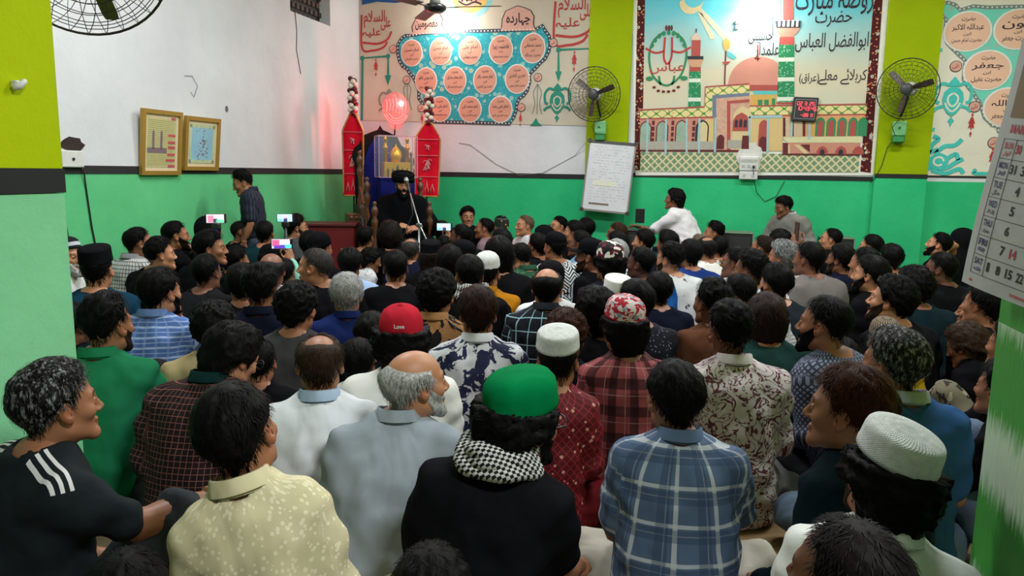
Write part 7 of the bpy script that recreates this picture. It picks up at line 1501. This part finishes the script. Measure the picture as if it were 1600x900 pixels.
# building
layer(Z, 'arcade_wall', [[(-0.826, 2.075), (0.026, 2.089), (0.434, 2.089), (0.459, 1.696), (-0.809, 1.683)]], .008, rose); layer(Z, 'frieze', [[(-0.829, 2.15), (-0.081, 2.185), (-0.079, 2.411), (0.405, 2.442), (0.41, 2.356), (-0.002, 2.33), (0.012, 2.082), (-0.825, 2.06)], [(0.42, 2.197), (1.668, 2.207), (1.669, 2.109), (0.427, 2.096)]], .0095, vine()); strokes(Z, 'frieze_line', [[(-0.83, 2.165), (-0.082, 2.199), (-0.087, 2.425), (0.404, 2.456)], [(0.42, 2.205), (1.673, 2.221)], [(-0.825, 2.06), (0.012, 2.082)], [(0.427, 2.096), (1.669, 2.109)]], .0115, rose2, .008)
layer(Z, 'frame_strip', [[(-0.002, 2.33), (0.41, 2.356), (0.413, 2.32), (0.044, 2.293), (0.056, 2.075), (0.013, 2.075)]], .0095, pm('slate', sr(104, 116, 136))); layer(Z, 'portal_wall', [[(0.044, 2.293), (0.413, 2.32), (0.452, 1.696), (0.078, 1.692)]], .0095, pm('portal rose', sr(204, 160, 138), scale=30, var=.2)); layer(Z, 'portal_frame', [[(0.167, 2.264), (0.415, 2.284), (0.417, 2.248), (0.205, 2.235), (0.237, 1.694), (0.201, 1.693)]], .011, rose2)
def archp(px, z0, z1, w_, pt=.5): x_ = px; return [(x_ - w_/2, z0), (x_ + w_/2, z0), (x_ + w_/2, z1 - w_ * pt), (x_ + w_ * .32, z1 - w_ * .18), (x_, z1), (x_ - w_ * .32, z1 - w_ * .18), (x_ - w_/2, z1 - w_ * pt)]
def arches(nm, lst, w_, mat, z): layer(Z, nm, [archp(a[0], a[1], b_[1], w_) for a, b_ in lst], z, mat)
arches('portal_arch', [((0.352, 1.695), (0.321, 2.205))], .21, buff, .011); arches('portal_niche', [((0.338, 1.922), (0.325, 2.133))], .18, rose2, .0125); arches('portal_window', [((0.285, 1.965), (0.28, 2.053)), ((0.335, 1.966), (0.33, 2.06)), ((0.385, 1.966), (0.38, 2.053))], .034, dkb, .014)
layer(Z, 'portal_floor', [[(0.201, 1.819), (0.366, 1.82), (0.372, 1.724), (0.206, 1.723)]], .0125, grey); layer(Z, 'portal_door', [[(0.363, 1.871), (0.434, 1.871), (0.444, 1.718), (0.358, 1.717)]], .014, mar); strokes(Z, 'portal_sill', [[(0.223, 1.936), (0.428, 1.959)]], .014, ochre, .010)
arches('arcade_arch', [((-0.753, 1.797), (-0.763, 2.038)), ((-0.556, 1.798), (-0.568, 2.045)), ((-0.332, 1.8), (-0.345, 2.053))], .145, mar, .0095); arches('arcade_opening', [((-0.753, 1.797), (-0.763, 2.023)), ((-0.556, 1.798), (-0.567, 2.03)), ((-0.332, 1.8), (-0.344, 2.038))], .118, pm('opening', sr(150, 172, 152), scale=10, var=.2), .011); arches('open_doorway', [((-0.096, 1.802), (-0.11, 2.053))], .15, dkb, .0095); arches('doorway_light', [((-0.089, 1.802), (-0.101, 2.031))], .11, buff, .011)
layer(Z, 'pier_panel', [[(x_ - .016, z_ - .025), (x_ + .016, z_ - .025), (x_ + .016, z_ + .025), (x_ - .016, z_ + .025)] for a in (1021, 1050, 1081) for b_ in range(4) for x_, z_ in [((-0.664, 2.015)[0] + (a - 1021) * .00785, (-0.664, 2.015)[1] - b_ * .068)]], .011, mar)
layer(Z, 'yellow_wall', [[(-0.067, 2.06), (0.028, 2.06), (0.043, 1.795), (-0.052, 1.795)], [(0.435, 2.075), (0.792, 2.089), (0.818, 1.7), (0.459, 1.696)]], .0095, pm('yellow wall', sr(206, 178, 122), scale=4)); layer(Z, 'plinth', [[(-0.814, 1.797), (0.057, 1.803), (0.062, 1.707), (-0.809, 1.698)]], .0115, grey); strokes(Z, 'plinth_line', [[(-0.809, 1.691), (0.445, 1.696)]], .013, mar, .012)
arches('side_door', [((0.12, 1.715), (0.11, 1.884))], .085, mar, .0125); arches('niche', [((0.594, 1.697), (0.571, 2.053))], .11, rose2, .011); arches('niche_door', [((0.594, 1.697), (0.583, 1.865))], .085, mar, .0125)
strokes(Z, 'column', [[(-0.734, 2.06), (-0.724, 1.654)], [(-0.516, 2.06), (-0.504, 1.641)], [(-0.279, 2.067), (-0.258, 1.659)], [(-0.133, 2.067), (-0.118, 1.66)], [(0.049, 2.075), (0.064, 1.677)], [(0.427, 2.089), (0.446, 1.681)], [(0.632, 2.075), (0.651, 1.683)]], .0145, paleb, .012); strokes(Z, 'cornice', [[(0.421, 2.082), (0.785, 2.089)]], .0145, paleb, .014)
layer(Z, 'right_wall', [[(0.792, 2.089), (1.657, 2.102), (1.643, 1.864), (0.808, 1.859)]], .0095, pm('right wall', sr(206, 150, 104))); layer(Z, 'right_door', [[(0.814, 2.074), (0.869, 2.074), (0.883, 1.866), (0.828, 1.866)], [(0.911, 2.06), (0.999, 2.089), (1.015, 1.867), (0.925, 1.867)]], .011, pm('door buff', sr(196, 172, 140))); layer(Z, 'dark_slot', [[(0.793, 2.075), (0.82, 2.074), (0.835, 1.866), (0.807, 1.866)], [(0.875, 2.089), (0.91, 2.074), (0.925, 1.867), (0.89, 1.866)], [(1.006, 2.089), (1.033, 2.089), (1.049, 1.867), (1.021, 1.867)]], .011, mar)
arches('green_arch', [((1.199, 1.868), (1.183, 2.081)), ((1.315, 1.869), (1.298, 2.081)), ((1.429, 1.869), (1.413, 2.081)), ((1.543, 1.87), (1.526, 2.081)), ((1.643, 1.871), (1.626, 2.081))], .098, grn, .011); arches('arch_window', [((1.199, 1.868), (1.186, 2.046)), ((1.315, 1.869), (1.301, 2.046)), ((1.429, 1.869), (1.415, 2.046)), ((1.543, 1.87), (1.529, 2.046))], .055, rose2, .0125)
strokes(Z, 'arch_pillar', [[(1.123, 2.074), (1.131, 1.868)], [(1.238, 2.074), (1.254, 1.869)], [(1.353, 2.074), (1.369, 1.869)], [(1.467, 2.074), (1.483, 1.87)], [(1.586, 2.074), (1.596, 1.87)]], .0125, ochre, .013); strokes(Z, 'column', [[(0.89, 2.074), (0.899, 1.845)], [(1.082, 2.074), (1.093, 1.832)]], .0145, paleb, .012)
layer(Z, 'balcony_slab', [[(0.815, 1.859), (1.643, 1.871), (1.642, 1.8), (0.861, 1.794), (0.817, 1.83)]], .0125, pm('pale slab', sr(206, 200, 156))); layer(Z, 'under_wall', [[(0.805, 1.794), (1.635, 1.8), (1.64, 1.666), (0.815, 1.656)]], .011, rose); layer(Z, 'stair', [[(0.932, 1.773), (0.987, 1.774), (1.104, 1.674), (1.049, 1.673)], [(0.869, 1.773), (0.89, 1.773), (0.897, 1.672), (0.876, 1.671)]], .0125, buff); layer(Z, 'stair_maroon_panel', [[(0.812, 1.794), (0.868, 1.787), (0.877, 1.664), (0.821, 1.663)], [(1.001, 1.774), (1.104, 1.775), (1.11, 1.688)]], .0125, mar)  # maroon panels of the mural beside the stairs
arches('low_arch', [((1.242, 1.668), (1.235, 1.761)), ((1.438, 1.67), (1.431, 1.763)), ((1.619, 1.672), (1.612, 1.765))], .12, rose2, .0125); arches('low_arch_door', [((1.242, 1.668), (1.237, 1.726)), ((1.438, 1.67), (1.434, 1.727))], .05, dkb, .014); strokes(Z, 'base_line', [[(0.814, 1.663), (1.64, 1.666)]], .014, mar, .010)
layer(Z, 'lattice_floor', [[(-0.801, 1.675), (1.64, 1.666), (1.642, 1.473), (-0.798, 1.439)]], .008, lattice())
# wreath
c = (-0.534, 2.736); strokes(Z, 'wreath_green', [curve([(c[0] + sg * .05, c[1] + .32), (c[0] + sg * .17, c[1] + .22), (c[0] + sg * .215, c[1] + .05), (c[0] + sg * .17, c[1] - .16), (c[0] + sg * .06, c[1] - .28)]) for sg in (-1, 1)] + [curve([(c[0] - .09, c[1] - .18), (c[0] - .07, c[1] - .26), (c[0], c[1] - .29), (c[0] + .07, c[1] - .26), (c[0] + .09, c[1] - .18)])], .008, grn, .013)
layer(Z, 'wreath_leaf', [ring((c[0] + .21 * math.cos(a), c[1] + .04 + .27 * math.sin(a)), .022, .030, 8) for a in np.linspace(.5, 2.64, 9)] + [ring((c[0] + sg * .20, c[1] - .21), .045, .028, 8) for sg in (-1, 1)], .0092, grn); layer(Z, 'wreath_bud', [ring((c[0] + x_, c[1] - .33 + y_), .022, .016, 8) for x_, y_ in ((-.14, .02), (-.09, -.02), (-.03, -.03), (.03, -.03), (.09, -.02), (.14, .02))] + [ring((c[0] + x_, c[1] + .36), .014, .035, 8) for x_ in (-.03, 0, .03)], .0092, mar)
strokes(Z, 'red_letter', [curve([(c[0] + sg * .04, c[1] + .26), (c[0] + sg * .045, c[1] + .05), (c[0] + sg * .02, c[1] - .03), (c[0], c[1] - .045)]) for sg in (-1, 1)] + [curve([(c[0] + sg * .05, c[1] + .10), (c[0] + sg * .15, c[1] + .085), (c[0] + sg * .26, c[1] + .14)]) for sg in (-1, 1)], .0095, redp, .012); b = MB(); write(b, 'عباس', (c[0] - .0, c[1] - .09), .40, .13, bw, .0095, .01); b.build('red_lettering', redp, Z)
for s_, cc_, w_, h_ in (('روضہ مبارک', (1.242, 3.332), .80, .30), ('حضرت', (1.25, 3.142), .38, .17), ('ابوالفضل العباس', (1.249, 2.896), .76, .36), ('کربلائے معلے', (1.391, 2.521), .50, .17), ('(عراق)', (1.043, 2.505), .21, .12), ('علمدار', (0.57, 2.815), .26, .18), ('حسینی', (0.491, 2.957), .26, .14)): b = MB(); write(b, s_, cc_, w_, h_, bw, .009, .006); b.build('black_lettering', ink, Z)
rebase(Z)

# --- right mural
Z = thing('right_medallion_mural', 'pale mural of name medallions and turquoise scrollwork right of the lime pilaster', 'mural', (3.2, 9.3, 1.5)); aqua, aqua2 = pm('aqua', sr(64, 186, 178)), sr(110, 200, 178)
layer(Z, 'plaster_ground', [[(2.289, 3.6), (4.48, 3.501), (4.746, 1.461), (2.301, 1.45)]], 0, creamR, .004)
F_ = [(2.31, 3.241), (2.375, 3.278), (2.452, 3.249), (2.506, 3.195), (2.625, 3.23), (2.778, 3.212), (2.957, 3.212), (3.341, 3.205), (3.695, 3.13), (3.862, 1.704), (3.329, 1.699), (3.201, 1.765), (3.101, 1.845), (3.053, 1.899), (3.001, 1.926), (2.983, 1.98), (2.933, 1.993), (2.898, 2.033), (2.851, 2.074), (2.818, 2.155), (2.785, 2.236), (2.743, 2.29), (2.714, 2.337), (2.658, 2.398), (2.607, 2.479), (2.604, 2.572), (2.606, 2.672), (2.552, 2.72), (2.511, 2.76), (2.415, 2.855), (2.379, 2.975), (2.379, 3.107), (2.339, 3.135)]
layer(Z, 'floral_field', [F_], .005, tilefield(aqua2)); strokes(Z, 'field_border', [F_ + [F_[0]]], .0075, pm('bead grey', sr(120, 130, 126)), .020)
b = MB(); pF = np.array(F_ + [F_[0]]); L_ = np.concatenate([[0], np.cumsum(np.linalg.norm(np.diff(pF, axis=0), axis=1))])
for q in np.arange(0, L_[-1], .045): b.prism(ring((np.interp(q, L_, pF[:, 0]), np.interp(q, L_, pF[:, 1])), .009, .009, 6), .008, .0095, bw)
o_ = b.build('border_beads', white_l, Z); o_['kind'] = 'stuff'; salmon = pm('light salmon', sr(226, 180, 156), scale=3, var=.05)
for c, lines in (((2.595, 2.973), (HZ, 'عبداللہ الاکبر', IB, 'حضرت امام حسن')), ((2.823, 2.569), (HZ, 'جعفر', IB, 'حضرت عقیل')), ((3.054, 2.181), (HZ, 'عبداللہ', IB, 'حضرت جعفر')), ((3.071, 2.983), (HZ, 'عون', IB, 'حضرت جعفر'))): medallion(Z, c, .215, .195, lines)
for c in ((2.519, 2.614), (2.741, 2.189), (2.964, 1.81)):
    layer(Z, 'pendant', [ring(c, .060, .060, 16)], .010, ink); d_ = layer(Z, 'pendant_face', [ring(c, .053, .053, 16)], .0125, pink); b = MB(); write(b, 'علی', c, .07, .06, bw, .015, .02); b.build('lettering', redp, d_)
tassel(Z, (2.729, 2.121), .85, redp); tassel(Z, (2.964, 1.756), .80, redp); ornament(Z, (2.523, 2.25), .92, aqua, creamR)
strokes(Z, 'aqua_bracket', [curve([(2.372, 2.79), (2.323, 2.777), (2.317, 2.711), (2.323, 2.442), (2.323, 2.033), (2.324, 1.964), (2.376, 1.944)]), curve([(2.819, 1.528), (2.803, 1.5), (2.824, 1.48), (3.047, 1.484), (3.291, 1.488)])], .010, aqua, .018)
c = (2.446, 1.605); layer(Z, 'corner_flower', [ring(c, .10, .09, 14)], .010, aqua); strokes(Z, 'corner_scroll', [curve([(c[0] + a * .8, c[1] + b_ * .8) for a, b_ in q]) for q in ([(-.10, -.12), (-.14, .05), (-.10, .22), (-.03, .30), (-.10, .34)], [(-.05, .10), (.05, .20), (.18, .22), (.26, .30)], [(.08, .02), (.20, .10), (.24, .02)], [(-.08, -.12), (.10, -.16), (.26, -.10), (.32, -.16)], [(.0, -.10), (.12, -.08), (.20, -.02), (.30, .04)], [(-.12, .12), (-.02, .16)])], .010, aqua, .022); strokes(Z, 'corner_eye', [curve([(c[0] + .05 * math.cos(a), c[1] + .045 * math.sin(a)) for a in np.linspace(0, 5.5, 10)])], .0125, creamR, .010)
rebase(Z)
